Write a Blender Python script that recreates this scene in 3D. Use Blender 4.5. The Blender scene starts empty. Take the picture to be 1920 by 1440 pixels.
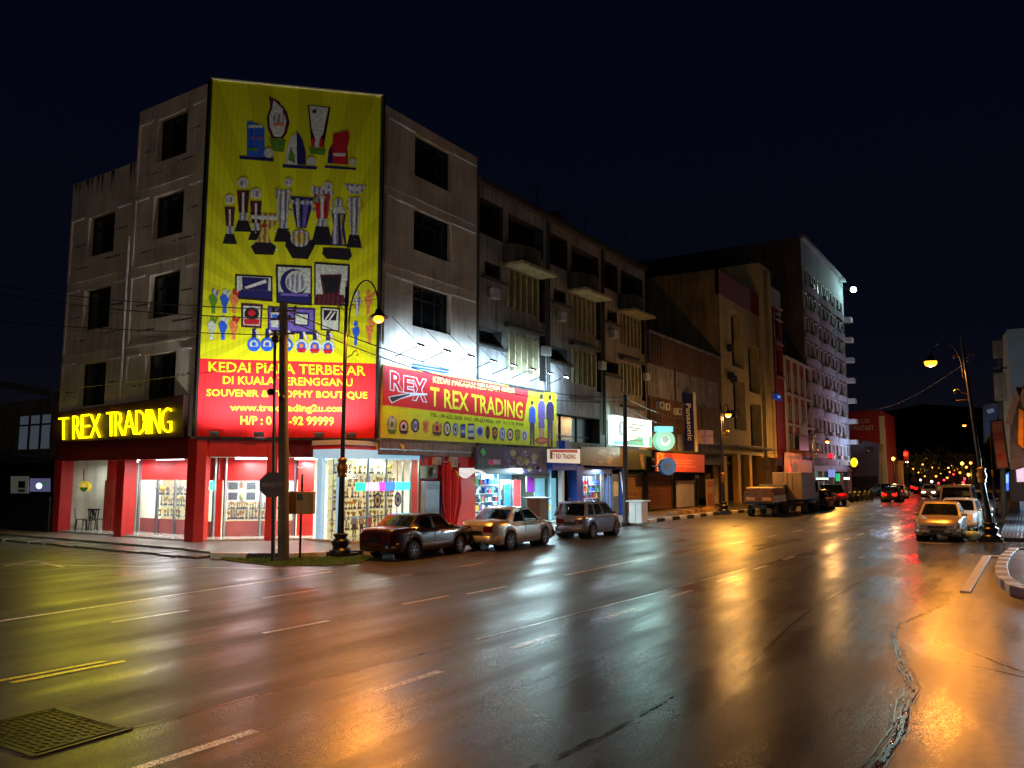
import bpy, bmesh, math, random
from math import sin, cos, tan, pi, atan, atan2, sqrt, radians as rad
from mathutils import Vector as V, Matrix
random.seed(11)
sc = bpy.context.scene
COL = sc.collection
# ------------------------------------------------------------------ camera
F, CX, CY, HOR, VPX, EYE = 1480., 960., 720., 890., 1925., 2.6
PITCH = atan((HOR-CY)/F)
YAW = atan((VPX-CX)/(F/cos(PITCH)))
cd = bpy.data.cameras.new('camera'); cam = bpy.data.objects.new('camera', cd); COL.objects.link(cam)
cam.location = (0, 0, EYE); cam.rotation_euler = (pi/2+PITCH, 0, YAW)
cd.sensor_width = 36; cd.lens = F/1920*36; cd.clip_start = .1; cd.clip_end = 3000
sc.camera = cam
# ------------------------------------------------------------------ night sky
w = bpy.data.worlds.new('World'); sc.world = w; w.use_nodes = True
nt = w.node_tree; nt.nodes.clear()
wo = nt.nodes.new('ShaderNodeOutputWorld'); bg = nt.nodes.new('ShaderNodeBackground')
tc = nt.nodes.new('ShaderNodeTexCoord'); sx = nt.nodes.new('ShaderNodeSeparateXYZ'); cr = nt.nodes.new('ShaderNodeValToRGB')
sky = nt.nodes.new('ShaderNodeTexSky'); sky.sky_type = 'NISHITA'; sky.sun_disc = False
sky.sun_elevation = rad(-9); sky.sun_rotation = rad(200)
ad = nt.nodes.new('ShaderNodeMixRGB'); ad.blend_type = 'ADD'; ad.inputs[0].default_value = .02
e = cr.color_ramp.elements
e[0].position = 0.0; e[0].color = (.0042, .0036, .0052, 1)
e[1].position = .5; e[1].color = (.0008, .0014, .0054, 1)
x = e.new(.16); x.color = (.0015, .0020, .0056, 1)
nt.links.new(tc.outputs['Generated'], sx.inputs[0]); nt.links.new(sx.outputs['Z'], cr.inputs[0])
nt.links.new(cr.outputs[0], ad.inputs[1]); nt.links.new(sky.outputs[0], ad.inputs[2])
nt.links.new(ad.outputs[0], bg.inputs[0]); bg.inputs[1].default_value = 1.0
nt.links.new(bg.outputs[0], wo.inputs[0])
sc.view_settings.view_transform = 'Standard'; sc.view_settings.look = 'None'
sc.view_settings.exposure = .18; sc.view_settings.gamma = 1
sc.cycles.use_denoising = True
sc.cycles.max_bounces = 6; sc.cycles.diffuse_bounces = 3; sc.cycles.glossy_bounces = 3
sc.cycles.transparent_max_bounces = 12; sc.cycles.sample_clamp_indirect = 4
# ------------------------------------------------------------------ pixel -> world (survey of the photograph)
_fw = V((-sin(YAW)*cos(PITCH), cos(YAW)*cos(PITCH), sin(PITCH))); _rt = V((cos(YAW), sin(YAW), 0)); _up = _rt.cross(_fw)
EYEV = V((0, 0, EYE))
def ray(x, y): return _fw+_rt*((x-CX)/F)-_up*((y-CY)/F)
def G(x, y, z=0.):
    d = ray(x, y); return EYEV+d*((z-EYE)/d.z)
class Plane:
    def __init__(s, p, n): s.p = V(p); s.n = V(n).normalized()
    def at(s, px, off=0.):
        d = ray(*px); t = s.n.dot(s.p+s.n*off-EYEV)/s.n.dot(d); return EYEV+d*t
# ------------------------------------------------------------------ materials
def lin(c):
    c = [v/255. for v in c]
    return tuple(v/12.92 if v <= .04045 else ((v+.055)/1.055)**2.4 for v in c)
_M = {}
def mat(name, c=(128, 128, 128), r=.6, met=0., e=0., nz=.22, sc_=2.5, bump=0., streak=0., bsc=40, alpha=1., ec=None, coat=0., wave=None, stripe=None):
    if name in _M: return _M[name]
    m = bpy.data.materials.new(name); m.use_nodes = True; _M[name] = m
    t = m.node_tree; N = t.nodes; L = t.links; b = N['Principled BSDF']; col = lin(c)
    b.inputs['Roughness'].default_value = r; b.inputs['Metallic'].default_value = met
    b.inputs['Coat Weight'].default_value = coat
    b.inputs['Base Color'].default_value = (*col, 1)
    tcn = N.new('ShaderNodeTexCoord')
    def noise(scale, det=4, vec=None):
        n = N.new('ShaderNodeTexNoise'); n.inputs['Scale'].default_value = scale; n.inputs['Detail'].default_value = det
        L.new(vec or tcn.outputs['Object'], n.inputs['Vector']); return n
    if nz:
        n = noise(sc_); mr = N.new('ShaderNodeMapRange'); mr.inputs[1].default_value = .3; mr.inputs[2].default_value = .7
        mr.inputs[3].default_value = 1-nz; mr.inputs[4].default_value = 1+nz*.4; L.new(n.outputs['Fac'], mr.inputs[0])
        out = mr.outputs[0]
        if streak:
            mp = N.new('ShaderNodeMapping'); mp.inputs['Scale'].default_value = (2.2, 2.2, .16); L.new(tcn.outputs['Object'], mp.inputs['Vector'])
            n2 = noise(2.2, 6, mp.outputs[0]); m2 = N.new('ShaderNodeMapRange'); m2.inputs[1].default_value = .42; m2.inputs[2].default_value = .66
            m2.inputs[3].default_value = 1; m2.inputs[4].default_value = 1-streak; L.new(n2.outputs['Fac'], m2.inputs[0])
            mu = N.new('ShaderNodeMath'); mu.operation = 'MULTIPLY'; L.new(out, mu.inputs[0]); L.new(m2.outputs[0], mu.inputs[1]); out = mu.outputs[0]
        if stripe:
            mp = N.new('ShaderNodeMapping'); mp.inputs['Rotation'].default_value = (0, 0, stripe[1]); L.new(tcn.outputs['Object'], mp.inputs['Vector'])
            wv = N.new('ShaderNodeTexWave'); wv.bands_direction = 'X'; wv.inputs['Scale'].default_value = stripe[0]; wv.inputs['Distortion'].default_value = 3; wv.inputs['Detail'].default_value = 3; L.new(mp.outputs[0], wv.inputs['Vector'])
            m2 = N.new('ShaderNodeMapRange'); m2.inputs[3].default_value = .35; m2.inputs[4].default_value = 1.35; L.new(wv.outputs['Fac'], m2.inputs[0])
            mu = N.new('ShaderNodeMath'); mu.operation = 'MULTIPLY'; L.new(out, mu.inputs[0]); L.new(m2.outputs[0], mu.inputs[1]); out = mu.outputs[0]
        mx = N.new('ShaderNodeMixRGB'); mx.blend_type = 'MULTIPLY'; mx.inputs[0].default_value = 1; mx.inputs[1].default_value = (*col, 1)
        L.new(out, mx.inputs[2]); L.new(mx.outputs[0], b.inputs['Base Color'])
    if bump:
        n = noise(bsc, 3); bp = N.new('ShaderNodeBump'); bp.inputs['Strength'].default_value = bump; bp.inputs['Distance'].default_value = .02
        L.new(n.outputs['Fac'], bp.inputs['Height']); L.new(bp.outputs[0], b.inputs['Normal'])
    if wave:
        mp = N.new('ShaderNodeMapping'); mp.inputs['Rotation'].default_value = (0, 0, wave[1]); L.new(tcn.outputs['Object'], mp.inputs['Vector'])
        n = N.new('ShaderNodeTexWave'); n.bands_direction = 'X'; n.inputs['Scale'].default_value = wave[0]; L.new(mp.outputs[0], n.inputs['Vector'])
        bp = N.new('ShaderNodeBump'); bp.inputs['Strength'].default_value = wave[2]; bp.inputs['Distance'].default_value = .03
        L.new(n.outputs['Fac'], bp.inputs['Height']); L.new(bp.outputs[0], b.inputs['Normal'])
    if e:
        b.inputs['Emission Color'].default_value = (*lin(ec or c), 1); b.inputs['Emission Strength'].default_value = e
    if alpha < 1: b.inputs['Alpha'].default_value = alpha
    return m
# ------------------------------------------------------------------ mesh builder
_txt = {}
def text_geo(s, bold=0.):
    k = (s, bold)
    if k in _txt: return _txt[k]
    cu = bpy.data.curves.new('t', 'FONT'); cu.body = s; cu.offset = bold; cu.resolution_u = 2
    ob = bpy.data.objects.new('t', cu); COL.objects.link(ob)
    dg = bpy.context.evaluated_depsgraph_get(); me = bpy.data.meshes.new_from_object(ob.evaluated_get(dg))
    vs = [v.co.copy() for v in me.vertices]; fs = [tuple(p.vertices) for p in me.polygons]
    bpy.data.objects.remove(ob); bpy.data.curves.remove(cu); bpy.data.meshes.remove(me)
    x0 = min(v.x for v in vs); x1 = max(v.x for v in vs); y0 = min(v.y for v in vs); y1 = max(v.y for v in vs)
    vs = [((v.x-x0)/(x1-x0), (v.y-y0)/(y1-y0)) for v in vs]
    _txt[k] = (vs, fs); return _txt[k]
def wm(o):
    m = o.matrix_basis.copy(); p = o.parent
    while p: m = p.matrix_basis @ m; p = p.parent
    return m
def tag(o, label=None, cat=None, group=None, kind=None):
    if label: o['label'] = label
    if cat: o['category'] = cat
    if group: o['group'] = group
    if kind: o['kind'] = kind
    return o
def thing(name, label, cat, loc=(0, 0, 0), rz=0., group=None):
    o = bpy.data.objects.new(name, None); COL.objects.link(o); o.location = loc; o.rotation_euler = (0, 0, rz)
    o.empty_display_size = .2
    return tag(o, label, cat, group)
def dup(o, loc=None, rz=None, label=None, group=None, parent=None):
    c = o.copy(); COL.objects.link(c)
    if parent: c.parent = parent
    if loc is not None: c.location = loc
    if rz is not None: c.rotation_euler = (0, 0, rz)
    if label: c['label'] = label
    if group: c['group'] = group
    for ch in list(o.children): dup(ch, parent=c)
    return c
class MB:
    def __init__(s): s.v = []; s.f = []; s.fm = []; s.ms = []; s.sm = []
    def mi(s, m):
        if m not in s.ms: s.ms.append(m)
        return s.ms.index(m)
    def add(s, vs, fs, m, smooth=False):
        b = len(s.v); s.v += [V(p) for p in vs]; k = s.mi(m)
        for f in fs: s.f.append(tuple(i+b for i in f)); s.fm.append(k); s.sm.append(smooth)
        return s
    def face(s, pts, m): return s.add(pts, [tuple(range(len(pts)))], m)
    def box(s, x0, x1, y0, y1, z0, z1, m):
        return s.add([(x0, y0, z0), (x1, y0, z0), (x1, y1, z0), (x0, y1, z0), (x0, y0, z1), (x1, y0, z1), (x1, y1, z1), (x0, y1, z1)],
                     [(3, 2, 1, 0), (4, 5, 6, 7), (0, 1, 5, 4), (1, 2, 6, 5), (2, 3, 7, 6), (3, 0, 4, 7)], m)
    def prism(s, poly, vec, m):
        n = len(poly); vec = V(vec); p = [V(q) for q in poly]
        return s.add(p+[q+vec for q in p], [tuple(range(n))[::-1], tuple(range(n, 2*n))]+[(i, (i+1) % n, n+(i+1) % n, n+i) for i in range(n)], m)
    def bar(s, a, b, wd, ht, m, up=(0, 0, 1)):
        a = V(a); b = V(b); d = (b-a).normalized(); u = V(up); sd = d.cross(u)
        if sd.length < 1e-4: sd = d.cross(V((1, 0, 0)))
        sd.normalize(); u = sd.cross(d)
        q = [a+sd*(wd/2*i)+u*(ht/2*j) for i, j in ((-1, -1), (1, -1), (1, 1), (-1, 1))]
        return s.prism(q, b-a, m)
    def tube(s, path, r, m, n=8, r1=None, smooth=True):
        path = [V(p) for p in path]; k = len(path); vs = []; fs = []
        pd = None
        for i, p in enumerate(path):
            d = (path[min(i+1, k-1)]-path[max(i-1, 0)]).normalized()
            if pd is None:
                a = d.cross(V((0, 0, 1)))
                if a.length < 1e-3: a = d.cross(V((1, 0, 0)))
            else: a = a-d*a.dot(d)
            a.normalize(); bb = d.cross(a); pd = d
            rr = r if r1 is None else r+(r1-r)*i/(k-1)
            vs += [p+a*(rr*cos(2*pi*j/n))+bb*(rr*sin(2*pi*j/n)) for j in range(n)]
        for i in range(k-1):
            fs += [(i*n+j, i*n+(j+1) % n, (i+1)*n+(j+1) % n, (i+1)*n+j) for j in range(n)]
        s.add(vs, fs, m, smooth)
        s.add(vs[:n], [tuple(range(n))[::-1]], m); s.add(vs[-n:], [tuple(range(n))], m); return s
    def lathe(s, prof, m, c=(0, 0, 0), n=14, axis='z', smooth=True):
        vs = []; fs = []; c = V(c)
        for r, h in prof:
            for j in range(n):
                a = 2*pi*j/n; q = (r*cos(a), r*sin(a), h)
                vs.append(c+V(q if axis == 'z' else (q[0], h, q[1]) if axis == 'y' else (h, q[0], q[1])))
        for i in range(len(prof)-1):
            fs += [(i*n+j, i*n+(j+1) % n, (i+1)*n+(j+1) % n, (i+1)*n+j) for j in range(n)]
        s.add(vs, fs, m, smooth)
        if prof[0][0] > 1e-4: s.add(vs[:n], [tuple(range(n))], m)
        if prof[-1][0] > 1e-4: s.add(vs[-n:], [tuple(range(n))], m)
        return s
    def ball(s, c, r, m, n=12, k=6, sz=1.):
        return s.lathe([(r*sin(pi*i/k)+1e-5, -r*sz*cos(pi*i/k)) for i in range(k+1)], m, c, n)
    def grid(s, fn, nu, nv, m, smooth=True):
        vs = [fn(i/nu, j/nv) for i in range(nu+1) for j in range(nv+1)]
        return s.add(vs, [(i*(nv+1)+j, (i+1)*(nv+1)+j, (i+1)*(nv+1)+j+1, i*(nv+1)+j+1) for i in range(nu) for j in range(nv)], m, smooth)
    # flat prints on a surveyed plane
    def fp(s, pl, pts, off, m): return s.face([pl.at(p, off) for p in pts], m)
    def fe(s, pl, c, rx, ry, off, m, n=16): return s.fp(pl, [(c[0]+rx*cos(2*pi*i/n), c[1]+ry*sin(2*pi*i/n)) for i in range(n)], off, m)
    def fr(s, pl, x0, y0, x1, y1, off, m): return s.fp(pl, [(x0, y0), (x1, y0), (x1, y1), (x0, y1)], off, m)
    def text(s, t, o, bu, bv, m, bold=.02, ext=0.):
        vs, fs = text_geo(t, bold); o = V(o); u = V(bu)-o; v = V(bv)-o; nn = u.cross(v).normalized()
        P = [o+u*a+v*b for a, b in vs]
        if not ext: return s.add(P, fs, m)
        s.add([p+nn*ext for p in P], fs, m)
        ec = {}
        for f in fs:
            for i in range(len(f)):
                k = (f[i], f[(i+1) % len(f)]); kk = tuple(sorted(k)); ec[kk] = ec.get(kk, 0)+1
        ed = [k for k, c in ec.items() if c == 1]
        return s.add(P+[p+nn*ext for p in P], [(a, b, b+len(P), a+len(P)) for a, b in ed], m)
    def ptext(s, pl, t, bl, br, tl, off, m, bold=.02, ext=0.): return s.text(t, pl.at(bl, off), pl.at(br, off), pl.at(tl, off), m, bold, ext)
    def build(s, name, parent=None, label=None, cat=None, group=None, kind=None, bev=0., loc=None):
        me = bpy.data.meshes.new(name)
        if parent is not None: inv = wm(parent).inverted(); vv = [inv @ p for p in s.v]
        elif loc is not None: l = V(loc); vv = [p-l for p in s.v]
        else: vv = s.v
        me.from_pydata(vv, [], s.f)
        for m in s.ms: me.materials.append(m)
        me.polygons.foreach_set('material_index', s.fm); me.polygons.foreach_set('use_smooth', s.sm)
        bm = bmesh.new(); bm.from_mesh(me); bmesh.ops.recalc_face_normals(bm, faces=bm.faces); bm.to_mesh(me); bm.free()
        me.update()
        o = bpy.data.objects.new(name, me); COL.objects.link(o)
        if parent is not None: o.parent = parent
        elif loc is not None: o.location = loc
        if bev:
            b = o.modifiers.new('bevel', 'BEVEL'); b.width = bev; b.segments = 2; b.limit_method = 'ANGLE'; b.angle_limit = rad(40)
        return tag(o, label, cat, group, kind)
def lamp(kind, name, loc, power, col, parent=None, size=.1, target=None, spot=None, sy=None):
    d = bpy.data.lights.new(name, kind); d.energy = power; d.color = col
    if kind == 'AREA':
        d.size = size
        if sy: d.shape = 'RECTANGLE'; d.size_y = sy
    else: d.shadow_soft_size = size
    if spot: d.spot_size = rad(spot[0]); d.spot_blend = spot[1]
    o = bpy.data.objects.new(name, d); COL.objects.link(o)
    q = Matrix.Translation(V(loc))
    if target is not None: q = q @ (V(target)-V(loc)).to_track_quat('-Z', 'Y').to_matrix().to_4x4()
    if parent is not None: o.parent = parent; q = wm(parent).inverted() @ q
    o.matrix_basis = q
    return o
def facade(mb, P, u0, u1, z0, z1, holes, dep, m, mrev=None):
    us = sorted({u0, u1, *[h[0] for h in holes], *[h[1] for h in holes]}); zs = sorted({z0, z1, *[h[2] for h in holes], *[h[3] for h in holes]})
    us = [u for u in us if u0 <= u <= u1]; zs = [z for z in zs if z0 <= z <= z1]
    for a, b in zip(us, us[1:]):
        for c, d in zip(zs, zs[1:]):
            um = (a+b)/2; zm = (c+d)/2
            if any(h[0] < um < h[1] and h[2] < zm < h[3] for h in holes): continue
            mb.face([P(a, c, 0), P(b, c, 0), P(b, d, 0), P(a, d, 0)], m)
    for a, b, c, d in holes:
        for q, r in (((a, c), (b, c)), ((b, c), (b, d)), ((b, d), (a, d)), ((a, d), (a, c))):
            mb.face([P(*q, 0), P(*r, 0), P(*r, dep), P(*q, dep)], mrev or m)
SOD = (1., .33, .03); FILL_WHITE = (1., .84, .70); COOL = (.80, .93, 1.); WARM = (1., .86, .62)
# ================================================================== ground
def road_mat(name, base, rmin, rmax, grain, wet, wavy=.28):
    m = bpy.data.materials.new(name); m.use_nodes = True; t = m.node_tree; N = t.nodes; L = t.links; b = N['Principled BSDF']
    tcn = N.new('ShaderNodeTexCoord')
    def noise(scale, det, sv=(1, 1, 1)):
        mp = N.new('ShaderNodeMapping'); mp.inputs['Scale'].default_value = sv; L.new(tcn.outputs['Object'], mp.inputs['Vector'])
        n = N.new('ShaderNodeTexNoise'); n.inputs['Scale'].default_value = scale; n.inputs['Detail'].default_value = det; L.new(mp.outputs[0], n.inputs['Vector']); return n
    def mrange(src, a, c, lo, hi):
        r = N.new('ShaderNodeMapRange'); r.inputs[1].default_value = a; r.inputs[2].default_value = c; r.inputs[3].default_value = lo; r.inputs[4].default_value = hi
        L.new(src, r.inputs[0]); return r.outputs[0]
    tr = noise(.9, 4, (1.3, .16, 1)); big = noise(.23, 5, (1, .7, 1)); fine = noise(95, 2); mid = noise(7, 5); gr = noise(70, 3); ptc = noise(.55, 6, (1, .6, 1))
    def op(o, p, q):
        n = N.new('ShaderNodeMath'); n.operation = o
        for i, v in enumerate((p, q)):
            if isinstance(v, (int, float)): n.inputs[i].default_value = v
            else: L.new(v, n.inputs[i])
        return n.outputs[0]
    g = mrange(gr.outputs['Fac'], .36, .64, 0., 1.); pt = mrange(op('ADD', tr.outputs['Fac'], ptc.outputs['Fac']), .7, 1.3, 0., 1.)
    rr = mrange(op('ADD', tr.outputs['Fac'], big.outputs['Fac']), .55, 1.45, rmin-.04, rmax+.04)
    L.new(op('ADD', rr, op('ADD', op('MULTIPLY', g, .09), op('MULTIPLY', pt, .14))), b.inputs['Roughness'])
    cm = N.new('ShaderNodeMixRGB'); cm.inputs[1].default_value = tuple(v*.3 for v in base)+(1,); cm.inputs[2].default_value = tuple(v*1.9 for v in base)+(1,)
    L.new(op('MULTIPLY', mrange(mid.outputs['Fac'], .3, .7, .45, 1.), g), cm.inputs[0]); L.new(cm.outputs[0], b.inputs['Base Color'])
    L.new(op('MULTIPLY', op('MULTIPLY', mrange(gr.outputs['Fac'], .36, .64, 1.35, .35), mrange(pt, 0., 1., 1.15, .45)), wet), b.inputs['Specular IOR Level'])
    bp = N.new('ShaderNodeBump'); bp.inputs['Strength'].default_value = grain; bp.inputs['Distance'].default_value = .006; L.new(fine.outputs['Fac'], bp.inputs['Height'])
    bp2 = N.new('ShaderNodeBump'); bp2.inputs['Strength'].default_value = wavy; bp2.inputs['Distance'].default_value = .02
    n5 = noise(1.6, 3, (1.6, .5, 1)); L.new(n5.outputs['Fac'], bp2.inputs['Height']); L.new(bp.outputs[0], bp2.inputs['Normal'])
    L.new(bp2.outputs[0], b.inputs['Normal'])
    return m
M_ROAD = road_mat('wet_asphalt', (.068, .066, .064), .17, .36, .24, .40)
M_ROAD2 = road_mat('older_wet_asphalt', (.045, .042, .039), .08, .26, .2, .6)
M_APRON = road_mat('wet_concrete_apron', (.15, .105, .07), .12, .38, .25, .55, .5)
def sheet(name, poly, z, m, label=None, kind='structure'):
    return MB().face([(p[0], p[1], z) for p in poly], m).build(name, kind=kind, label=label)
sheet('road', [(-700, -300), (500, -300), (500, 1500), (-700, 1500)], 0, M_ROAD)
# older lane on the near side of the resurfacing seam; a slab 12 mm lower would hide, so it is laid over as a thin course
seam = [(-8.35, -6), (-8.1, 2), (-7.9, 5), (-7.72, 7.5), (-7.45, 10.5), (-7.2, 14), (-6.95, 17.6), (-6.6, 24), (-6.1, 36), (-6.0, 60)]
sheet('road', seam+[(2.2, 60), (2.2, -6)], .004, M_ROAD2)
ap = [(-2.2, -6), (-1.75, 3), (-1.42, 6.5), (-1.27, 8), (-1.22, 9.2), (-1.3, 10.2), (-1.28, 11.1), (-1.55, 12.2), (-1.75, 13.3), (-1.95, 14.4), (-2.05, 15.3), (-1.8, 16.8), (-1.45, 18.6), (-1.3, 19.8), (-1.15, 29.5), (.5, 30), (14, 30), (14, -6)]
sheet('road', ap, .008, M_APRON)
M_LINE = road_mat('worn_road_paint', (.85, .82, .74), .10, .22, .1, .95)
M_LINEY = road_mat('worn_yellow_paint', (.85, .70, .08), .10, .22, .1, .95)
def stripe(name, a, b, wd, m, z=.0065):
    a = V((a[0], a[1], 0)); b = V((b[0], b[1], 0)); d = (b-a).normalized(); s = V((-d.y, d.x, 0))*wd/2; n = max(1, int((b-a).length/1.5)); mb = MB()
    for i in range(n):
        p = a+(b-a)*(i/n); q = a+(b-a)*((i+1)/n); mb.face([p+s+V((0, 0, z)), p-s+V((0, 0, z)), q-s+V((0, 0, z)), q+s+V((0, 0, z))], m)
    return mb.build(name, kind='structure')
for i in range(-1, 22):                     # dashes between the two near lanes
    y = 4.35+i*2.98
    xx = -6.8+.0225*(y-4) if y < 15 else -6.55+.012*(y-15)
    stripe('road_marking', (xx, y), (xx+.02, y+1.28), .13, M_LINE)
for i in range(0, 16):
    y = 14.3+i*3.85+(.2 if i else 0); xx = -10.45+.058*(y-14.3)
    stripe('road_marking', (xx, y), (xx+.09, y+(1.5 if i != 1 else 6.6)), .12, M_LINE)
for y in (7.5, 11.): stripe('road_marking', (-10.72, y+1.5), (-10.64, y+2.9), .11, M_LINE)
stripe('road_marking', (-10.86, 5.2), (-10.78, 6.65), .12, M_LINEY); stripe('road_marking', (-11.1, 5.1), (-11.0, 6.5), .1, M_LINEY)
for i in range(4): stripe('road_marking', (-13.75+.02*i, 8.2+i*3.3), (-13.7+.02*i, 9.7+i*3.3), .11, M_LINE)
stripe('road_marking', (-15.4, 4.), (-15.9, 15.6), .13, M_LINE); stripe('road_marking', (-27.5, 10.6), (-16.2, 15.9), .12, M_LINE)
stripe('road_marking', (-25.5, 12.6), (-23.0, 12.2), .14, M_LINE); stripe('road_marking', (-25.5, 12.6), (-24.6, 11.4), .12, M_LINE)
for i in range(9): stripe('road_marking', (-4.55+.05*i, 27+i*3.6), (-4.53+.05*i, 27.8+i*3.6), .12, M_LINE)
for a, b in zip(seam[4:9], seam[5:9]): stripe('road_marking', (a[0]-.03, a[1]), (b[0]-.03, b[1]), .05, M_LINE)  # pale strip imitates light caught on the seam edge
stripe('road_marking', (-3.7, 34.3), (-2.6, 34.5), .1, M_LINE)
stripe('road_marking', (-1.1, 19.5), (.6, 17.6), .08, M_LINE)
# cracks / tar seams : shallow broken strips
M_CRACK = mat('wet_tar_crack', (9, 8, 8), .22, nz=.3, sc_=20)
def crack(pts, wd, z=.011, seed=1):
    rnd = random.Random(seed); mb = MB(); pts = [V((p[0], p[1], z)) for p in pts]; fine = []
    for a, b in zip(pts, pts[1:]):
        n = max(2, int((b-a).length/.12))
        for i in range(n): fine.append(a+(b-a)*(i/n)+V((rnd.uniform(-1, 1)*wd*.7, rnd.uniform(-1, 1)*.03, 0)))
    for a, b in zip(fine, fine[1:]):
        if rnd.random() < .1: continue
        d = (b-a).normalized(); s = V((-d.y, d.x, 0)); w1 = wd*rnd.uniform(.25, 1.); w2 = wd*rnd.uniform(.25, 1.)
        mb.face([a+s*w1, a-s*w2, b-s*w1, b+s*w2], M_CRACK)
    return mb.build('road_crack', kind='structure')
crack([(-4.0, 4.6), (-3.86, 6.3), (-3.71, 7.6), (-3.67, 9.3)], .03, seed=2)
crack([(-3.39, 11.4), (-3.6, 14.5), (-3.7, 17.3), (-3.5, 23)], .018, seed=3)
crack([p for p in seam[1:9]], .022, .0105, seed=4)
crack([(-2.05, 15.3), (-1.0, 13.9), (1, 11)], .02, seed=5)
crack([(-1.75, 13.3), (-1.0, 12.9), (.4, 12.1)], .022, seed=6)
crack([(-3.6, 21.6), (-2.4, 19.9), (-1.3, 20.4)], .02, seed=8)
# gutter of water and loose grit along the apron's broken edge
M_PUD = mat('standing_water', (10, 11, 12), .06, nz=0, bump=.8, bsc=30)
pe = ap[1:13]; rnd = random.Random(9); mb = MB(); Lf = []; Rt = []
for i, p in enumerate(pe):
    k = max(0, 1-abs(i-3)/5.); Lf.append((p[0]-.012-.05*k*rnd.uniform(.2, 1.2), p[1], .0125)); Rt.append((p[0]+.02+.02*k, p[1], .0125))
for i in range(0, 5): mb.face([Lf[i], Rt[i], Rt[i+1], Lf[i+1]], M_PUD)
mb.build('puddle', kind='structure')
crack(pe, .028, .0135, seed=31); crack([(p[0]-.05, p[1]) for p in pe[:9]], .018, .0138, seed=32); crack([(p[0]-.11, p[1]+.1) for p in pe[:7]], .014, .0138, seed=33); crack([(p[0]+.05, p[1]+.05) for p in pe[1:8]], .012, .0138, seed=34)
mb = MB(); M_GRIT = mat('wet_grit', (70, 66, 62), .1, nz=.4, sc_=30)
for i in range(380):
    k = rnd.random()*(len(pe)-1.001); j = int(k); f = k-j
    cx_ = pe[j][0]*(1-f)+pe[j+1][0]*f+rnd.gauss(-.05, .06); cy_ = pe[j][1]*(1-f)+pe[j+1][1]*f; s = rnd.uniform(.004, .013)
    mb.add([(cx_+s*rnd.uniform(.6, 1.3)*cos(a), cy_+s*rnd.uniform(.6, 1.6)*sin(a), .009) for a in (0, 1.5, 3.1, 4.6)]+[(cx_, cy_, .012+s*.8)], [(0, 1, 4), (1, 2, 4), (2, 3, 4), (3, 0, 4)], M_GRIT)
mb.build('road_grit', kind='stuff', label='wet loose grit along the broken edge of the tarmac', cat='grit')
# pavements
M_PAVE = mat('wet_paving', (120, 112, 104), .32, nz=.35, sc_=3, bump=.35, bsc=22)
M_KERBW = mat('kerb_white', (214, 210, 200), .5, nz=.15, sc_=6); M_KERBB = mat('kerb_black', (34, 38, 44), .4, nz=.3, sc_=6)
M_KERBR = mat('kerb_red', (88, 30, 26), .45, nz=.3, sc_=6)
pav = [(-70, 16.9), (-24, 16.9), (-22.2, 16.6), (-21.5, 16.05), (-20.45, 16.55), (-19.4, 17.25), (-18.7, 18.15), (-18.2, 19.2), (-17.95, 21.5), (-17.6, 36), (-17.2, 50), (-16.2, 60), (-15.6, 130), (-30, 130), (-30, 24), (-70, 24)]
MB().prism([(p[0], p[1], 0.02) for p in pav], (0, 0, .1), M_PAVE).build('pavement', kind='structure')
def kerb(pts, ms, ln, name='kerb', h=.14, wd=.16):
    out = []; pts = [V((p[0], p[1], 0)) for p in pts]; k = 0
    mbs = MB()
    for a, b in zip(pts, pts[1:]):
        n = max(1, round((b-a).length/ln))
        for i in range(n):
            p = a+(b-a)*(i/n); q = a+(b-a)*((i+.985)/n); mbs.bar(p+V((0, 0, h/2)), q+V((0, 0, h/2)), wd, h, ms[k % len(ms)]); k += 1
    return mbs.build(name, kind='structure', bev=.015)
kerb([(-21.5, 15.95), (-20.4, 16.45), (-19.35, 17.15), (-18.65, 18.05), (-18.12, 19.1), (-17.87, 21.5), (-17.52, 36), (-17.12, 50), (-16.12, 60), (-15.5, 125)], [M_KERBW, M_KERBB], 1.05, h=.19, wd=.2)
kerb([(-70, 16.8), (-24, 16.8), (-22.2, 16.5), (-21.5, 16.0)], [M_PAVE], 1.2)
# drain slabs beside the side street
M_SLAB = mat('drain_slab', (96, 98, 92), .3, nz=.4, sc_=4, bump=.2)
mb = MB()
for i in range(14): mb.box(-36+i*1.02, -35.06+i*1.02, 15.55+.06*(i % 3), 16.66, .0, .06+.012*(i % 2), M_SLAB)
mb.build('drain_cover', kind='structure', bev=.01)
# right hand pavement, island with striped kerb
M_TILE = mat('glazed_paving_tile', (110, 112, 118), .18, nz=.3, sc_=4, wave=(2.2, 0, .3))
MB().prism([(-1.05, 37.3, .0), (-1.2, 60, 0), (-1.6, 130, 0), (14, 130, 0), (14, 37.3, 0)], (0, 0, .14), M_TILE).build('pavement', kind='structure')
kerb([(-1.3, 20.4), (-1.22, 29.6), (.2, 30)], [M_KERBW], 2.4, h=.05, wd=.22)
isl = [(.8, 19.6), (.1, 19.9), (-.35, 20.7), (-.62, 22.4), (-.72, 25), (-.68, 28), (-.5, 31), (1.5, 32)]
kerb(isl, [M_KERBW, M_KERBR], .62, h=.22, wd=.28)
MB().prism([(p[0]+.12, p[1], .0) for p in isl]+[(6, 32, 0), (6, 19.6, 0)], (0, 0, .17), mat('pale_wet_slab', (170, 182, 192), .25, nz=.3, sc_=1.5)).build('pavement', kind='structure')
kerb([(-1.1, 37.15), (6, 37.15)], [M_KERBB], 1.2)
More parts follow.
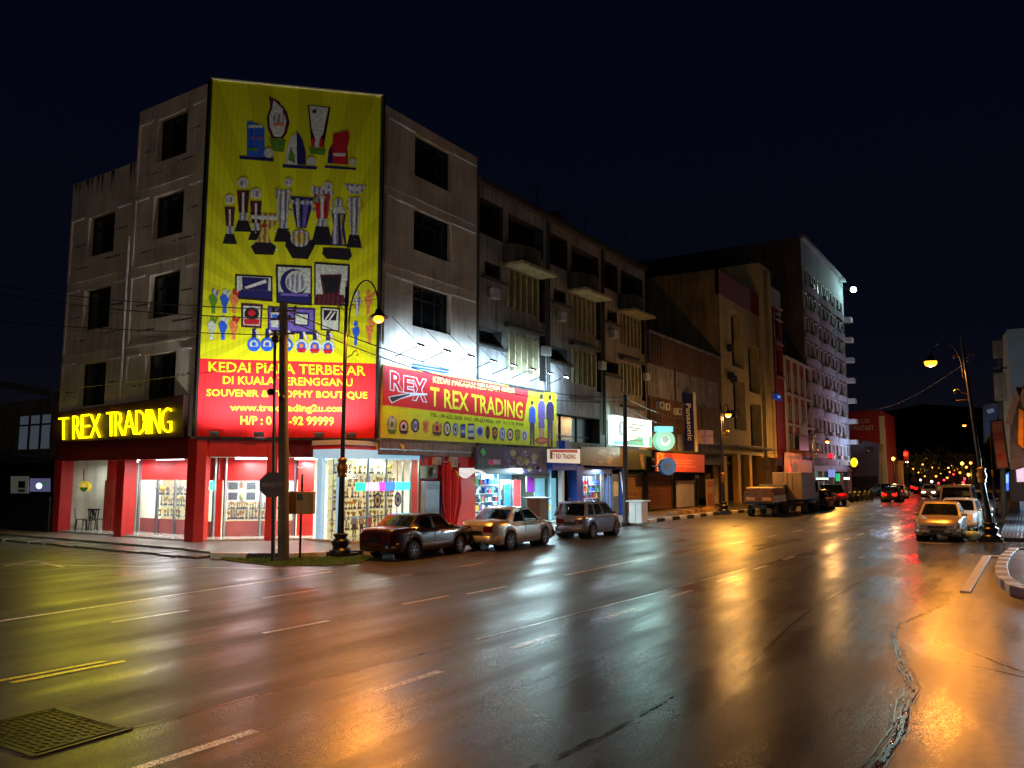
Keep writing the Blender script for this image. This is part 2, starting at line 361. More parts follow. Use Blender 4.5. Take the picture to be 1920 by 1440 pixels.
# grass tongue round the poles
M_SOIL = mat('verge_soil', (84, 84, 44), .7, nz=.4, sc_=8, bump=.5)
gp = [(-21.1, 15.95), (-20.2, 15.7), (-18.2, 15.6), (-17.1, 16.4), (-16.65, 17.4), (-17.3, 18.7), (-17.95, 19.0), (-18.5, 18.0), (-19.25, 17.05), (-20.3, 16.35)]
MB().prism([(p[0], p[1], 0) for p in gp], (0, 0, .025), M_SOIL).build('verge', kind='structure')
M_GRASS = mat('grass_blade', (104, 140, 52), .6, nz=.4, sc_=5)
mb = MB(); rnd = random.Random(3)
def inside(p, poly):
    c = False
    for i in range(len(poly)):
        a = poly[i]; b = poly[i-1]
        if (a[1] > p[1]) != (b[1] > p[1]) and p[0] < (b[0]-a[0])*(p[1]-a[1])/(b[1]-a[1])+a[0]: c = not c
    return c
cnt = 0
while cnt < 5200:
    p = (rnd.uniform(-21.2, -16.7), rnd.uniform(15.5, 19))
    if not inside(p, gp): continue
    cnt += 1; h = rnd.uniform(.03, .085); a = rnd.uniform(0, 6.3); dx = .012*cos(a); dy = .012*sin(a); lx = rnd.uniform(-.05, .05); ly = rnd.uniform(-.05, .05)
    mb.face([(p[0]-dx, p[1]-dy, .03), (p[0]+dx, p[1]+dy, .03), (p[0]+lx, p[1]+ly, .03+h)], M_GRASS)
mb.build('grass', kind='stuff', label='short grass on the verge round the poles', cat='grass')
# manhole with square frame
t = thing('manhole_cover', 'rusty square drain cover set in the near lane', 'drain cover', (-8.55, 4.5, 0))
M_IRON = mat('wet_cast_iron', (44, 40, 32), .3, met=.6, nz=.4, sc_=10, bump=.4, bsc=60)
c4 = [V((-9.29, 3.98, 0)), V((-9.29, 4.95, 0)), V((-7.88, 4.97, 0)), V((-7.87, 4.02, 0))]
mb = MB()
for a, b in zip(c4, c4[1:]+c4[:1]): mb.bar(a+V((0, 0, .009)), b+V((0, 0, .009)), .06, .018, M_IRON)
mb.build('frame', t, bev=.006)
cc = sum(c4, V())/4; q = [cc+(p-cc)*.93 for p in c4]
mb = MB(); mb.prism([p+V((0, 0, .002)) for p in q], (0, 0, .012), M_IRON)
for a, b in zip(q, q[1:]+q[:1]): mb.bar(a*.96+cc*.04+V((0, 0, .015)), b*.96+cc*.04+V((0, 0, .015)), .035, .012, M_IRON)
for i in range(1, 13):
    for j in range(1, 19):
        p = q[0].lerp(q[1], i/13).lerp(q[3].lerp(q[2], i/13), j/19); a = .5
        mb.bar(p+V((-.02, -.012 if (i+j) % 2 else .012, .017)), p+V((.02, .012 if (i+j) % 2 else -.012, .017)), .016, .008, M_IRON)
mb.build('lid', t)
mb = MB()
for k in range(1, 2):
    pts = []
    for i in range(26):
        a = 2*pi*i/26; r = 1+.09*sin(3*a)+.05*sin(7*a+1); pts.append((cc.x+1.12*r*cos(a)+.10*max(0, cos(a)), cc.y+.84*r*sin(a), .0065))
    pass
# far hill
mb = MB(); M_HILL = mat('dark_hill', (26, 24, 20), .9, nz=.3, sc_=.02)
pr = [(-420, 22), (-320, 34), (-240, 52), (-170, 60), (-90, 74), (-20, 66), (60, 58), (140, 40), (260, 20)]
vs = []; fs = []
for i, (a, h) in enumerate(pr): vs += [(a, 760+abs(a)*.1, -2), (a, 820+abs(a)*.1, h*.7), (a+5, 900, h)]
for i in range(len(pr)-1): fs += [(i*3, i*3+3, i*3+4, i*3+1), (i*3+1, i*3+4, i*3+5, i*3+2)]
mb.add(vs, fs, M_HILL, True).build('hills', kind='structure')
# ================================================================== corner building
M_WALL = mat('weathered_cream_render', (196, 180, 160), .8, nz=.28, sc_=.8, streak=.2, bump=.15, bsc=12)
M_WALL2 = mat('weathered_grey_render', (156, 150, 140), .85, nz=.65, sc_=.42, streak=.45, bump=.2, bsc=10)
M_DARKW = mat('dark_window', (10, 12, 11), .25, nz=.3); M_FRAME = mat('dark_window_frame', (30, 34, 30), .5)
M_RED = mat('red_paint', (200, 36, 30), .45, nz=.15, sc_=2, streak=.15); M_DRED = mat('dark_red_paint', (112, 22, 14), .45, nz=.2)
M_WHITE = mat('white_paint', (205, 205, 205), .5, nz=.12); M_CEIL = mat('white_ceiling', (220, 222, 222), .7, nz=.05)
M_GLASS = mat('shop_glass', (225, 240, 245), .03, nz=0, alpha=.12); M_STEEL = mat('aluminium_post', (150, 158, 165), .35, met=.7, nz=.15)
M_TILEF = mat('cream_floor_tile', (190, 186, 170), .15, nz=.2, sc_=3)
M_BLACK = mat('black_iron', (18, 18, 18), .4, nz=.3)
YF, XC, XL, XR, YB = 18.5, -26.2, -36.1, -21.45, 30.0
YR = YF+(XR-XC)
bld = thing('corner_building', 'cream four storey corner building with a chamfered corner behind the yellow hoarding', 'building', (-29, 24, 0))
PF = lambda u, z, d: V((u, YF+d, z))
PRt = lambda u, z, d: V((XR-d, u, z))
s2 = 1/sqrt(2)
PCh = lambda u, z, d: V((XC+u*s2-d*s2, YF+u*s2+d*s2, z))
WZ = [(5.55, 7.42), (8.88, 10.72), (12.2, 14.05), (15.5, 17.4)]
hl = [(-34.6, -32.5, a, b) for a, b in WZ[:3]]; hh = [(-29.7, -27.64, a, b) for a, b in WZ]
hr = [(25.35, 28.02, a, b) for a, b in WZ[1:]]
mb = MB()
facade(mb, PF, XL, -31.05, 3.3, 15.9, hl, .35, M_WALL); facade(mb, PF, -31.05, XC, 3.3, 18.1, hh, .35, M_WALL)
CH = (XR-XC)/s2
facade(mb, PCh, 0, CH, 3.95, 18.05, [], .3, M_WALL); facade(mb, PRt, YR, YB, 3.55, 17.9, hr, .35, M_WALL)
mb.face([(-31.05, YF, 15.9), (-31.05, YB, 15.9), (-31.05, YB, 18.1), (-31.05, YF, 18.1)], M_WALL)
mb.face([(XL, YF, 0), (XL, YB, 0), (XL, YB, 15.9), (XL, YF, 15.9)], M_WALL); mb.face([(XL, YB, 0), (XR, YB, 0), (XR, YB, 17.9), (XL, YB, 17.9)], M_WALL)
mb.build('wall', bld)
mb = MB(); mb.face([(XL, YF+.2, 15.5), (-31.05, YF+.2, 15.5), (-31.05, YB, 15.5), (XL, YB, 15.5)], M_WALL2)
mb.face([(-31.05, YF, 17.6), (XC, YF, 17.6), (XR, YR, 17.6), (XR, YB, 17.6), (-31.05, YB, 17.6)], M_WALL2); mb.build('roof', bld)
# raised render bands, ledges and rust stained cracks
mb = MB()
bands = []
for u0, u1, zs, P in ((-36.0, -31.3, WZ[:3], PF), (-31.0, -26.35, WZ, PF), (23.5, 29.9, WZ[1:], PRt)):
    for a, b in zs:
        for (p, q) in ((u0, (u0+u1)/2-1.35), ((u0+u1)/2+1.3, u1)):
            pts = [P(p+.1, b+.0, 0), P(q, b, 0), P(q, b+.07, 0), P(p+.1, b+.07, 0)]; MB().prism(pts, P(0, 0, -.06)-P(0, 0, 0), M_WHITE).build('render_band', bld)
        MB().prism([P(u0+.02, a-.95, 0), P(u0+.12, a-.95, 0), P(u0+.12, b+.07, 0), P(u0+.02, b+.07, 0)], P(0, 0, -.07)-P(0, 0, 0), M_WALL).build('render_band', bld)
        MB().prism([P(u0+.02, a-1.05, 0), P(u1, a-1.05, 0), P(u1, a-.97, 0), P(u0+.02, a-.97, 0)], P(0, 0, -.05)-P(0, 0, 0), M_WALL).build('render_band', bld)
mb = MB(); rnd = random.Random(5); M_STAIN = mat('black_stain', (34, 30, 26), .9, nz=.3)
for P, u0, u1, zs in ((PF, -35.9, -31.4, WZ[:3]), (PF, -30.8, -26.5, WZ)):
    for a, b in zs:
        for (p, q, z) in ((u0+.3, u0+1.1, a+.62), (u1-1.0, u1-.1, a+.9), (u0+.4, u0+1.6, a-.45), (u1-1.7, u1-.2, a-.28)):
            n = 9
            for i in range(n):
                if rnd.random() < .25: continue
                uu = p+(q-p)*i/n; mb.face([P(uu, z, -.004), P(uu+(q-p)/n*.9, z, -.004), P(uu+(q-p)/n*.9, z+rnd.uniform(.03, .08), -.004), P(uu, z+.05, -.004)], M_STAIN)
for i in range(40):
    uu = rnd.uniform(-36, -31.2); d = rnd.uniform(.3, 1.1); ww = rnd.uniform(.04, .12); mb.face([PF(uu, 15.88, -.004), PF(uu+ww, 15.88, -.004), PF(uu+ww*.5, 15.88-d, -.004)], M_STAIN)
mb.build('stain', bld, kind='stuff')
mb = MB(); mb.tube([PF(-31.22, 5.8, -.06), PF(-31.22, 12.6, -.06)], .05, M_WHITE); mb.tube([PCh(.12, 3.9, -.1), PCh(.12, 18.1, -.1)], .06, M_WALL); mb.build('drainpipe', bld)
def window(P, h, par, slats=True):
    a, b, c, d = h; mb = MB(); P2 = lambda u, z, k: P(u, z, .3-k)
    mb.face([P2(a, c, 0), P2(b, c, 0), P2(b, d, 0), P2(a, d, 0)], M_DARKW)
    for i in range(4):
        u = a+(b-a)*i/3; mb.bar(P2(u, c, .03), P2(u, d, .03), .06, .05, M_FRAME)
    for z in (c+.03, c+(d-c)*.7, d-.03): mb.bar(P2(a, z, .04), P2(b, z, .04), .06, .05, M_FRAME)
    mb.build('window', par)
for h in hl+hh: window(PF, h, bld)
for h in hr: window(PRt, h, bld)
# arcade : beam, columns, podium, ceiling
mb = MB(); mb.box(XL, -26.5, YF-.02, YF+.45, 3.2, 4.05, M_DRED); mb.build('beam', bld)
mb = MB(); mb.prism([PCh(0, 3.28, 0), PCh(2.9, 3.28, 0), PCh(2.9, 4.0, 0), PCh(0, 4.0, 0)], PCh(0, 0, .4)-PCh(0, 0, 0), M_RED); mb.build('beam', bld)
for u in (-35.75, -30.95): MB().box(u-.28, u+.28, YF-.04, YF+.5, 0, 3.22, M_RED).build('column', bld, bev=.02)
mb = MB(); mb.prism([(-26.55, YF-.05, 0), (-26.0, YF-.05, 0), (-25.75, YF+.2, 0), (-26.1, YF+.65, 0), (-26.55, YF+.5, 0)], (0, 0, 3.95), M_RED); mb.build('column', bld, bev=.02)
mb = MB(); mb.prism([PCh(2.62, 0, -.03), PCh(3.02, 0, -.03), PCh(3.02, 0, .42), PCh(2.62, 0, .42)], (0, 0, 3.95), M_RED); mb.build('column', bld, bev=.02)
YI, DI = 20.0, 1.5
mb = MB(); mb.prism([(XL, YF+.05, 0), (XC, YF+.05, 0), PCh(4.6, 0, .03), (-22.9, 22.2, 0), (-22.9, YB, 0), (XL, YB, 0)], (0, 0, .19), M_TILEF)
mb.prism([(-23.2, 21.3, 0), (-20.6, 21.3, 0), (-20.6, YB+8, 0), (-23.2, YB+8, 0)], (0, 0, .2), M_TILEF); mb.build('podium', bld)
mb = MB(); mb.face([(XL, YF, 3.27), (XC, YF, 3.27), (XR, YR, 3.27), (XR-.1, YB, 3.27), (XL, YB, 3.27)], M_CEIL); mb.build('ceiling', bld)
mb = MB()
for i in range(8): mb.box(-34.0+.24*i, -33.78+.24*i, YI-.4, YI-.35, .19, 2.35, mat('red_plank', (176, 50, 38), .5, nz=.3, streak=.2))
mb.box(-33.95, -32.0, YI-.36, YI-.32, 2.3, 3.25, M_RED)
mb.build('plank_screen', bld)
# inner shopfront : red fascia band above, glass below, mauve base, aluminium posts
M_BASE = mat('mauve_base_panel', (170, 92, 88), .4, nz=.15)
PI_ = lambda u, z, d: V((u, YI+d, z)); PCI = lambda u, z, d: PCh(u, z, DI+d)
mb = MB()
for P, a, b in ((PI_, -32.0, -26.75), (PCI, -.25, 4.2)):
    mb.prism([P(a, 2.38, 0), P(b, 2.38, 0), P(b, 3.27, 0), P(a, 3.27, 0)], P(0, 0, .12)-P(0, 0, 0), M_RED)
mb.prism([PCI(3.0, 3.3, -.5), PCI(5.0, 3.3, -.5), PCI(5.0, 4.0, -.5), PCI(3.0, 4.0, -.5)], PCI(0, 0, .4)-PCI(0, 0, 0), M_RED)
mb.prism([PCI(3.72, .19, -.2), PCI(4.35, .19, -.2), PCI(4.35, 3.3, -.2), PCI(3.72, 3.3, -.2)], PCI(0, 0, .5)-PCI(0, 0, 0), M_RED)
mb.prism([PI_(-28.0, .19, -.02), PI_(-27.75, .19, -.02), PI_(-27.75, 2.4, -.02), PI_(-28.0, 2.4, -.02)], (0, .2, 0), M_RED)
mb.prism([PCI(.6, .19, -.03), PCI(.82, .19, -.03), PCI(.82, 2.4, -.03), PCI(.6, 2.4, -.03)], PCI(0, 0, .2)-PCI(0, 0, 0), M_RED)
mb.build('shopfront', bld)
mb = MB()
for P, a, b in ((PI_, -31.9, -28.05), (PCI, 1.0, 3.6), (PCI, -.2, .5)):
    mb.prism([P(a, .19, .02), P(b, .19, .02), P(b, .78, .02), P(a, .78, .02)], P(0, 0, .06)-P(0, 0, 0), M_BASE)
mb.build('base_panel', bld)
mb = MB()
for u in (-31.95, -30.6, -29.4, -28.1, -27.7, -26.9): MB().bar(PI_(u, .19, -.05), PI_(u, 3.27 if u in (-28.1, -31.95) else 2.4, -.05), .09, .09, M_STEEL).build('mullion', bld)
for u in (-.2, .56, .95, 2.3, 3.62): MB().bar(PCI(u, .19, -.05), PCI(u, 3.27 if u in (.56, .95, 3.62) else 2.4, -.05), .08, .08, M_STEEL).build('mullion', bld)
mb = MB(); mb.face([PI_(-31.9, .78, 0), PI_(-26.8, .78, 0), PI_(-26.8, 2.38, 0), PI_(-31.9, 2.38, 0)], M_GLASS); mb.face([PCI(-.2, .78, 0), PCI(3.6, .78, 0), PCI(3.6, 2.38, 0), PCI(-.2, 2.38, 0)], M_GLASS); mb.build('window_glass', bld)
# projecting glass shop window under the right half of the hoarding
GX, GY0, GY1 = -21.5, 21.45, 25.95
M_HEAD = mat('pale_blue_header', (176, 216, 232), .4, nz=.12, e=.55, ec=(140, 205, 240))  # header has its own glow put in so it looks brightly lit
mb = MB(); mb.box(GX-1.4, GX+.06, GY0-.12, GY1, 3.22, 3.56, M_HEAD); mb.box(GX-1.5, GX+.03, GY0-.1, GY1+2, 3.72, 3.9, M_WHITE); mb.box(GX-1.5, GX-.05, GY0-.05, GY1, 3.56, 3.72, M_RED); mb.build('header', bld, bev=.01)
mb = MB()
for y in (GY0, GY0+1.45, GY0+2.5, GY0+3.5, GY1-.5, GY1): MB().bar((GX, y, .2), (GX, y, 3.22), .05, .08, M_STEEL).build('mullion', bld)
mb.bar((GX, GY0, 1.0), (GX, GY1, 1.0), .05, .05, M_STEEL); mb.bar((GX-1.0, GY0-.05, .2), (GX-1.0, GY0-.05, 3.22), .2, .25, M_HEAD); mb.bar((GX, GY0-.1, .2), (GX, GY0-.1, 3.4), .14, .14, M_HEAD)
mb.build('window_frame', bld)
mb = MB(); mb.face([(GX, GY0, .3), (GX, GY1, .3), (GX, GY1, 3.22), (GX, GY0, 3.22)], M_GLASS); mb.face([(GX, GY0, .3), (GX-1.2, GY0, .3), (GX-1.2, GY0, 3.22), (GX, GY0, 3.22)], M_GLASS); mb.build('window_glass', bld)
# inner walls of the lit shop
M_IN = mat('shop_interior_wall', (214, 208, 190), .6, nz=.1)
mb = MB()
mb.face([(-34, 24.2, .2), (-27.6, 24.2, .2), (-27.6, 24.2, 3.27), (-34, 24.2, 3.27)], M_IN); mb.face([(-32.2, YI, .2), (-32.2, 24.2, .2), (-32.2, 24.2, 3.27), (-32.2, YI, 3.27)], M_IN)
mb.face([(-27.6, 24.2, .2), (-24.2, 27.4, .2), (-24.2, 27.4, 3.6), (-27.6, 24.2, 3.6)], M_IN); mb.face([(-24.2, 27.4, .2), (-21.6, 27.4, .2), (-21.6, 27.4, 3.6), (-24.2, 27.4, 3.6)], M_IN)
mb.build('interior_wall', bld)
# right hand return wall : red panels, curtain side
mb = MB(); mb.box(XR-.5, XR, 26.0, YB, .2, 3.55, M_RED); mb.box(XR-.1, XR+.06, 27.35, 27.5, .2, 3.55, mat('purple_pipe', (96, 66, 110), .4)); mb.build('side_wall', bld)
# --------------------------------------------------------------- ceiling tubes (lit)
M_TUBE = mat('lit_tube', (235, 245, 255), .5, nz=0, e=9)
for i, (a, b) in enumerate((((-32.0, 19.2), (-30.9, 19.2)), ((-29.6, 19.2), (-27.9, 19.2)), ((-25.75, 20.0), (-24.75, 21.0)), ((-24.2, 21.6), (-23.2, 22.6)))):
    t = thing('ceiling_light', ['lit white tube over the left arcade bay beside the plank screen', 'lit white tube over the middle arcade bay of the red shopfront', 'lit white tube over the chamfered bay behind the stop sign', 'lit white tube beside the red pier under the hoarding'][i], 'light', (a[0], a[1], 3.2), group='arcade tube lights')
    MB().bar((*a, 3.22), (*b, 3.22), .12, .06, M_TUBE).build('tube', t)
    c = ((a[0]+b[0])/2, (a[1]+b[1])/2, 3.1); lamp('AREA', 'tube_glow', c, (85, 140, 125, 110)[i], COOL, t, 1.2, (c[0], c[1], 0), sy=.3)
for i, (c, p) in enumerate((((-30.2, 22), 250), ((-25.9, 22.8), 250), ((-23.0, 24.3), 260))):
    t = thing('ceiling_light', ['lit ceiling panel in the shop behind the middle bay', 'lit ceiling panel in the shop behind the chamfered window', 'lit ceiling panel behind the tall shop window'][i], 'light', (*c, 3.2), group='shop ceiling panels')
    MB().box(c[0]-.6, c[0]+.6, c[1]-.3, c[1]+.3, 3.2, 3.25, M_TUBE).build('panel', t)
    lamp('AREA', 'panel_glow', (*c, 3.15), p, (.93, 1., .9), t, 1.4, (*c, 0))
# --------------------------------------------------------------- shelves with trophies
M_GOLD = mat('trophy_gold', (214, 168, 62), .28, met=.85, nz=.2); M_SILV = mat('trophy_silver', (190, 192, 196), .28, met=.85, nz=.2); M_TB = mat('trophy_base', (22, 20, 22), .4)
M_SHELF = mat('lit_shelf_back', (226, 224, 186), .6, nz=.5, sc_=5, e=.6, ec=(238, 228, 160)); M_SHELFW = mat('shelf_board', (210, 204, 190), .5)  # shelf back glows itself, standing in for the shop's interior light
def trophy(kind, loc):
    t = thing('trophy', 'small trophy standing on a lit shop shelf behind glass', 'trophy', loc, group='trophies on the shop shelves')
    b = MB().lathe([(.035, 0), (.035, .05), (.028, .06)], M_TB, n=6, smooth=False); b.v = [v+V(loc) for v in b.v]; b.build('base', t)
    mt = M_GOLD if kind != 1 else M_SILV
    pr = [[(.01, .06), (.01, .13), (.045, .19), (.055, .26), (.05, .26), (.0, .18)], [(.012, .06), (.03, .1), (.02, .2), (.028, .26), (.0, .3)], [(.012, .06), (.012, .18), (.04, .2), (.042, .24), (.03, .275), (.0, .28)]][kind]
    b = MB().lathe(pr, mt, n=8); b.v = [v+V(loc) for v in b.v]; b.build('cup', t); return t
protos = None; ntro = 0
def shelf(P, a, b, rows, label, step=.15, dep=.28, z0=.78, top=2.4):
    global protos, ntro
    c = P((a+b)/2, 0, dep); t = thing('display_shelf', label, 'shelf', (c.x, c.y, .2))
    mb = MB(); mb.prism([P(a, .2, dep), P(b, .2, dep), P(b, top, dep), P(a, top, dep)], P(0, 0, .03)-P(0, 0, 0), M_SHELF); mb.build('back_panel', t)
    for z in rows: MB().prism([P(a, z-.02, .0), P(b, z-.02, .0), P(b, z-.02, dep), P(a, z-.02, dep)], (0, 0, .02), M_SHELFW).build('shelf', t)
    mb = MB()
    for u in (a, (a+b)/2, b): mb.bar(P(u, .2, .02), P(u, top, .02), .03, .03, M_STEEL)
    mb.build('upright', t)
    rnd = random.Random(int(a*100))
    for z in rows:
        u = a+.12
        while u < b-.08:
            p = P(u, z, rnd.uniform(.08, .2)); k = rnd.randrange(3)
            if protos is None: protos = [trophy(i, tuple(p+V((0, .0, 0)))) for i in range(3)]; ntro += 3; u += step; continue
            if rnd.random() < .94:
                o = dup(protos[k], tuple(p)); ntro += 1; f = rnd.uniform(.85, 1.45); o.scale = (f*1.15, f*1.15, f)
            u += step*rnd.uniform(.8, 1.4)
PS1 = lambda u, z, d: V((u, 20.5+d, z)); PS2 = lambda u, z, d: PCh(u, z, 2.1+d); PS3 = lambda u, z, d: V((-22.35-d, u, z))
shelf(PS1, -31.6, -28.3, (.85, 1.3, 1.75), 'lit trophy shelf behind the glass of the middle bay', .14)
shelf(PS2, .9, 3.5, (.82, 1.22), 'low lit trophy shelf behind the chamfered window', .10, top=1.6)
shelf(PS3, 21.9, 25.6, (.45, .85, 1.25, 1.7, 2.15, 2.65), 'tall lit shelf wall behind the big shop window', .16, top=3.2)
# pictures and rosettes hanging in the chamfered window
M_PIC = mat('dark_print', (38, 42, 62), .5, nz=.5, sc_=9); M_YEL = mat('yellow_plastic', (226, 186, 30), .5)
t = thing('picture_stand', 'white window stand holding dark framed pictures above the trophies', 'display stand', tuple(PCh(2, 0, 1.9)))
mb = MB()
for u in (.98, 1.62, 2.25, 2.9, 3.55): mb.bar(PCh(u, 1.55, 1.86), PCh(u, 2.38, 1.86), .05, .04, M_WHITE)
for z in (1.55, 1.95, 2.36): mb.bar(PCh(.98, z, 1.86), PCh(3.55, z, 1.86), .04, .05, M_WHITE)
mb.build('frame', t)
for u in (1.02, 1.7, 2.45, 3.0):
    for z in (1.6, 2.0): MB().prism([PCh(u, z, 1.84), PCh(u+.36, z, 1.84), PCh(u+.36, z+.3, 1.84), PCh(u, z+.3, 1.84)], PCh(0, 0, .02)-PCh(0, 0, 0), M_PIC).build('picture', t)
for i, (u, z, m) in enumerate(((1.5, 2.18, M_YEL), (1.52, 1.72, mat('lime_disc', (190, 220, 110), .5)))):
    b = MB(); b.lathe([(.0, 0), (.15, 0), (.15, .02), (.0, .02)], m, axis='y', n=16); c = PCh(u, z, 1.8); b.v = [v+c for v in b.v]
    b.build('rosette', label=['round yellow rosette hanging in the chamfered window', 'round lime rosette hanging under the yellow one'][i], cat='rosette', loc=tuple(c))
# counter and wall tone inside the left bay, yellow vase
for i, (x, z) in enumerate(((-30.9, 1.95), (-29.6, 1.55), (-28.9, 1.95))):
    b = MB(); b.lathe([(.0, 0), (.2, .0), (.23, .12), (.13, .2), (.0, .22)], [M_YEL, M_GOLD, M_SILV][i], c=(x, 20.25, z)); b.build('award_bowl', label=['yellow bowl on the upper shelf of the middle bay', 'gold bowl in the middle of the shelf', 'silver bowl near the aluminium door post'][i], cat='bowl', loc=(x, 20.25, z))
# neon window signs
def neon(name, label, P, u0, u1, z0, z1, col, ecol, txt, e=6, tw=(255, 255, 255)):
    c = P((u0+u1)/2, (z0+z1)/2, 0); t = thing(name, label, 'sign', tuple(c)); m = mat('neon_'+name+str(round(u0*10)), col, .4, nz=0, e=e, ec=ecol)
    n_ = P(0, 0, .03)-P(0, 0, 0); MB().prism([P(u0, z0, 0), P(u1, z0, 0), P(u1, z1, 0), P(u0, z1, 0)], n_, m).build('panel', t, bev=.008)
    if txt:
        mb = MB(); mb.text(txt, P(u0+.06, z0+(z1-z0)*.3, -.01), P(u1-.06, z0+(z1-z0)*.3, -.01), P(u0+.06, z0+(z1-z0)*.72, -.01), mat('neon_text', (255, 255, 255), .4, nz=0, e=4)); mb.build('lettering', t)
    return t
neon('window_sign', 'small blue lit sign beside the door of the middle bay', PI_, -27.5, -26.85, 2.02, 2.34, (40, 30, 230), (60, 20, 255), 'OPEN', 26)
neon('window_sign', 'small green lit sign in the narrow chamfered window', PCI, -.12, .46, 2.0, 2.34, (30, 200, 150), (20, 230, 150), None, 20)
PG = lambda u, z, d: V((GX+.04-d, u, z))
for i, (a, b, c, ec) in enumerate(((GY0+.75, GY0+1.28, (30, 200, 120), (20, 220, 110)), (GY0+1.34, GY0+2.05, (230, 120, 130), (255, 120, 140)), (GY0+2.1, GY0+2.4, (190, 60, 240), (190, 40, 255)), (GY0+2.45, GY0+3.0, (50, 100, 240), (40, 80, 255)), (GY0+3.05, GY0+3.9, (60, 220, 235), (40, 220, 240)))):
    neon('window_sign', ['green lit sign on the big shop window', 'pink lit sign on the big shop window', 'violet lit sign on the big shop window', 'blue lit sign on the big shop window', 'cyan lit sign on the big shop window'][i], PG, a, b, 1.98, 2.3, c, ec, None, 4)
for i, (u, c1, c2) in enumerate(((GY0+1.95, (60, 58, 80), (230, 220, 160)), (GY0+3.15, (40, 70, 150), (200, 220, 240)))):
    c = PG(u, 1.6, 0); t = thing('window_sticker', ['dark oval crest sticker on the big shop window', 'blue oval crest sticker on the big shop window'][i], 'sticker', tuple(c))
    mb = MB()
    for k, (r, m) in enumerate(((.25, mat('crest_rim%d' % i, c1, .5)), (.18, mat('crest_field%d' % i, c2, .5)), (.09, mat('crest_rim%d' % i, c1, .5)))):
        mb.face([PG(u+r*.85*cos(2*pi*j/20), 1.6+r*1.2*sin(2*pi*j/20), -.012-.004*k) for j in range(20)], m)
    mb.build('crest', t)
# mannequins in the tall window
M_SKIN = mat('mannequin_skin', (176, 130, 100), .5); 
def body(name, label, cat, loc, h, shirt, pants, skin=M_SKIN, arm=.12, rz=0, stride=0., group=None):
    t = thing(name, label, cat, loc, rz, group=group); s = h/1.7
    me = bpy.data.meshes.new('body'); ob = bpy.data.objects.new('body', me); COL.objects.link(ob)
    J = [(0, 0, .92), (0, 0, 1.12), (0, 0, 1.38), (0, 0, 1.47), (0, .01, 1.56), (0, .01, 1.66), (.17, 0, 1.38), (.21+arm, .02, 1.12), (.22+arm, -.05, .88), (-.17, 0, 1.38), (-.21-arm, .02, 1.12), (-.22-arm, -.05, .88),
         (.09, 0, .86), (.1, -.03+stride, .48), (.1, stride*1.5, .08), (.1, -.12+stride*1.5, .03), (-.09, 0, .86), (-.1, -.03-stride, .48), (-.1, -stride*1.5, .08), (-.1, -.12-stride*1.5, .03)]
    Eg = [(0, 1), (1, 2), (2, 3), (3, 4), (4, 5), (2, 6), (6, 7), (7, 8), (2, 9), (9, 10), (10, 11), (0, 12), (12, 13), (13, 14), (14, 15), (0, 16), (16, 17), (17, 18), (18, 19)]
    Rr = [.14, .13, .15, .055, .085, .08, .065, .045, .035, .065, .045, .035, .085, .06, .042, .04, .085, .06, .042, .04]
    me.from_pydata([V(j)*s for j in J], Eg, []); md = ob.modifiers.new('skin', 'SKIN'); sv = me.skin_vertices[0].data
    for i, r in enumerate(Rr): sv[i].radius = (r*s, r*s*.85)
    sv[0].use_root = True
    sb = ob.modifiers.new('sub', 'SUBSURF'); sb.levels = 1; sb.render_levels = 1
    dg = bpy.context.evaluated_depsgraph_get(); me2 = bpy.data.meshes.new_from_object(ob.evaluated_get(dg)); bpy.data.objects.remove(ob)
    for m in (skin, shirt, pants, mat('dark_shoe', (20, 18, 18), .5), mat('dark_hair', (22, 18, 16), .7)): me2.materials.append(m)
    for p in me2.polygons:
        c = p.center/s; k = 0
        if c.z < .1: k = 3
        elif c.z < .93 and abs(c.x) < .22: k = 2
        elif c.z < 1.46 and (c.z > 1.14 or abs(c.x) < .2): k = 1
        elif c.z > 1.6 and c.y > -.03 or c.z > 1.68: k = 4
        p.material_index = k; p.use_smooth = True
    o = bpy.data.objects.new('body', me2); COL.objects.link(o); o.parent = t; return t
M_SB = mat('cloth_pale_blue', (150, 176, 214), .8); M_SW = mat('cloth_white', (206, 206, 210), .8); M_SP = mat('cloth_pink', (206, 84, 104), .8); M_SO = mat('cloth_orange', (206, 120, 60), .8); M_PN = mat('cloth_navy', (26, 32, 62), .8)
for i, (u, sh, pn, h, lb) in enumerate(((21.72, M_SO, M_PN, .78, 'child mannequin in an orange top beside the window post'), (22.55, M_SB, M_PN, .95, 'child mannequin in a pale blue shirt and navy trousers in the shop window'), (22.95, M_SW, M_PN, .92, 'child mannequin in a white shirt and navy trousers in the shop window'), (23.4, M_SP, M_SP, .9, 'child mannequin in a long pink dress in the shop window'))):
    body('mannequin', lb, 'mannequin', (GX-.35, u, .2), h, sh, pn, arm=.02, rz=pi/2)
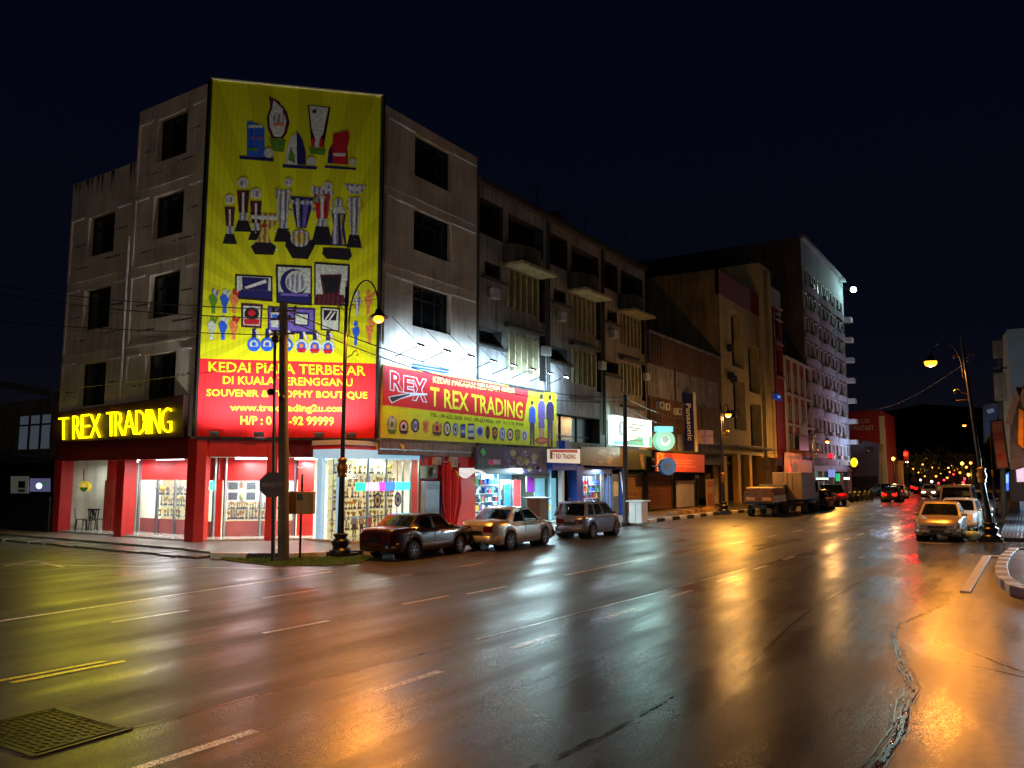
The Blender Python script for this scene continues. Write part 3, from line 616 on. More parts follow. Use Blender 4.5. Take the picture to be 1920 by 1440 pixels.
# --------------------------------------------------------------- left sign with glowing letters
t = thing('shop_sign', 'dark red sign board with glowing yellow letters over the left arcade', 'sign', (-31, YF-.3, 4.05))
M_BOARD = mat('dark_sign_board', (54, 26, 18), .5, nz=.2); M_LET = mat('glowing_yellow_letter', (255, 236, 20), .4, nz=0, e=3, ec=(255, 225, 6))
mb = MB(); mb.prism([(XL-.1, YF-.28, 4.0), (-26.62, YF-.28, 4.0), (-26.62, YF-.28, 5.62), (XL-.1, YF-.28, 5.3)], (0, .24, 0), M_BOARD); mb.build('board', t, bev=.02)
pl = Plane((0, YF-.3, 0), (0, -1, 0))
for ch, (a, b, ya, yb, ta) in {'T': (112.5, 129, 825, 824, 784), 'R': (138.5, 152, 823.5, 822.5, 780), 'E': (154.5, 170, 822.3, 821, 778), 'X': (170.5, 189.5, 821, 820, 777.5), 'T ': (202, 217.5, 818.5, 817.5, 773.5), 'R ': (217, 233, 817.5, 816.5, 772.5), 'A': (233.5, 254.5, 816.5, 814.8, 771.3), 'D': (256.5, 273, 814.8, 813.8, 769.8), 'I': (275.5, 281.5, 813.6, 813.3, 768.5), 'N': (284.5, 301.5, 813.2, 812.2, 767.8), 'G': (304, 323, 812, 811, 765.5)}.items():
    mb = MB(); mb.ptext(pl, ch.strip(), (a, ya), (b, yb), (a, ta), .02, M_LET, -.022, .07); mb.build('letter', t)
lamp('AREA', 'letter_glow', (-31.4, YF-.45, 4.75), 190, (1, .88, .06), t, 9, (-31.4, YF-5, 4.0), sy=.8)
lamp('AREA', 'letter_spill', (-31.4, YF-.8, 4.75), 9, (1, .85, .06), t, 9, (-31.4, YF, 4.75), sy=.5)
# --------------------------------------------------------------- tall printed hoarding on the chamfer
hd = thing('billboard', 'tall corrugated hoarding printed yellow over red with trophies and medals', 'billboard', tuple(PCh(CH/2, 4, -.1)))
HP = Plane(PCh(0, 0, -.16), (s2, -s2, 0))
mY = bpy.data.materials.new('yellow_ray_print'); mY.use_nodes = True; T = mY.node_tree; N = T.nodes; L = T.links; b = N['Principled BSDF']; b.inputs['Roughness'].default_value = .5
tcn = N.new('ShaderNodeTexCoord'); mp = N.new('ShaderNodeMapping'); mp.vector_type = 'POINT'; mp.inputs['Rotation'].default_value = (0, 0, -pi/4); L.new(tcn.outputs['Object'], mp.inputs['Vector'])
sp = N.new('ShaderNodeSeparateXYZ'); L.new(mp.outputs[0], sp.inputs[0])
def mth(op, a, b_=None):
    n = N.new('ShaderNodeMath'); n.operation = op
    for i, q in enumerate((a, b_)):
        if q is None: continue
        if isinstance(q, (int, float)): n.inputs[i].default_value = q
        else: L.new(q, n.inputs[i])
    return n.outputs[0]
an = mth('ARCTAN2', mth('SUBTRACT', sp.outputs['Z'], 4.6), sp.outputs['X']); rays = mth('GREATER_THAN', mth('SINE', mth('MULTIPLY', an, 30.)), 0.)
cm = N.new('ShaderNodeMixRGB'); cm.inputs[1].default_value = (*lin((208, 212, 4)), 1); cm.inputs[2].default_value = (*lin((192, 194, 2)), 1); L.new(rays, cm.inputs[0]); L.new(cm.outputs[0], b.inputs['Base Color'])
wv = N.new('ShaderNodeTexWave'); wv.bands_direction = 'X'; wv.inputs['Scale'].default_value = 1.6; L.new(mp.outputs[0], wv.inputs['Vector'])
bp = N.new('ShaderNodeBump'); bp.inputs['Strength'].default_value = .16; bp.inputs['Distance'].default_value = .03; L.new(wv.outputs['Fac'], bp.inputs['Height']); L.new(bp.outputs[0], b.inputs['Normal'])
M_REDP = mat('red_corrugated_print', (206, 18, 28), .85, nz=.12, wave=(1.6, -pi/4, .2))
ZB, ZM, ZT = 4.02, 6.98, 18.12
HC = lambda u, z, d: PCh(u, z, -.16-d)
MB().prism([HC(.02, ZM, 0), HC(CH-.02, ZM, 0), HC(CH-.02, ZT, 0), HC(.02, ZT, 0)], PCh(0, 0, .1)-PCh(0, 0, 0), mY).build('yellow_panel', hd)
MB().prism([HC(.02, ZB, 0), HC(CH-.02, ZB, 0), HC(CH-.02, ZM, 0), HC(.02, ZM, 0)], PCh(0, 0, .1)-PCh(0, 0, 0), M_REDP).build('red_panel', hd)
M_EDGE = mat('hoarding_edge', (226, 216, 170), .4, nz=.2); mb = MB(); mb.bar(HC(0, ZT+.03, 0), HC(CH, ZT+.03, 0), .1, .06, M_EDGE); mb.build('edge_strip', hd)
mb = MB()
for u in (-.02, CH+.02): mb.bar(HC(u, ZB, .02), HC(u, ZT, .02), .1, .16, M_BLACK)
mb.bar(HC(0, ZB-.05, .02), HC(CH, ZB-.05, .02), .12, .1, M_BLACK); mb.build('frame', hd)
Q = lambda n, c: mat('print_'+n, c, .5, nz=.45, sc_=11, stripe=(1.7, -pi/4) if n in ('silver', 'gold', 'maroon') else None)
qN, qW, qK, qB, qM, qG, qS, qR, qGr, qP, qO, qC = Q('navy', (24, 24, 92)), Q('white', (214, 214, 206)), Q('black', (18, 14, 26)), Q('blue', (36, 92, 208)), Q('maroon', (84, 24, 40)), Q('gold', (196, 168, 84)), Q('silver', (176, 180, 190)), Q('red', (186, 24, 40)), Q('green', (88, 140, 36)), Q('violet', (110, 92, 176)), Q('orange', (222, 130, 70)), Q('pale', (196, 206, 190))
def art(name, *shapes):
    mb = MB()
    for k, sh in enumerate(shapes):
        off = .006+.002*k
        if sh[0] == 'e': mb.fe(HP, sh[1], sh[2], sh[3], off, sh[4])
        elif sh[0] == 'r': mb.fr(HP, *sh[1], off, sh[2])
        else: mb.fp(HP, sh[1], off, sh[2])
    return mb.build(name, hd)
art('printed_plaque', ('p', [(449, 292), (513, 295), (513, 303), (449, 298)], qN), ('p', [(463, 229), (471, 227), (496, 239), (496, 294), (463, 292)], qB), ('r', (466, 234, 492, 240), qC), ('r', (470, 256, 494, 262), qP), ('r', (466, 277, 484, 283), qGr), ('e', (504, 287), 9, 9, qC))
art('printed_plaque', ('p', [(504, 180), (522, 189), (538, 210), (543, 230), (538, 250), (530, 260), (509, 259), (502, 241), (500, 220), (507, 200)], qM), ('p', [(513, 188), (530, 204), (537, 227), (532, 250), (526, 257), (514, 256), (506, 238), (505, 217), (510, 205)], qW), ('p', [(504, 259), (536, 262), (532, 285), (512, 283)], qGr), ('e', (520, 222), 8, 8, qS), ('r', (512, 231, 532, 236), qO))
art('printed_plaque', ('p', [(530, 308), (594, 312), (594, 318), (530, 314)], qN), ('p', [(536, 307), (537, 280), (546, 258), (556, 247), (557, 309)], qW), ('p', [(556, 245), (567, 262), (573, 285), (574, 309), (557, 308)], qN), ('p', [(540, 300), (545, 275), (552, 290), (554, 306)], qGr), ('e', (584, 302), 9, 8, qC))
art('printed_cup', ('p', [(577, 197), (620, 201), (611, 252), (607, 276), (584, 274), (581, 240)], qK), ('p', [(580, 198), (616, 202), (606, 250), (599, 262), (590, 258), (584, 240)], qW), ('p', [(584, 258), (606, 260), (605, 276), (584, 275)], qR), ('p', [(592, 255), (600, 256), (598, 276), (590, 275)], qW), ('p', [(579, 276), (611, 279), (608, 291), (582, 288)], qGr), ('r', (586, 206, 593, 212), qK))
art('printed_plaque', ('p', [(609, 310), (668, 315), (667, 319), (609, 315)], qN), ('p', [(624, 251), (653, 244), (656, 256), (651, 278), (653, 309), (614, 306), (616, 283), (624, 268)], qR), ('p', [(614, 306), (616, 283), (622, 271), (624, 307)], qN), ('r', (625, 287, 648, 293), qW), ('e', (661, 304), 7, 7, qC))
def figtro(x, y0, ball, bw, body, b0, b1, base, tall=0):
    art('printed_trophy', ('p', [(x-bw*.8, b1), (x+bw*.8, b1+1), (x+bw*1.35, base+1), (x-bw*1.35, base)], qK), ('p', [(x-bw, b0), (x+bw, b0), (x+bw*.7, b1-14), (x-bw*.7, b1-14)], body), ('p', [(x-bw*.18, b0+4), (x+bw*.18, b0+4), (x+bw*.18, b1-14), (x-bw*.18, b1-14)], qW), ('p', [(x-bw*.5, b1-14), (x+bw*.5, b1-14), (x+bw*.62, b1), (x-bw*.62, b1)], qS), ('e', (x+tall, y0), ball, ball, qW), ('e', (x+tall, y0), ball*.6, ball*.6, qS))
figtro(456, 343, 10, 12, qM, 357, 413, 434); figtro(480, 363, 10, 11, qM, 377, 432, 450); figtro(431, 374, 9, 10, qM, 388, 438, 457)
figtro(531, 342, 8, 13, qS, 356, 428, 453, 10); figtro(604, 350, 9, 15, qR, 364, 424, 459, 10); figtro(664, 372, 2, 11, qS, 370, 440, 464)
art('printed_trophy', ('p', [(643, 344), (687, 347), (676, 364), (656, 363)], qS), ('p', [(650, 349), (680, 351), (672, 358), (660, 358)], qW))
art('printed_trophy', ('p', [(483, 452), (505, 453), (518, 462), (513, 478), (478, 477), (470, 462)], qK), ('p', [(468, 398), (522, 402), (514, 424), (500, 434), (486, 432), (474, 420)], qG), ('p', [(470, 403), (520, 406), (517, 413), (472, 410)], qW), ('p', [(489, 432), (500, 433), (508, 455), (480, 454)], qG), ('e', (495, 424), 6, 3, qR))
art('printed_trophy', ('p', [(536, 448), (588, 450), (590, 462), (577, 486), (548, 484), (535, 462)], qK), ('p', [(546, 368), (588, 371), (581, 404), (574, 428), (556, 427), (551, 402)], qN), ('p', [(553, 372), (562, 372), (563, 426), (558, 426)], qS), ('p', [(569, 373), (580, 373), (572, 426), (567, 426)], qP), ('e', (563, 447), 18, 16, qS), ('e', (563, 447), 12, 11, qG), ('p', [(544, 375), (590, 377), (588, 384), (546, 382)], qS))
art('printed_trophy', ('p', [(606, 464), (656, 466), (660, 480), (654, 488), (612, 485), (604, 476)], qK), ('p', [(621, 396), (649, 398), (645, 424), (650, 462), (618, 460), (625, 424)], qN), ('p', [(626, 400), (634, 400), (634, 458), (623, 458)], qS), ('p', [(638, 402), (645, 402), (641, 430), (646, 458), (640, 458)], qG), ('e', (635, 380), 8, 8, qS), ('p', [(628, 388), (643, 388), (648, 400), (622, 400)], qC))
art('printed_trophy', ('p', [(585, 348), (600, 352), (612, 346), (626, 362), (618, 372), (590, 370), (584, 362)], qS), ('e', (601, 372), 10, 9, qC))
def arc(cx, cy, rx, ry, a0, a1, th, n=10):
    o = [(cx+rx*cos(a0+(a1-a0)*i/n), cy+ry*sin(a0+(a1-a0)*i/n)) for i in range(n+1)]; return o+[(cx+(rx-th)*cos(a1+(a0-a1)*i/n), cy+(ry-th)*sin(a1+(a0-a1)*i/n)) for i in range(n+1)]
for cx_, cy_, rx_, ry_, m in ((495, 412, 30, 13, qG), (566, 386, 28, 14, qS), (604, 382, 21, 18, qS), (531, 362, 18, 14, qG), (664, 385, 17, 13, qG)):
    art('printed_handle', ('p', arc(cx_, cy_, rx_, ry_, -1.2, 1.0, 2.2), m), ('p', arc(cx_, cy_, rx_, ry_, pi-1.0, pi+1.2, 2.2), m))
for x_, y_, w_, h_ in ((558, 376, 2, 46), (531, 358, 2, 60), (604, 368, 2.5, 54), (636, 400, 2, 54), (664, 372, 2, 62), (456, 360, 1.6, 50), (431, 390, 1.6, 46), (480, 380, 1.6, 46), (490, 403, 3, 26), (526, 196, 2, 40), (468, 232, 1.5, 55), (646, 252, 1.5, 50)):
    art('printed_glint', ('p', [(x_-w_, y_), (x_, y_-2), (x_+w_*.4, y_+h_), (x_-w_*.6, y_+h_)], Q('glint', (236, 238, 240))), ('p', [(x_+w_*2.2, y_+3), (x_+w_*3.4, y_+4), (x_+w_*2.6, y_+h_-3), (x_+w_*1.8, y_+h_-3)], Q('shade', (50, 44, 60))))
for k in range(26):
    x_ = 470+50*random.random() if k < 9 else (540+50*random.random() if k < 17 else 590+90*random.random()); y_ = 400+70*random.random(); art('printed_sparkle', ('e', (x_, y_), 1.6, 1.6, Q('glint', (236, 238, 240))))
art('printed_box', ('p', [(441, 514), (511, 518), (511, 566), (441, 560)], qK), ('p', [(444, 517), (508, 521), (508, 558), (444, 553)], qC), ('p', [(453, 519), (504, 522), (502, 545), (455, 542)], qN), ('p', [(458, 538), (498, 524), (501, 530), (462, 542)], qW), ('p', [(452, 543), (508, 546), (510, 560), (446, 556)], qN))
art('printed_box', ('p', [(517, 496), (585, 499), (585, 573), (518, 568)], qK), ('p', [(521, 500), (582, 503), (582, 562), (522, 558)], qC), ('e', (551, 530), 26, 26, qN), ('e', (556, 528), 21, 21, qC), ('e', (555, 530), 18, 17, qS), ('p', [(522, 548), (582, 551), (582, 568), (522, 564)], qN), ('p', [(526, 549), (578, 551), (578, 556), (526, 554)], qP))
art('printed_box', ('p', [(589, 491), (656, 496), (654, 574), (589, 572)], qK), ('p', [(592, 495), (652, 499), (650, 570), (592, 568)], qC), ('p', [(600, 515), (641, 514), (636, 553), (606, 553)], qM), ('p', [(604, 519), (637, 518), (633, 549), (609, 549)], qK), ('p', [(593, 552), (644, 553), (649, 566), (640, 573), (590, 571)], qM))
art('printed_box', ('p', [(452, 568), (493, 571), (490, 616), (452, 613)], qM), ('p', [(456, 573), (489, 575), (487, 611), (456, 609)], qC), ('e', (472, 588), 14, 12, qK), ('e', (472, 587), 7, 6, qR), ('p', [(458, 598), (486, 599), (486, 609), (458, 608)], qR))
art('printed_box', ('p', [(502, 574), (591, 578), (590, 628), (502, 622)], qN), ('p', [(505, 577), (588, 581), (587, 622), (505, 618)], qP), ('p', [(508, 580), (522, 581), (522, 614), (508, 613)], qC), ('p', [(551, 585), (580, 587), (579, 612), (551, 610)], qN), ('p', [(554, 588), (577, 590), (576, 609), (554, 607)], qC), ('p', [(510, 590), (520, 590), (518, 600), (511, 600)], qB))
art('printed_box', ('p', [(601, 575), (638, 577), (636, 622), (601, 619)], qK), ('p', [(604, 578), (635, 580), (634, 619), (604, 616)], qC), ('p', [(607, 581), (632, 583), (630, 601), (607, 600)], qK), ('p', [(609, 599), (620, 583), (623, 584), (611, 600)], qW), ('p', [(616, 600), (627, 584), (630, 585), (619, 600)], qW))
for i, (x, y, c1, c2) in enumerate(((400, 556, qGr, qS), (421, 556, qB, qC), (439, 556, qO, qR), (397, 606, qC, qGr), (418, 606, qB, qC), (438, 606, qO, qR))):
    art('printed_statuette', ('p', [(x-3, y+17), (x+3, y+17), (x+4, y+31), (x-4, y+31)], c1), ('p', [(x-9, y+2), (x-3, y-5), (x+5, y-4), (x+9, y+6), (x+4, y+18), (x-4, y+18)], c1), ('e', (x+1, y-9), 4, 5, c2), ('p', [(x+3, y-3), (x+10, y-12), (x+12, y-9), (x+6, y+2)], c2))
for x, y, c1, dx in ((670, 566, qS, -1), (690, 564, qO, 1), (667, 622, qB, -1), (692, 618, qO, 1)):
    art('printed_statuette', ('p', [(x-3, y+5), (x+4, y+4), (x+2, y+26), (x-3, y+26)], c1), ('p', [(x-7, y-6), (x+5, y-10), (x+8, y+2), (x+3, y+9), (x-4, y+8)], c1), ('e', (x, y-15), 4, 5, c1), ('p', [(x, y-6), (x+12*dx+2, y-19), (x+12*dx+5, y-16), (x+4, y)], c1))
for x, y, c in ((476, 646, 0), (501, 646, 0), (537, 647, 0), (565, 649, 1), (590, 650, 1), (615, 651, 1)):
    art('printed_medal', ('p', [(x-4, y-12), (x-3, y-30), (x+4, y-30), (x+4, y-12)], qN), ('p', [(x+2, y-26), (x+6, y-28), (x+13, y-12), (x+9, y-12)], qW), ('e', (x, y), 12.5, 13, qB if c == 0 else qC), ('e', (x, y), 8, 8.5, qC if c == 0 else qB), ('p', [(x-10, y+4), (x+10, y+4), (x+6, y+12), (x-6, y+12)], qB if c == 0 else qR), ('e', (x, y-1), 4, 4, qB if c == 0 else qO))
M_HT = mat('print_lettering', (232, 214, 28), .5, nz=.05)
for tx, a, b_, c in (('KEDAI PIALA TERBESAR', (391, 697), (685.5, 704.7), (391, 677.5)), ('DI KUALA TERENGGANU', (418, 720), (661, 724.5), (418, 704.7)), ('SOUVENIR & TROPHY BOUTIQUE', (387, 745), (689, 749.7), (387, 729.4)), ('www.trextrading2u.com', (431.6, 774), (648, 776), (431.6, 757)), ('H/P : 0111-92 99999', (451, 796.6), (626, 798), (451, 779.7))):
    mb = MB(); mb.ptext(HP, tx, a, b_, c, .012, M_HT, .016); mb.build('lettering', hd)
M_FIX = mat('floodlight_case', (60, 58, 54), .5); M_LENS = mat('floodlight_lens', (250, 245, 255), .3, nz=0, e=14); M_LOFF = mat('unlit_lens', (120, 116, 104), .2)
for i, (u, lit) in enumerate(((.75, 1), (2.35, 2), (4.55, 1), (5.75, 1))):
    p = HC(u, 4.02, .25); q = HC(u, 4.05, 1.25); t = thing('floodlight', ['small floodlight under the left edge of the hoarding', 'brightest floodlight under the hoarding, just left of the utility pole', 'small floodlight under the hoarding, right of the utility pole', 'small floodlight under the right edge of the hoarding'][i], 'floodlight', tuple(HC(u, 4.0, 0)))
    mb = MB(); mb.tube([HC(u, 3.98, -.1), HC(u, 3.95, .3)], .02, M_BLACK); mb.build('arm', t)
    c = HC(u, 4.12, .34); mb = MB(); mb.prism([HC(u-.18, 4.02, .28), HC(u+.18, 4.02, .28), HC(u+.18, 4.2, .44), HC(u-.18, 4.2, .44)], PCh(0, 0, -.08)-PCh(0, 0, 0), M_FIX); mb.build('case', t, bev=.01)
    mb = MB(); mb.face([HC(u-.15, 4.04, .275), HC(u+.15, 4.04, .275), HC(u+.15, 4.18, .40), HC(u-.15, 4.18, .40)], M_LENS if lit > 1 else M_LOFF); mb.build('lens', t)
    if lit: lamp('SPOT', 'flood_glow', tuple(HC(u, 4.05, 1.5)), (0, 640, 720)[lit], (.96, .97, 1.), t, .15, tuple(HC(u+(CH/2-u)*.3, 11.0, 0)), (150, .8))
# --------------------------------------------------------------- long banner over the side shops
bn = thing('banner', 'long red and yellow shop banner lit from above over the side shops', 'banner', (XR+.2, 30.5, 4.1))
BP = Plane((XR+.16, 0, 0), (1, 0, 0)); M_BY = mat('banner_yellow', (214, 222, 10), .5, nz=.1); M_BR = mat('banner_red', (206, 26, 30), .5, nz=.1)
def quadp(pl, pts, th, m): return MB().prism([pl.at(p) for p in pts], pl.n*-th, m)
quadp(BP, [(718, 683), (1043, 738), (1043, 838), (716, 821)], .08, M_BY).build('cloth', bn)
mb = MB(); mb.fp(BP, [(718.5, 684), (994, 731), (983, 791), (716.5, 761)], .004, mat('banner_trim', (236, 190, 40), .5)); mb.fp(BP, [(718.5, 684), (992, 731), (981.5, 789.5), (716.5, 758.5)], .007, M_BR); mb.build('red_field', bn)
mb = MB(); mb.ptext(BP, 'T REX TRADING', (807, 761.5), (980.5, 786), (807, 724.5), .012, mat('banner_letter', (238, 220, 40), .5, nz=.04), .018); mb.build('lettering', bn)
mb = MB(); mb.ptext(BP, 'KEDAI PAKAIAN SERAGAM ANDA', (812, 717.5), (966, 739), (812, 705.5), .012, mat('banner_letter_pale', (236, 220, 120), .5, nz=.04), .02); mb.build('lettering', bn)
mb = MB(); mb.ptext(BP, 'TEL : 09-622 2020  FAX : 09-623 9060  H/P : 0111-92 99999', (807, 781), (982, 799.5), (807, 773.5), .012, mat('print_green_text', (78, 96, 20), .5), .01); mb.build('lettering', bn)
mb = MB()
for k, (ch, a, b_, ya, yb, tp) in enumerate((('R', 731, 757, 732, 736.5, 694), ('E', 756, 777, 736, 739, 703), ('X', 772, 801, 751, 755, 706))):
    mb.ptext(BP, ch, (a, ya), (b_, yb), (a, tp), .010+.001*k, mat('logo_white', (230, 226, 224), .5), .07)
    mb.ptext(BP, ch, (a+1.6, ya-1.6), (b_-1.6, yb-1.8), (a+1.6, tp+1.8), .0135+.001*k, M_BR, .02)
mb.fp(BP, [(727.5, 744), (742, 741), (770, 736), (801, 738), (801, 741), (775, 742), (752, 748), (734, 757)], .018, mat('logo_white', (230, 226, 224), .5))
mb.fp(BP, [(730, 745), (744, 742.5), (768, 738), (768, 740.5), (752, 746), (735, 754)], .020, Q('slate', (40, 52, 64))); mb.build('logo', bn)
for i, (x, y, rx, ry, c1, c2, c3) in enumerate(((735, 796, 9, 17, qS, qC, qGr), (757, 800, 9, 13, qR, qW, qK), (778.5, 798, 8, 13, qN, qS, qP), (798.5, 801, 6, 13, qO, qG, qR), (819.5, 803, 9.5, 13, qG, qO, qM), (838.5, 804, 7, 14, qK, qW, qG), (854, 805, 5.5, 12, qB, qC, qN), (868, 808, 4.5, 13, qN, qB, qC), (883.5, 809, 6, 15, qN, qC, qB), (900, 809, 7.5, 11, qC, qB, qN), (914.5, 811, 4, 13, qM, qK, qR), (928, 813, 5.5, 13, qM, qO, qR), (942, 814, 5, 13, qB, qC, qP), (956.5, 815, 6, 12, qK, qW, qR), (970.5, 816, 5.5, 12, qGr, qG, qGr), (983.5, 817, 5.5, 11, qW, qP, qW))):
    mb = MB()
    if i in (7, 8):
        mb.fr(BP, x-rx, y-ry, x+rx, y+ry, .006, c1); mb.fr(BP, x-rx+.6, y-ry+4, x+rx-.6, y+ry-5, .009, c2); mb.fr(BP, x-rx+1, y-2, x+rx-1, y+3, .012, c3)
    elif i in (3, 11, 14):
        mb.fp(BP, [(x-rx, y-ry+3), (x, y-ry), (x+rx, y-ry+3), (x+rx*.8, y+ry*.5), (x, y+ry), (x-rx*.8, y+ry*.5)], .006, c1); mb.fe(BP, (x, y-2), rx*.55, ry*.5, .009, c2); mb.fe(BP, (x, y-2), rx*.3, ry*.25, .012, c3)
    else:
        mb.fe(BP, (x, y), rx, ry, .006, c1); mb.fe(BP, (x, y), rx*.7, ry*.72, .009, c2); mb.fe(BP, (x, y), rx*.35, ry*.36, .012, c3)
        if i in (0, 1, 4): mb.fp(BP, [(x-rx, y+ry*.5), (x+rx, y+ry*.6), (x+rx*.6, y+ry*1.05), (x-rx*.6, y+ry)], .014, c3)
    mb.build('printed_crest', bn)
qSk = Q('skin', (198, 150, 120))
def pfig(x, y0, y1, w_, top, bot, skirt=False):
    h = y1-y0; mb = MB()
    mb.fp(BP, [(x-w_*.75, y0+h*.48), (x+w_*.75, y0+h*.48), (x+w_*.7, y1), (x+w_*.15, y1), (x, y0+h*.6), (x-w_*.15, y1), (x-w_*.7, y1)], .006, qSk if skirt else bot)
    mb.fp(BP, [(x-w_*.5, y0+h*.13), (x+w_*.5, y0+h*.13), (x+w_, y0+h*.2), (x+w_*1.05, y0+h*.48), (x+w_*.7, y0+h*.5), (x-w_*.7, y0+h*.5), (x-w_*1.05, y0+h*.46), (x-w_, y0+h*.2)], .009, top)
    if skirt: mb.fp(BP, [(x-w_*.75, y0+h*.45), (x+w_*.75, y0+h*.45), (x+w_*.9, y0+h*.66), (x-w_*.9, y0+h*.66)], .011, bot)
    mb.fe(BP, (x, y0+h*.07), w_*.42, h*.065, .012, qSk); mb.fe(BP, (x, y0+h*.035), w_*.46, h*.045, .014, qK); return mb.build('printed_figure', bn)
pfig(998, 752, 834, 6, qB, qN); pfig(1015.5, 739, 835, 6.5, qP, qP, True); pfig(1031.5, 741, 838, 7, qN, qN)
mb = MB(); mb.fe(BP, (1016, 826), 13, 6, .016, qR); mb.fe(BP, (1016, 826), 9, 3.4, .018, qO); mb.build('printed_badge', bn)
mb = MB(); v0 = Plane((XR, 0, 0), (1, 0, 0)); c0 = v0.at((773, 680)); c1 = v0.at((841, 698)); zt_ = c0.z; mB = mat('blue_louvre', (70, 110, 190), .5, nz=.2)
for k in range(4): mb.prism([(XR, c0.y, zt_-.12*k), (XR+.06, c0.y, zt_-.04-.12*k), (XR, c0.y, zt_-.1-.12*k)], (0, c1.y-c0.y, 0), mB)
mb.build('vent_louvre', bld)
# lamps on arms above the banner
M_LED = mat('lit_spot_lens', (235, 245, 255), .3, nz=0, e=60)
for i in range(8):
    y = 24.55+i*1.75; zz = 7.85
    t = thing('banner_light', ['first arm lamp over the banner, nearest the hoarding', 'second arm lamp over the banner', 'third arm lamp over the banner, left of the joint between the two buildings', 'fourth arm lamp over the banner, just past the joint between the buildings', 'fifth arm lamp over the banner', 'sixth arm lamp over the banner, where the red meets the yellow end', 'seventh arm lamp over the printed figures', 'last arm lamp over the far end of the banner'][i], 'spotlight', (XR, y, zz), group='arm lamps over the long banner')
    mb = MB(); mb.tube([(XR, y-.25, zz-.42), (XR+1.15, y, zz)], .022, M_BLACK); mb.tube([(XR, y-.5, zz+1.2), (XR+1.1, y, zz)], .012, M_BLACK, 5); mb.build('arm', t)
    mb = MB(); mb.prism([(XR+1.0, y-.13, zz-.02), (XR+1.22, y-.13, zz-.1), (XR+1.22, y+.13, zz-.1), (XR+1.0, y+.13, zz-.02)], (.05, 0, .09), M_BLACK); mb.build('case', t, bev=.01)
    mb = MB(); mb.face([(XR+1.0, y-.11, zz-.03), (XR+1.2, y-.11, zz-.105), (XR+1.2, y+.11, zz-.105), (XR+1.0, y+.11, zz-.03)], M_LED); mb.build('lens', t)
    lamp('SPOT', 'spot_glow', (XR+1.08, y, zz-.12), 380+45*i, (.46, .70, 1.), t, .08, (XR, y, zz-.22), (160, .7))
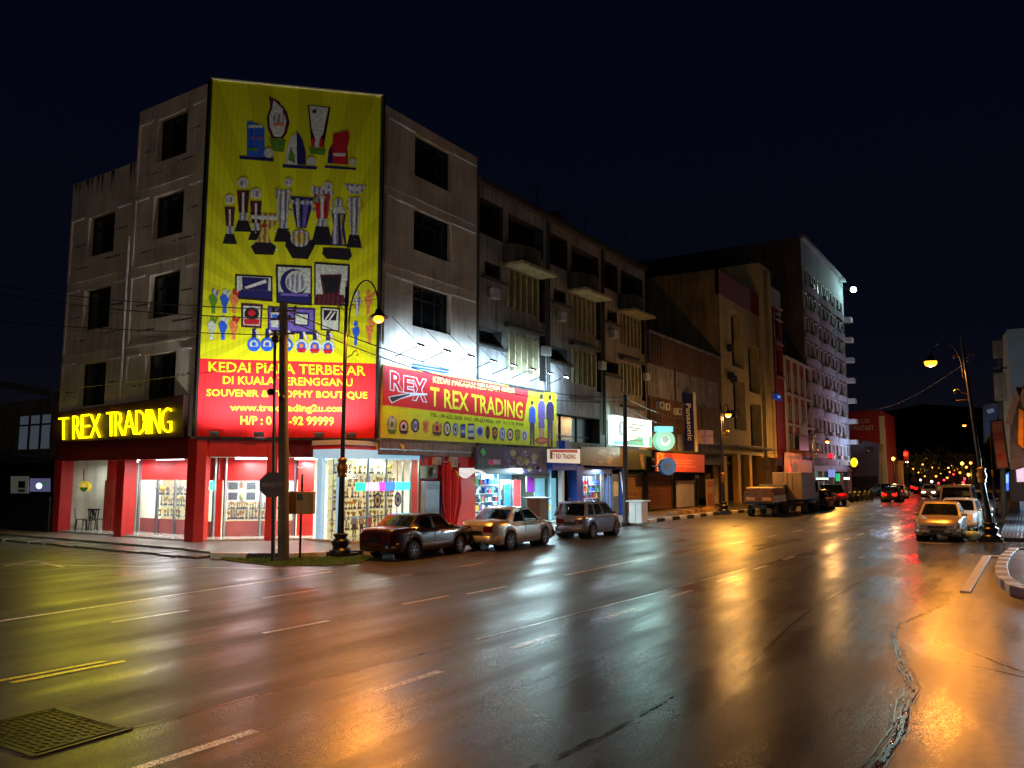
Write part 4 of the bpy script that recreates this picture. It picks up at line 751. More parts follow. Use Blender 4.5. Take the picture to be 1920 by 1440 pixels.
# ================================================================== row of shophouses along the main road
SP = Plane((XR, 0, 0), (1, 0, 0))
def yz(px): p = SP.at(px); return p.y, p.z
def pbox(mb, px0, px1, d0, d1, m):      # box between two pixels on the facade plane, from d0 to d1 in front of it
    y0, z0 = yz(px0); y1, z1 = yz(px1)
    return mb.box(XR+d0, XR+d1, min(y0, y1), max(y0, y1), min(z0, z1), max(z0, z1), m)
M_FIN = mat('pale_fin', (176, 164, 120), .8, nz=.3, streak=.3); M_OLIVE = mat('olive_glass', (58, 56, 26), .3, nz=.3)
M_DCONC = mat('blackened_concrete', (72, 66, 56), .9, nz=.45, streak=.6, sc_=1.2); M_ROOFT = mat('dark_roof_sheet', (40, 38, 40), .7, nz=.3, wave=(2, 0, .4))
M_ACW = mat('ac_casing', (170, 168, 160), .5, nz=.2)
UW = 6.75
def shophouse(y0, label, first):
    t = thing('shophouse', label, 'building', (XR-4, y0+UW/2, 0), group='blackened five storey shophouses'); X0 = XR-.12
    P = lambda u, z, d: V((X0-d, y0+u, z)); mb = MB()
    hs = [(.35, 2.3, 8.95, 9.68), (.8, 2.2, 12.3, 12.98), (2.75, 5.75, 7.85, 9.75), (2.75, 5.75, 11.05, 13.0), (5.95, 6.6, 7.6, 10.2), (5.95, 6.6, 10.8, 13.4), (.3, 2.4, 14.3, 16.1), (2.9, 6.4, 14.3, 16.0), (.5, 6.3, 4.45, 5.95)]
    facade(mb, P, 0, UW, 3.6, 16.8, hs, .7, M_WALL2, M_DCONC)
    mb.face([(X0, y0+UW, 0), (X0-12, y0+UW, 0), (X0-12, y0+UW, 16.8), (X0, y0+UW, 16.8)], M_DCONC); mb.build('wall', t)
    for h in hs:
        m = MB(); a, b, c, d = h; fin = h[0] == 2.75
        m.face([P(a, c, .6), P(b, c, .6), P(b, d, .6), P(a, d, .6)], M_OLIVE if fin else M_DARKW)
        n = 3 if b-a > 1.5 else 1
        for i in range(n+1):
            u = a+(b-a)*i/n; m.bar(P(u, c, .56), P(u, d, .56), .06, .05, M_FRAME)
        m.bar(P(a, c+.35, .56), P(b, c+.35, .56), .05, .05, M_FRAME); m.build('window', t)
        if fin:
            for i in range(6):
                u = a+.06+(b-a-.12)*i/5; q = MB(); q.prism([P(u-.05, c, -.12), P(u+.05, c, -.12), P(u+.05, c, .5), P(u-.05, c, .5)], (0, 0, d-c), M_FIN); q.build('fin', t)
    for z, w_ in ((13.1, 1.15), (10.0, .35), (6.9, .3)):
        q = MB(); q.prism([P(2.5, z, 0), P(5.95, z, 0), P(5.95, z, -w_), P(2.5, z, -w_)], (0, 0, .16), M_FIN if z > 12 else M_DCONC); q.build('canopy', t, bev=.01)
    q = MB(); q.grid(lambda a, b_: P(2.3+3.2*a, 13.26+.95*b_, -.95*sin(pi*a)**.45-.02), 14, 3, M_DCONC); q.build('balcony', t)
    q = MB(); q.prism([P(.1, 8.7, 0), P(2.6, 8.7, 0), P(2.6, 8.7, -.2), P(.1, 8.7, -.2)], (0, 0, .1), M_DCONC); q.build('ledge', t); q = MB(); q.prism([P(.5, 12.1, 0), P(2.6, 12.1, 0), P(2.6, 12.1, -.2), P(.5, 12.1, -.2)], (0, 0, .08), M_DCONC); q.build('ledge', t)
    q = MB(); q.prism([P(0, 16.7, -.3), P(UW, 16.7, -.3), P(UW, 16.95, -.3), P(0, 16.95, -.3)], (-.3, 0, 0), M_DCONC); q.prism([P(0, 16.9, -.3), P(UW, 16.9, -.3), P(UW, 18.3, 6), P(0, 18.3, 6)], (0, 0, .1), M_ROOFT); q.build('roof', t)
    q = MB(); q.tube([P(.12, 3.6, -.1), P(.12, 16.6, -.1)], .055, M_DCONC); q.tube([P(UW-.15, 5, -.12), P(UW-.15, 16.6, -.12)], .05, M_DCONC); q.build('drainpipe', t)
    for u, z in ((6.15, 9.0), (1.2, 11.2)):
        q = MB(); q.prism([P(u-.05, z, 0), P(u+.6, z, 0), P(u+.6, z, -.3), P(u-.05, z, -.3)], (0, 0, .5), M_ACW); q.build('air_conditioner', t, bev=.02)
    return t
sh = []
for i in range(3):
    lb = ['blackened five storey shophouse next to the cream corner building, behind the banner end', 'middle blackened shophouse above the brown sign with gold shapes', 'last blackened shophouse above the shuttered shop and white lit sign'][i]
    if i == 0: sh.append(shophouse(30.05, lb, True))
    else: sh.append(dup(sh[0], (XR-4, 30.05+UW*i+UW/2, 0), 0, lb))
q = MB(); q.face([(-22.3, 31.2, 16.9), (-24.6, 31.0, 17.5), (-24.4, 33.8, 17.6), (-22.0, 33.4, 17.0)], mat('bent_tin_sheet', (96, 92, 110), .35, met=.6, nz=.2)); q.build('tin_sheet', label='bent tin sheet lying loose on the roof of the first shophouse', cat='roof sheet', loc=(-23.3, 32, 16.9))
for i, (u, x, h, lb) in enumerate(((3.5, 2.2, 1.3, 'round water tank on the roof of the first blackened shophouse'), (9.6, 1.2, 1.0, 'small water tank near the roof edge of the middle blackened shophouse'), (16.2, 2.0, 1.2, 'water tank on the roof of the last blackened shophouse'))):
    q = MB(); c = (XR-x, 30+u, 17.1); q.lathe([(.5, 0), (.52, h*.8), (.3, h), (.0, h+.05)], M_DCONC, c=c); q.build('water_tank', label=lb, cat='water tank', group='water tanks on the shophouse roofs', loc=c)
for i, (u, h) in enumerate(((6.6, 1.7), (12.4, 1.4), (18.5, 2.0))):
    q = MB(); c = (XR-.6, 30+u, 16.95); q.tube([c, (c[0], c[1], c[2]+h)], .025, M_BLACK, 6)
    for k in range(4): q.bar((c[0], c[1]-.35+.04*k, c[2]+h-.12*k), (c[0], c[1]+.35-.04*k, c[2]+h-.12*k), .02, .02, M_BLACK)
    q.build('aerial', label=['thin aerial at the roof edge of the first blackened shophouse', 'thin aerial at the roof edge of the middle blackened shophouse', 'tallest aerial at the roof edge of the last blackened shophouse'][i], cat='aerial', group='aerials on the shophouse roofs', loc=c)
# ---- shop under the banner : metal fascia, red curtain, meter doors
M_TIN = mat('brown_tin_fascia', (120, 98, 88), .45, met=.2, nz=.3, streak=.3, wave=(1.5, pi/2, .4))
t = thing('awning', 'brown tin fascia hanging under the long banner', 'awning', (XR+.1, 26.8, 3.3)); mb = MB(); pbox(mb, (708, 826), (892, 858), .02, .12, M_TIN); mb.build('sheet', t, bev=.01)
mb = MB(); pbox(mb, (706, 843), (892, 848), .1, .16, M_STEEL); mb.build('rail', t)
t = thing('curtain', 'tall red cloth gathered to a point beside the lit shop', 'curtain', (XR+.1, 28.4, .3)); m = mat('red_cloth', (190, 22, 24), .8, nz=.2)
def cur(a, b):
    px = (827+38*a, 866+130*b) ; wd = 1-max(0, (b-.55))*1.5; p = SP.at((846+(px[0]-846)*max(.12, wd), px[1]), .1); p.x += .10*sin(a*18+b*2)*(1-b*.4); return p
MB().grid(cur, 40, 14, m).build('cloth', t); mb = MB(); mb.bar(cur(0, 0), cur(1, 0), .05, .05, M_STEEL); mb.build('rail', t)
for i, (a, b, m, nm, lb, ct) in enumerate((((788, 902), (814, 963), M_STEEL, 'meter_cabinet', 'grey metal cabinet with louvres on the red wall', 'cabinet'), ((809, 857), (818, 872), M_ACW, 'wall_box', 'small pale box high on the red wall', 'wall box'), ((839, 857), (849, 876), M_ACW, 'wall_box', 'small pale box above the red curtain', 'wall box'), ((787, 873), (805, 897), mat('green_grey_unit', (96, 120, 112), .5), 'air_conditioner', 'greenish outdoor fan unit beside the big shop window', 'air conditioner'))):
    c = SP.at(((a[0]+b[0])/2, b[1])); t = thing(nm, lb, ct, tuple(c)); mb = MB(); pbox(mb, a, b, .0, .28 if i != 3 else .4, m); mb.build('case', t, bev=.02)
    mb = MB(); y0, z1 = yz(a); y1, z0 = yz(b); d = .285 if i != 3 else .405
    if i == 3:
        mb.lathe([(.03, 0), (.2, 0), (.2, .02), (.03, .02)], M_BLACK, c=(XR+d, (y0+y1)/2, (z0+z1)/2), axis='x'); mb.build('fan', t)
    else:
        for k in range(4): mb.bar((XR+d, y0+.1, z1-.12-.07*k), (XR+d, y1-.1, z1-.12-.07*k), .02, .02, M_FRAME)
        mb.build('louvre', t)
# ---- generic lit shop bay
def litshop(idx, y0, y1, depth, wallc, label, power, col, ztop=2.9, emis=.0):
    t = thing('shop_interior', label, 'shop', (XR-1, (y0+y1)/2, .2)); m = mat('shop_wall_%d' % idx, wallc, .6, nz=.15, e=emis)
    mb = MB(); mb.face([(XR-depth, y0, .2), (XR-depth, y1, .2), (XR-depth, y1, ztop), (XR-depth, y0, ztop)], m)
    for y in (y0, y1): mb.face([(XR-depth, y, .2), (XR, y, .2), (XR, y, ztop), (XR-depth, y, ztop)], m)
    mb.build('wall', t); MB().face([(XR-depth, y0, ztop), (XR, y0, ztop), (XR, y1, ztop), (XR-depth, y1, ztop)], M_CEIL).build('ceiling', t)
    MB().face([(XR-depth, y0, .21), (XR, y0, .21), (XR, y1, .21), (XR-depth, y1, .21)], M_TILEF).build('floor', t)
    mb = MB()
    n = max(1, int((y1-y0)/2))
    for i in range(n): y = y0+(y1-y0)*(i+.5)/n; mb.box(XR-1.0, XR-.9, y-.6, y+.6, ztop-.06, ztop-.02, M_TUBE)
    mb.build('tube_light', t)
    lamp('AREA', 'shop_glow', (XR-.75, (y0+y1)/2, ztop-.1), power, col, t, 1.0, (XR-.45, (y0+y1)/2, 0), sy=(y1-y0)*.8); return t
litshop(1, 29.2, 37.0, 2.4, (150, 200, 220), 'bright cyan shop interior with hanging goods beside the red curtain', 1900, (.62, .92, 1.))
litshop(2, 40.4, 44.2, 1.6, (120, 150, 200), 'bluish lit shop interior full of small goods behind the blue pillars', 600, (.66, .80, 1.))
goods = []
cols = [(40, 90, 200), (220, 220, 230), (210, 60, 60), (60, 160, 120), (230, 200, 60), (120, 80, 160), (90, 160, 210), (40, 50, 70)]
gm = [mat('carton_%d' % i, c, .5, nz=.35, sc_=14) for i, c in enumerate(cols)]
def gbox(i, loc):
    t = MB(); t.box(-.1, .1, -.14, .14, 0, .26, gm[i]); t.v = [v+V(loc) for v in t.v]
    return t.build('carton', label='coloured carton on the racks of the lit shops', cat='carton', group='cartons on the shop racks', loc=loc)
rnd = random.Random(8)
def rack(y0, y1, x, rows, label):
    t = thing('shop_rack', label, 'rack', (x, (y0+y1)/2, .2))
    mb = MB(); mb.box(x-.17, x-.15, y0, y1, .2, max(rows)+.5, mat('rack_back', (170, 200, 215), .5)); mb.build('back_panel', t)
    for z in rows: MB().box(x-.15, x+.15, y0, y1, z-.025, z, M_SHELFW).build('shelf', t)
    mb = MB()
    for y in (y0, y1): mb.bar((x+.14, y, .2), (x+.14, y, max(rows)+.5), .04, .04, M_STEEL)
    mb.build('upright', t)
    for z in rows:
        y = y0+.2
        while y < y1-.1:
            i = rnd.randrange(8)
            if len(goods) < 8: goods.append(gbox(len(goods), (x, y, z)))
            elif rnd.random() < .92:
                o = dup(goods[i], (x+rnd.uniform(-.03, .05), y, z)); o.scale = (1, rnd.uniform(.6, 1.1), rnd.uniform(.6, 1.2))
            y += .3
rack(30.2, 31.3, XR-.5, (.5, .9, 1.3, 1.7, 2.1), 'rack of cartons just right of the red curtain in the cyan shop'); rack(31.5, 33.0, XR-.9, (.5, .9, 1.3, 1.7, 2.1), 'rack of cartons in the middle of the cyan shop')
rack(33.2, 34.2, XR-.6, (.5, .95, 1.4, 1.85), 'rack of cartons beside the red standing poster'); rack(40.6, 42.2, XR-.6, (.4, .8, 1.2, 1.6, 2.0), 'left rack of cartons behind the glass of the blue shop'); rack(42.5, 44.0, XR-.6, (.4, .8, 1.2, 1.6, 2.0), 'right rack of cartons behind the glass of the blue shop')
for nm, lb, ct, a, b, d, m in (('poster_stand', 'blue standing poster panel in front of the cyan shop', 'poster', (951, 908), (963, 952), -.2, mat('poster_blue', (26, 110, 200), .5, nz=.4, sc_=6)), ('poster_stand', 'red standing poster panel in front of the cyan shop', 'poster', (965, 900), (979, 948), -.1, mat('poster_red', (214, 50, 56), .5, nz=.3, sc_=6)), ('hanging_banner', 'purple cloth banner hanging in the cyan shop doorway', 'banner', (994, 894), (1008, 922), -.2, mat('purple_cloth', (150, 44, 190), .7, nz=.2)), ('signboard', 'small red and white strip sign at the top of the rack beside the curtain', 'sign', (862, 899), (887, 906), -.1, mat('strip_red', (220, 70, 50), .5, nz=.2)), ('glass_door', 'closed pale blue glass door at the right end of the cyan shop', 'door', (1012, 897), (1052, 968), -.3, mat('blue_door_glass', (120, 186, 214), .15, nz=.15, e=.5)), ('advert_panel', 'teal and blue advert panel beside the red curtain', 'poster', (865, 910), (889, 965), -.25, mat('poster_teal', (70, 160, 190), .5, nz=.6, sc_=5))):  # glass door glows itself to look lit from inside the shop
    c = SP.at(((a[0]+b[0])/2, b[1])); t = thing(nm, lb, ct, (XR+d, c.y, .2 if b[1] > 940 else c.z)); mb = MB(); y0, z1 = yz(a); y1, z0 = yz(b); z0 = .22 if b[1] > 940 else z0
    mb.box(XR+d-.05, XR+d, y0, y1, z0, z1, m); mb.build('panel', t); mb = MB()
    for y in (y0, y1): mb.bar((XR+d-.02, y, z0), (XR+d-.02, y, z1), .05, .07, M_STEEL)
    if 'door' in nm: mb.bar((XR+d-.02, (y0+y1)/2, z0), (XR+d-.02, (y0+y1)/2, z1), .05, .07, M_STEEL)
    mb.build('frame', t)
t = thing('awning', 'bright white cloth awning lit beside the red curtain', 'awning', (XR, 30, 2.7)); mb = MB()
mb.grid(lambda a, b_: SP.at((861+50*a, 877+(14+6*sin(a*7))*b_), .1+.5*b_), 12, 4, mat('white_canvas', (236, 240, 240), .8, nz=.08, e=.5)); mb.build('canvas', t)  # canvas has its own glow instead of lamp light on the cloth
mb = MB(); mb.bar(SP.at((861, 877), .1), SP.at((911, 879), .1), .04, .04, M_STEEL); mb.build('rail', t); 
# printed dark signboard over the cyan shop
t = thing('signboard', 'dark blue printed signboard with a green strip and pink bubble over the cyan shop', 'sign', (XR+.3, 33.5, 2.9)); S2 = Plane((XR+.32, 0, 0), (1, 0, 0))
def pm(n, c, e=0): return mat('sign_'+n, c, .45, nz=.4, sc_=4, e=e)
quadp(S2, [(893, 837), (1024, 841), (1026, 889), (893, 884)], .12, pm('navy', (52, 50, 86))).build('board', t, bev=.01)
mb = MB(); rnd = random.Random(21)
for k in range(60):
    x = rnd.uniform(945, 1018); y = 843+(x-893)*.04+rnd.uniform(2, 38); r = rnd.uniform(2, 6)
    mb.fe(S2, (x, y), r, r*rnd.uniform(.5, 1.3), .004+.001*(k % 9), pm(*[('a', (96, 96, 160)), ('b', (130, 140, 190)), ('c', (120, 110, 80)), ('d', (60, 70, 130)), ('e', (150, 150, 110)), ('f', (70, 60, 60))][k % 6]), 8)
mb.build('print', t)
mb = MB(); mb.fp(S2, [(896, 858), (940, 860), (940, 881), (896, 879)], .016, pm('teal', (46, 92, 96))); mb.fp(S2, [(900, 846), (906, 840), (912, 850), (906, 856)], .018, pm('green', (60, 190, 90))); mb.fe(S2, (922, 867), 7, 6, .02, pm('pink', (200, 50, 110))); mb.fp(S2, [(925, 862), (938, 862), (938, 871), (925, 870)], .022, pm('lav', (190, 160, 200))); mb.build('print', t)
mb = MB(); mb.bar(S2.at((892, 885), 0), S2.at((1028, 891), 0), .1, .08, M_BLACK); mb.build('frame', t)
# ---- unit with blue pillars
M_BLUE = mat('blue_paint', (16, 66, 170), .5, nz=.2, streak=.2); M_BRSIGN = mat('brown_signboard', (96, 70, 58), .5, nz=.25)
t = thing('blue_shopfront', 'blue painted shopfront with a dark doorway beside the lit goods window', 'shopfront', (XR, 40.5, .2))
mb = MB(); pbox(mb, (1052, 868), (1057, 965), -.2, .05, M_WHITE); mb.build('door_frame', t)
mb = MB(); pbox(mb, (1075, 868), (1088, 960), -.25, .22, M_BLUE); mb.build('pillar', t, bev=.02); mb = MB(); pbox(mb, (1146, 880), (1166, 975), -.25, .05, mat('grey_blue_panel', (84, 104, 120), .5, nz=.2)); pbox(mb, (1160, 880), (1167, 978), .0, .2, M_BLUE); mb.build('pillar', t, bev=.02)
mb = MB(); pbox(mb, (1057, 882), (1076, 960), -.5, -.4, M_DARKW); mb.build('doorway', t)
mb = MB(); pbox(mb, (1029, 868), (1090, 882), -.2, .2, M_BLUE); pbox(mb, (1047, 826), (1056, 842), .0, .4, M_BLUE); mb.build('lintel', t, bev=.02)
mb = MB(); pbox(mb, (1088, 876), (1168, 889), -.1, .05, mat('blue_transom', (44, 66, 110), .5)); mb.build('transom', t)
for x in (1089, 1103, 1118, 1128, 1141): y = yz((x, 900))[0]; MB().bar((XR-.05, y, .25), (XR-.05, y, 2.7), .05, .05, M_STEEL).build('mullion', t)
mb = MB(); pbox(mb, (1149, 903), (1158, 930), .052, .06, mat('notice', (190, 186, 130), .6)); mb.build('notice', t)
q = MB(); q.bar(SP.at((1163, 885), .25), SP.at((1178, 985), 1.6), .09, .05, M_WHITE); q.build('leaning_pole', label='white pole leaning at the blue end pillar', cat='pole', loc=tuple(SP.at((1178, 985), 1.6)))
t = thing('shop_sign', 'small pink and white lit sign over the blue lintel', 'sign', (XR+.4, 38.8, 3.2)); S3 = Plane((XR+.45, 0, 0), (1, 0, 0))
quadp(S3, [(1030, 842), (1088, 842), (1088, 869), (1030, 867)], .14, mat('lit_white_panel', (236, 222, 200), .5, nz=.1, e=.45)).build('panel', t, bev=.01)
mb = MB(); mb.fp(S3, [(1031, 843), (1083, 843), (1083, 849), (1031, 848)], .004, mat('sign_pinkred', (206, 60, 70), .5, e=.2)); mb.fp(S3, [(1031, 848), (1036, 848), (1036, 861), (1031, 860)], .005, pm('umber', (120, 60, 30))); mb.build('print', t)
mb = MB(); mb.ptext(S3, 'T REX TRADING', (1037, 860), (1079, 861), (1037, 850.5), .008, mat('sign_redtext', (190, 30, 50), .5), .03); mb.build('lettering', t)
t = thing('signboard', 'unlit brown signboard with gold shapes beside the small lit sign', 'sign', (XR+.3, 43, 3.2)); quadp(S2, [(1089, 838), (1172, 838), (1172, 876), (1089, 872)], .1, M_BRSIGN).build('board', t, bev=.01)
mb = MB()
for k, (x, y, rx, ry) in enumerate(((1130, 848, 9, 6), (1136, 858, 5, 10), (1143, 862, 6, 9), (1152, 856, 3, 11), (1148, 850, 8, 3), (1160, 862, 3, 7), (1126, 866, 7, 3))): mb.fe(S2, (x, y), rx, ry, .004+.001*k, pm('gold%d' % (k % 2), ((150, 106, 40), (110, 84, 60))[k % 2]), 9)
mb.build('print', t)
t = thing('signboard', 'dark teal signboard with a tan tree print under the white lit sign', 'sign', (XR+.3, 48.6, 3.2)); quadp(S2, [(1174, 840), (1222, 844), (1222, 881), (1174, 880)], .1, pm('dteal', (36, 52, 62))).build('board', t, bev=.01)
mb = MB(); mb.fp(S2, [(1199, 852), (1206, 851), (1208, 878), (1203, 878)], .005, pm('tan', (130, 100, 60))); mb.fe(S2, (1188, 852), 9, 7, .004, pm('dgreen', (30, 62, 50))); mb.fe(S2, (1214, 853), 6, 8, .004, pm('dgreen', (30, 62, 50))); mb.build('print', t)
# white lit sign
t = thing('lit_sign', 'big white and turquoise lit box sign on the last blackened shophouse', 'sign', (XR+.6, 47.5, 4.6)); S4 = Plane((XR+.7, 0, 0), (1, 0, 0)); M_LW = mat('lit_white', (232, 246, 246), .5, nz=.05, e=1.05, ec=(225, 250, 250))
quadp(S4, [(1149, 777.5), (1222, 789), (1222.5, 838.5), (1150, 834)], .35, M_LW).build('box', t, bev=.02)
M_TQ = mat('lit_turquoise', (70, 220, 215), .5, nz=.1, e=.5); M_LG = mat('lit_grey', (110, 130, 140), .5, nz=.1, e=.2)
mb = MB(); mb.fp(S4, [(1151, 826), (1170, 827.5), (1170, 834), (1151, 833)], .004, M_TQ); mb.fp(S4, [(1176, 827), (1206, 819), (1208, 836.5), (1176, 834.5)], .004, M_TQ); mb.fp(S4, [(1216, 818), (1222, 818), (1222, 838), (1216, 837.5)], .004, M_TQ); mb.fe(S4, (1165, 803), 5, 14, .006, M_LG); mb.fe(S4, (1167, 803), 3.2, 10, .008, mat('lit_blue_pale', (196, 206, 236), .5, e=.7)); mb.build('print', t)
mb = MB()
for y, a, b_ in ((795, 1184, 1206), (801, 1180, 1200), (806, 1184, 1202), (818, 1178, 1200), (824, 1180, 1204)): mb.fp(S4, [(a, y), (b_, y+2), (b_, y+3.4), (a, y+1.4)], .006, M_LG)
mb.build('printed_lines', t)
lamp('AREA', 'sign_glow', tuple(S4.at((1186, 808), .4)), 140, (.55, 1., .98), t, 3, tuple(S4.at((1186, 830), 6)))
# ---- shutters, ledge and second storey details
M_SHUT = mat('brown_roller_shutter', (104, 66, 50), .5, nz=.25, streak=.2, wave=(6, 0, .0)); M_SHUT2 = mat('rust_roller_shutter', (92, 46, 30), .5, nz=.3, streak=.25)
def shutter(a, b, m, label, d=-.3, name='roller_shutter'):
    y0, z1 = yz(a); y1, z0 = yz(b); t = thing(name, label, 'shutter', (XR+d, (y0+y1)/2, .2)); mb = MB(); z0 = .2; n = int((z1-z0)/.11)
    for i in range(n): z = z0+(z1-z0)*i/n; mb.prism([(XR+d, y0, z), (XR+d+.035, y0, z+.05), (XR+d, y0, z+.105)], (0, y1-y0, 0), m)
    mb.build('slats', t); mb = MB()
    for y in (y0, y1): mb.box(XR+d-.02, XR+d+.07, y-.05, y+.05, z0, z1, M_FRAME)
    mb.box(XR+d-.2, XR+d+.12, y0-.05, y1+.05, z1, z1+.25, M_FRAME); mb.build('frame', t); return t
shutter((1177, 893), (1212, 980), M_SHUT, 'brown roller shutter under the dark teal sign'); shutter((1221, 893), (1268, 975), M_SHUT2, 'rust red roller shutter under the round blue sign')
shutter((1308, 897), (1316, 960), M_FRAME, 'narrow dark shutter beside the lilac door'); shutter((1342, 850), (1366, 960), M_SHUT2, 'dark shutter behind the motorcycle under the yellow building')
# ================================================================== low three storey block
YL0, YL1 = 50.35, 66.0
t = thing('shop_block', 'low three storey block with brown louvred bands and pale concrete strips', 'building', (XR-4, 58, 0)); XB = XR-.15
P = lambda u, z, d: V((XB-d, u, z)); M_LOUV = mat('brown_louvre', (104, 78, 64), .7, nz=.3, streak=.4); M_STRIP = mat('stained_pale_strip', (140, 134, 136), .8, nz=.4, streak=.6, sc_=1.5)
mb = MB(); mb.box(XB-9, XB, YL0, YL1, 3.4, 12.3, M_STRIP); mb.box(XB-9, XB-1.5, YL0, YL1, 0, 3.4, M_DCONC); mb.build('wall', t)
for z0, z1 in ((10.3, 12.45), (5.6, 8.0)):
    for k in range(3):
        a = YL0+.1+k*5.2; q = MB()
        for i in range(17): u = a+.15+i*.29; q.prism([P(u, z0, -.02), P(u+.17, z0, -.02), P(u+.17, z0, -.18), P(u, z0, -.18)], (0, 0, z1-z0), M_LOUV)
        q.build('louvre_band', t)
mb = MB(); mb.box(XB, XB+.3, YL0, YL1, 12.45, 12.6, M_STRIP); mb.build('parapet', t); mb = MB(); mb.box(XB, XB+.9, YL0, YL1, 4.15, 4.3, M_DCONC); mb.build('canopy', t)
for k, (x, y) in enumerate(((1233, 760), (1244, 763), (1266, 772))):
    q = MB(); pbox(q, (x-4, y-7), (x+4, y+7), .0, .35, M_ACW); y_, z_ = yz((x, y)); q.lathe([(.02, 0), (.18, 0), (.18, .02), (.02, .02)], M_BLACK, c=(XR+.36, y_, z_), axis='x'); q.build('air_conditioner', t, bev=.02)
mb = MB(); mb.tube([(XB+.05, 55.6, 3.4), (XB+.05, 55.6, 12.4)], .06, M_BLACK); mb.tube([(XB+.05, 60.8, 3.4), (XB+.05, 60.8, 8)], .05, M_DCONC); mb.build('drainpipe', t)
# round lit sign with plate
t = thing('lit_sign', 'round white and green lit sign with a small plate on top', 'sign', (XR+.8, 53.5, 4.7)); S5 = Plane((XR+.9, 0, 0), (1, -.25, 0)); mg = mat('lit_mint', (150, 226, 190), .5, nz=.3, sc_=3, e=.7)
def discp(pl, c, rx, ry, th, m, n=28): return MB().prism([pl.at((c[0]+rx*cos(2*pi*i/n), c[1]+ry*sin(2*pi*i/n))) for i in range(n)], pl.n*-th, m)
discp(S5, (1248, 826), 17.5, 19, .2, mg).build('disc', t); quadp(S5, [(1232, 799), (1262, 799.5), (1262, 809.5), (1232, 809)], .15, mat('lit_aqua', (120, 226, 232), .5, e=.9)).build('plate', t)
mb = MB(); mb.fe(S5, (1248, 826), 9, 10, .005, mat('lit_pale', (226, 240, 236), .5, e=1.)); mb.fp(S5, [(1241, 818), (1250, 816), (1256, 824), (1248, 832), (1242, 828)], .008, mat('lit_sage', (170, 206, 186), .5, e=.6)); mb.build('print', t)
lamp('POINT', 'sign_glow', tuple(S5.at((1248, 826), .6)), 14, (.7, 1, .9), t, .3)
# blue vertical sign
t = thing('blade_sign', 'tall dark blue vertical sign with pale letters reading downwards', 'sign', (XR+.6, 57, 4)); S6 = Plane((XR, 57.0, 0), (0, -1, 0)); M_NV = mat('navy_sign', (18, 20, 88), .45, nz=.12)
quadp(S6, [(1280, 737), (1299, 738), (1303, 845), (1284, 844)], .25, M_NV).build('panel', t); mb = MB(); mb.prism([S6.at((1299, 735), .01), S6.at((1302, 735), .01), S6.at((1306, 847), .01), S6.at((1303, 847), .01)], S6.n*-.3, mat('pale_edge', (200, 190, 150), .4)); mb.build('frame', t)
mb = MB(); mb.ptext(S6, 'Panasonic', (1285.5, 757), (1289.5, 826), (1295, 757), .01, mat('pale_letter', (226, 220, 210), .5), .02); mb.build('lettering', t)
# red signboard with blue round sign
t = thing('signboard', 'long faded red signboard on the low block, partly hidden by a round blue sign', 'sign', (XR+.8, 56, 3)); S7 = Plane((XR+.95, 0, 0), (1, 0, 0)); quadp(S7, [(1231, 848), (1321, 853), (1321, 886), (1231, 884)], .12, mat('faded_red', (196, 74, 56), .5, nz=.2)).build('board', t, bev=.01)
mb = MB(); mb.fp(S7, [(1232, 849), (1244, 850), (1244, 884), (1232, 883)], .004, mat('cream_edge', (206, 160, 90), .5)); mb.fp(S7, [(1235, 852), (1241, 852), (1241, 880), (1235, 880)], .006, mat('orange_edge', (190, 110, 40), .5)); mb.build('print', t)
mb = MB()
for y, a, b_ in ((862, 1262, 1300), (867, 1260, 1296), (873, 1264, 1304)): mb.fp(S7, [(a, y), (b_, y+1), (b_, y+3), (a, y+2)], .005, mat('faded_line', (222, 130, 110), .5))
mb.build('printed_lines', t)
t = thing('round_sign', 'round blue sign hanging in front of the faded red signboard', 'sign', (XR+1.3, 53.8, 2.8)); S8 = Plane((XR+1.6, 0, 0), (1, -.3, 0)); discp(S8, (1253.5, 874.5), 15, 16, .12, mat('blue_disc', (22, 110, 190), .4, nz=.25, e=.12)).build('disc', t)
mb = MB(); mb.fp(S8, [(1245, 871), (1258, 870), (1260, 874), (1250, 876), (1256, 881), (1250, 881), (1247, 876)], .006, mat('disc_tan', (120, 130, 120), .5)); mb.build('print', t); mb = MB(); mb.bar(S8.at((1222, 874), -.05), S8.at((1240, 874), -.05), .05, .05, M_BLACK); mb.build('bracket', t)
t = thing('lit_sign', 'square orange sign above the lilac door at the end of the low block', 'sign', (XR+.6, 62.5, 5)); S9 = Plane((XR+.6, 0, 0), (1, -.4, 0)); quadp(S9, [(1312, 806), (1337, 807), (1338, 833), (1313, 832)], .12, mat('orange_sign', (226, 150, 50), .5, nz=.25)).build('panel', t); mb = MB(); mb.fp(S9, [(1321, 808), (1325, 808), (1322, 830), (1319, 830)], .005, pm('rust', (190, 70, 30))); mb.fp(S9, [(1314, 818), (1336, 816), (1336, 818), (1314, 820)], .006, pm('rust', (190, 70, 30))); mb.build('print', t)
t = thing('shop_door', 'closed lilac shop door under the faded red signboard', 'door', (XR-.1, 57, .2)); mb = MB(); y0, z1 = yz((1272, 905)); y1, _ = yz((1304, 905)); mb.box(XR-.2, XR-.12, y0, y1, .2, z1, mat('lilac_door', (150, 146, 190), .5, nz=.15)); mb.build('leaf', t); mb = MB(); mb.box(XR-.2, XR-.05, y0-.1, y1+.1, z1, z1+.14, mat('tan_frame', (170, 120, 80), .5)); mb.build('frame', t)
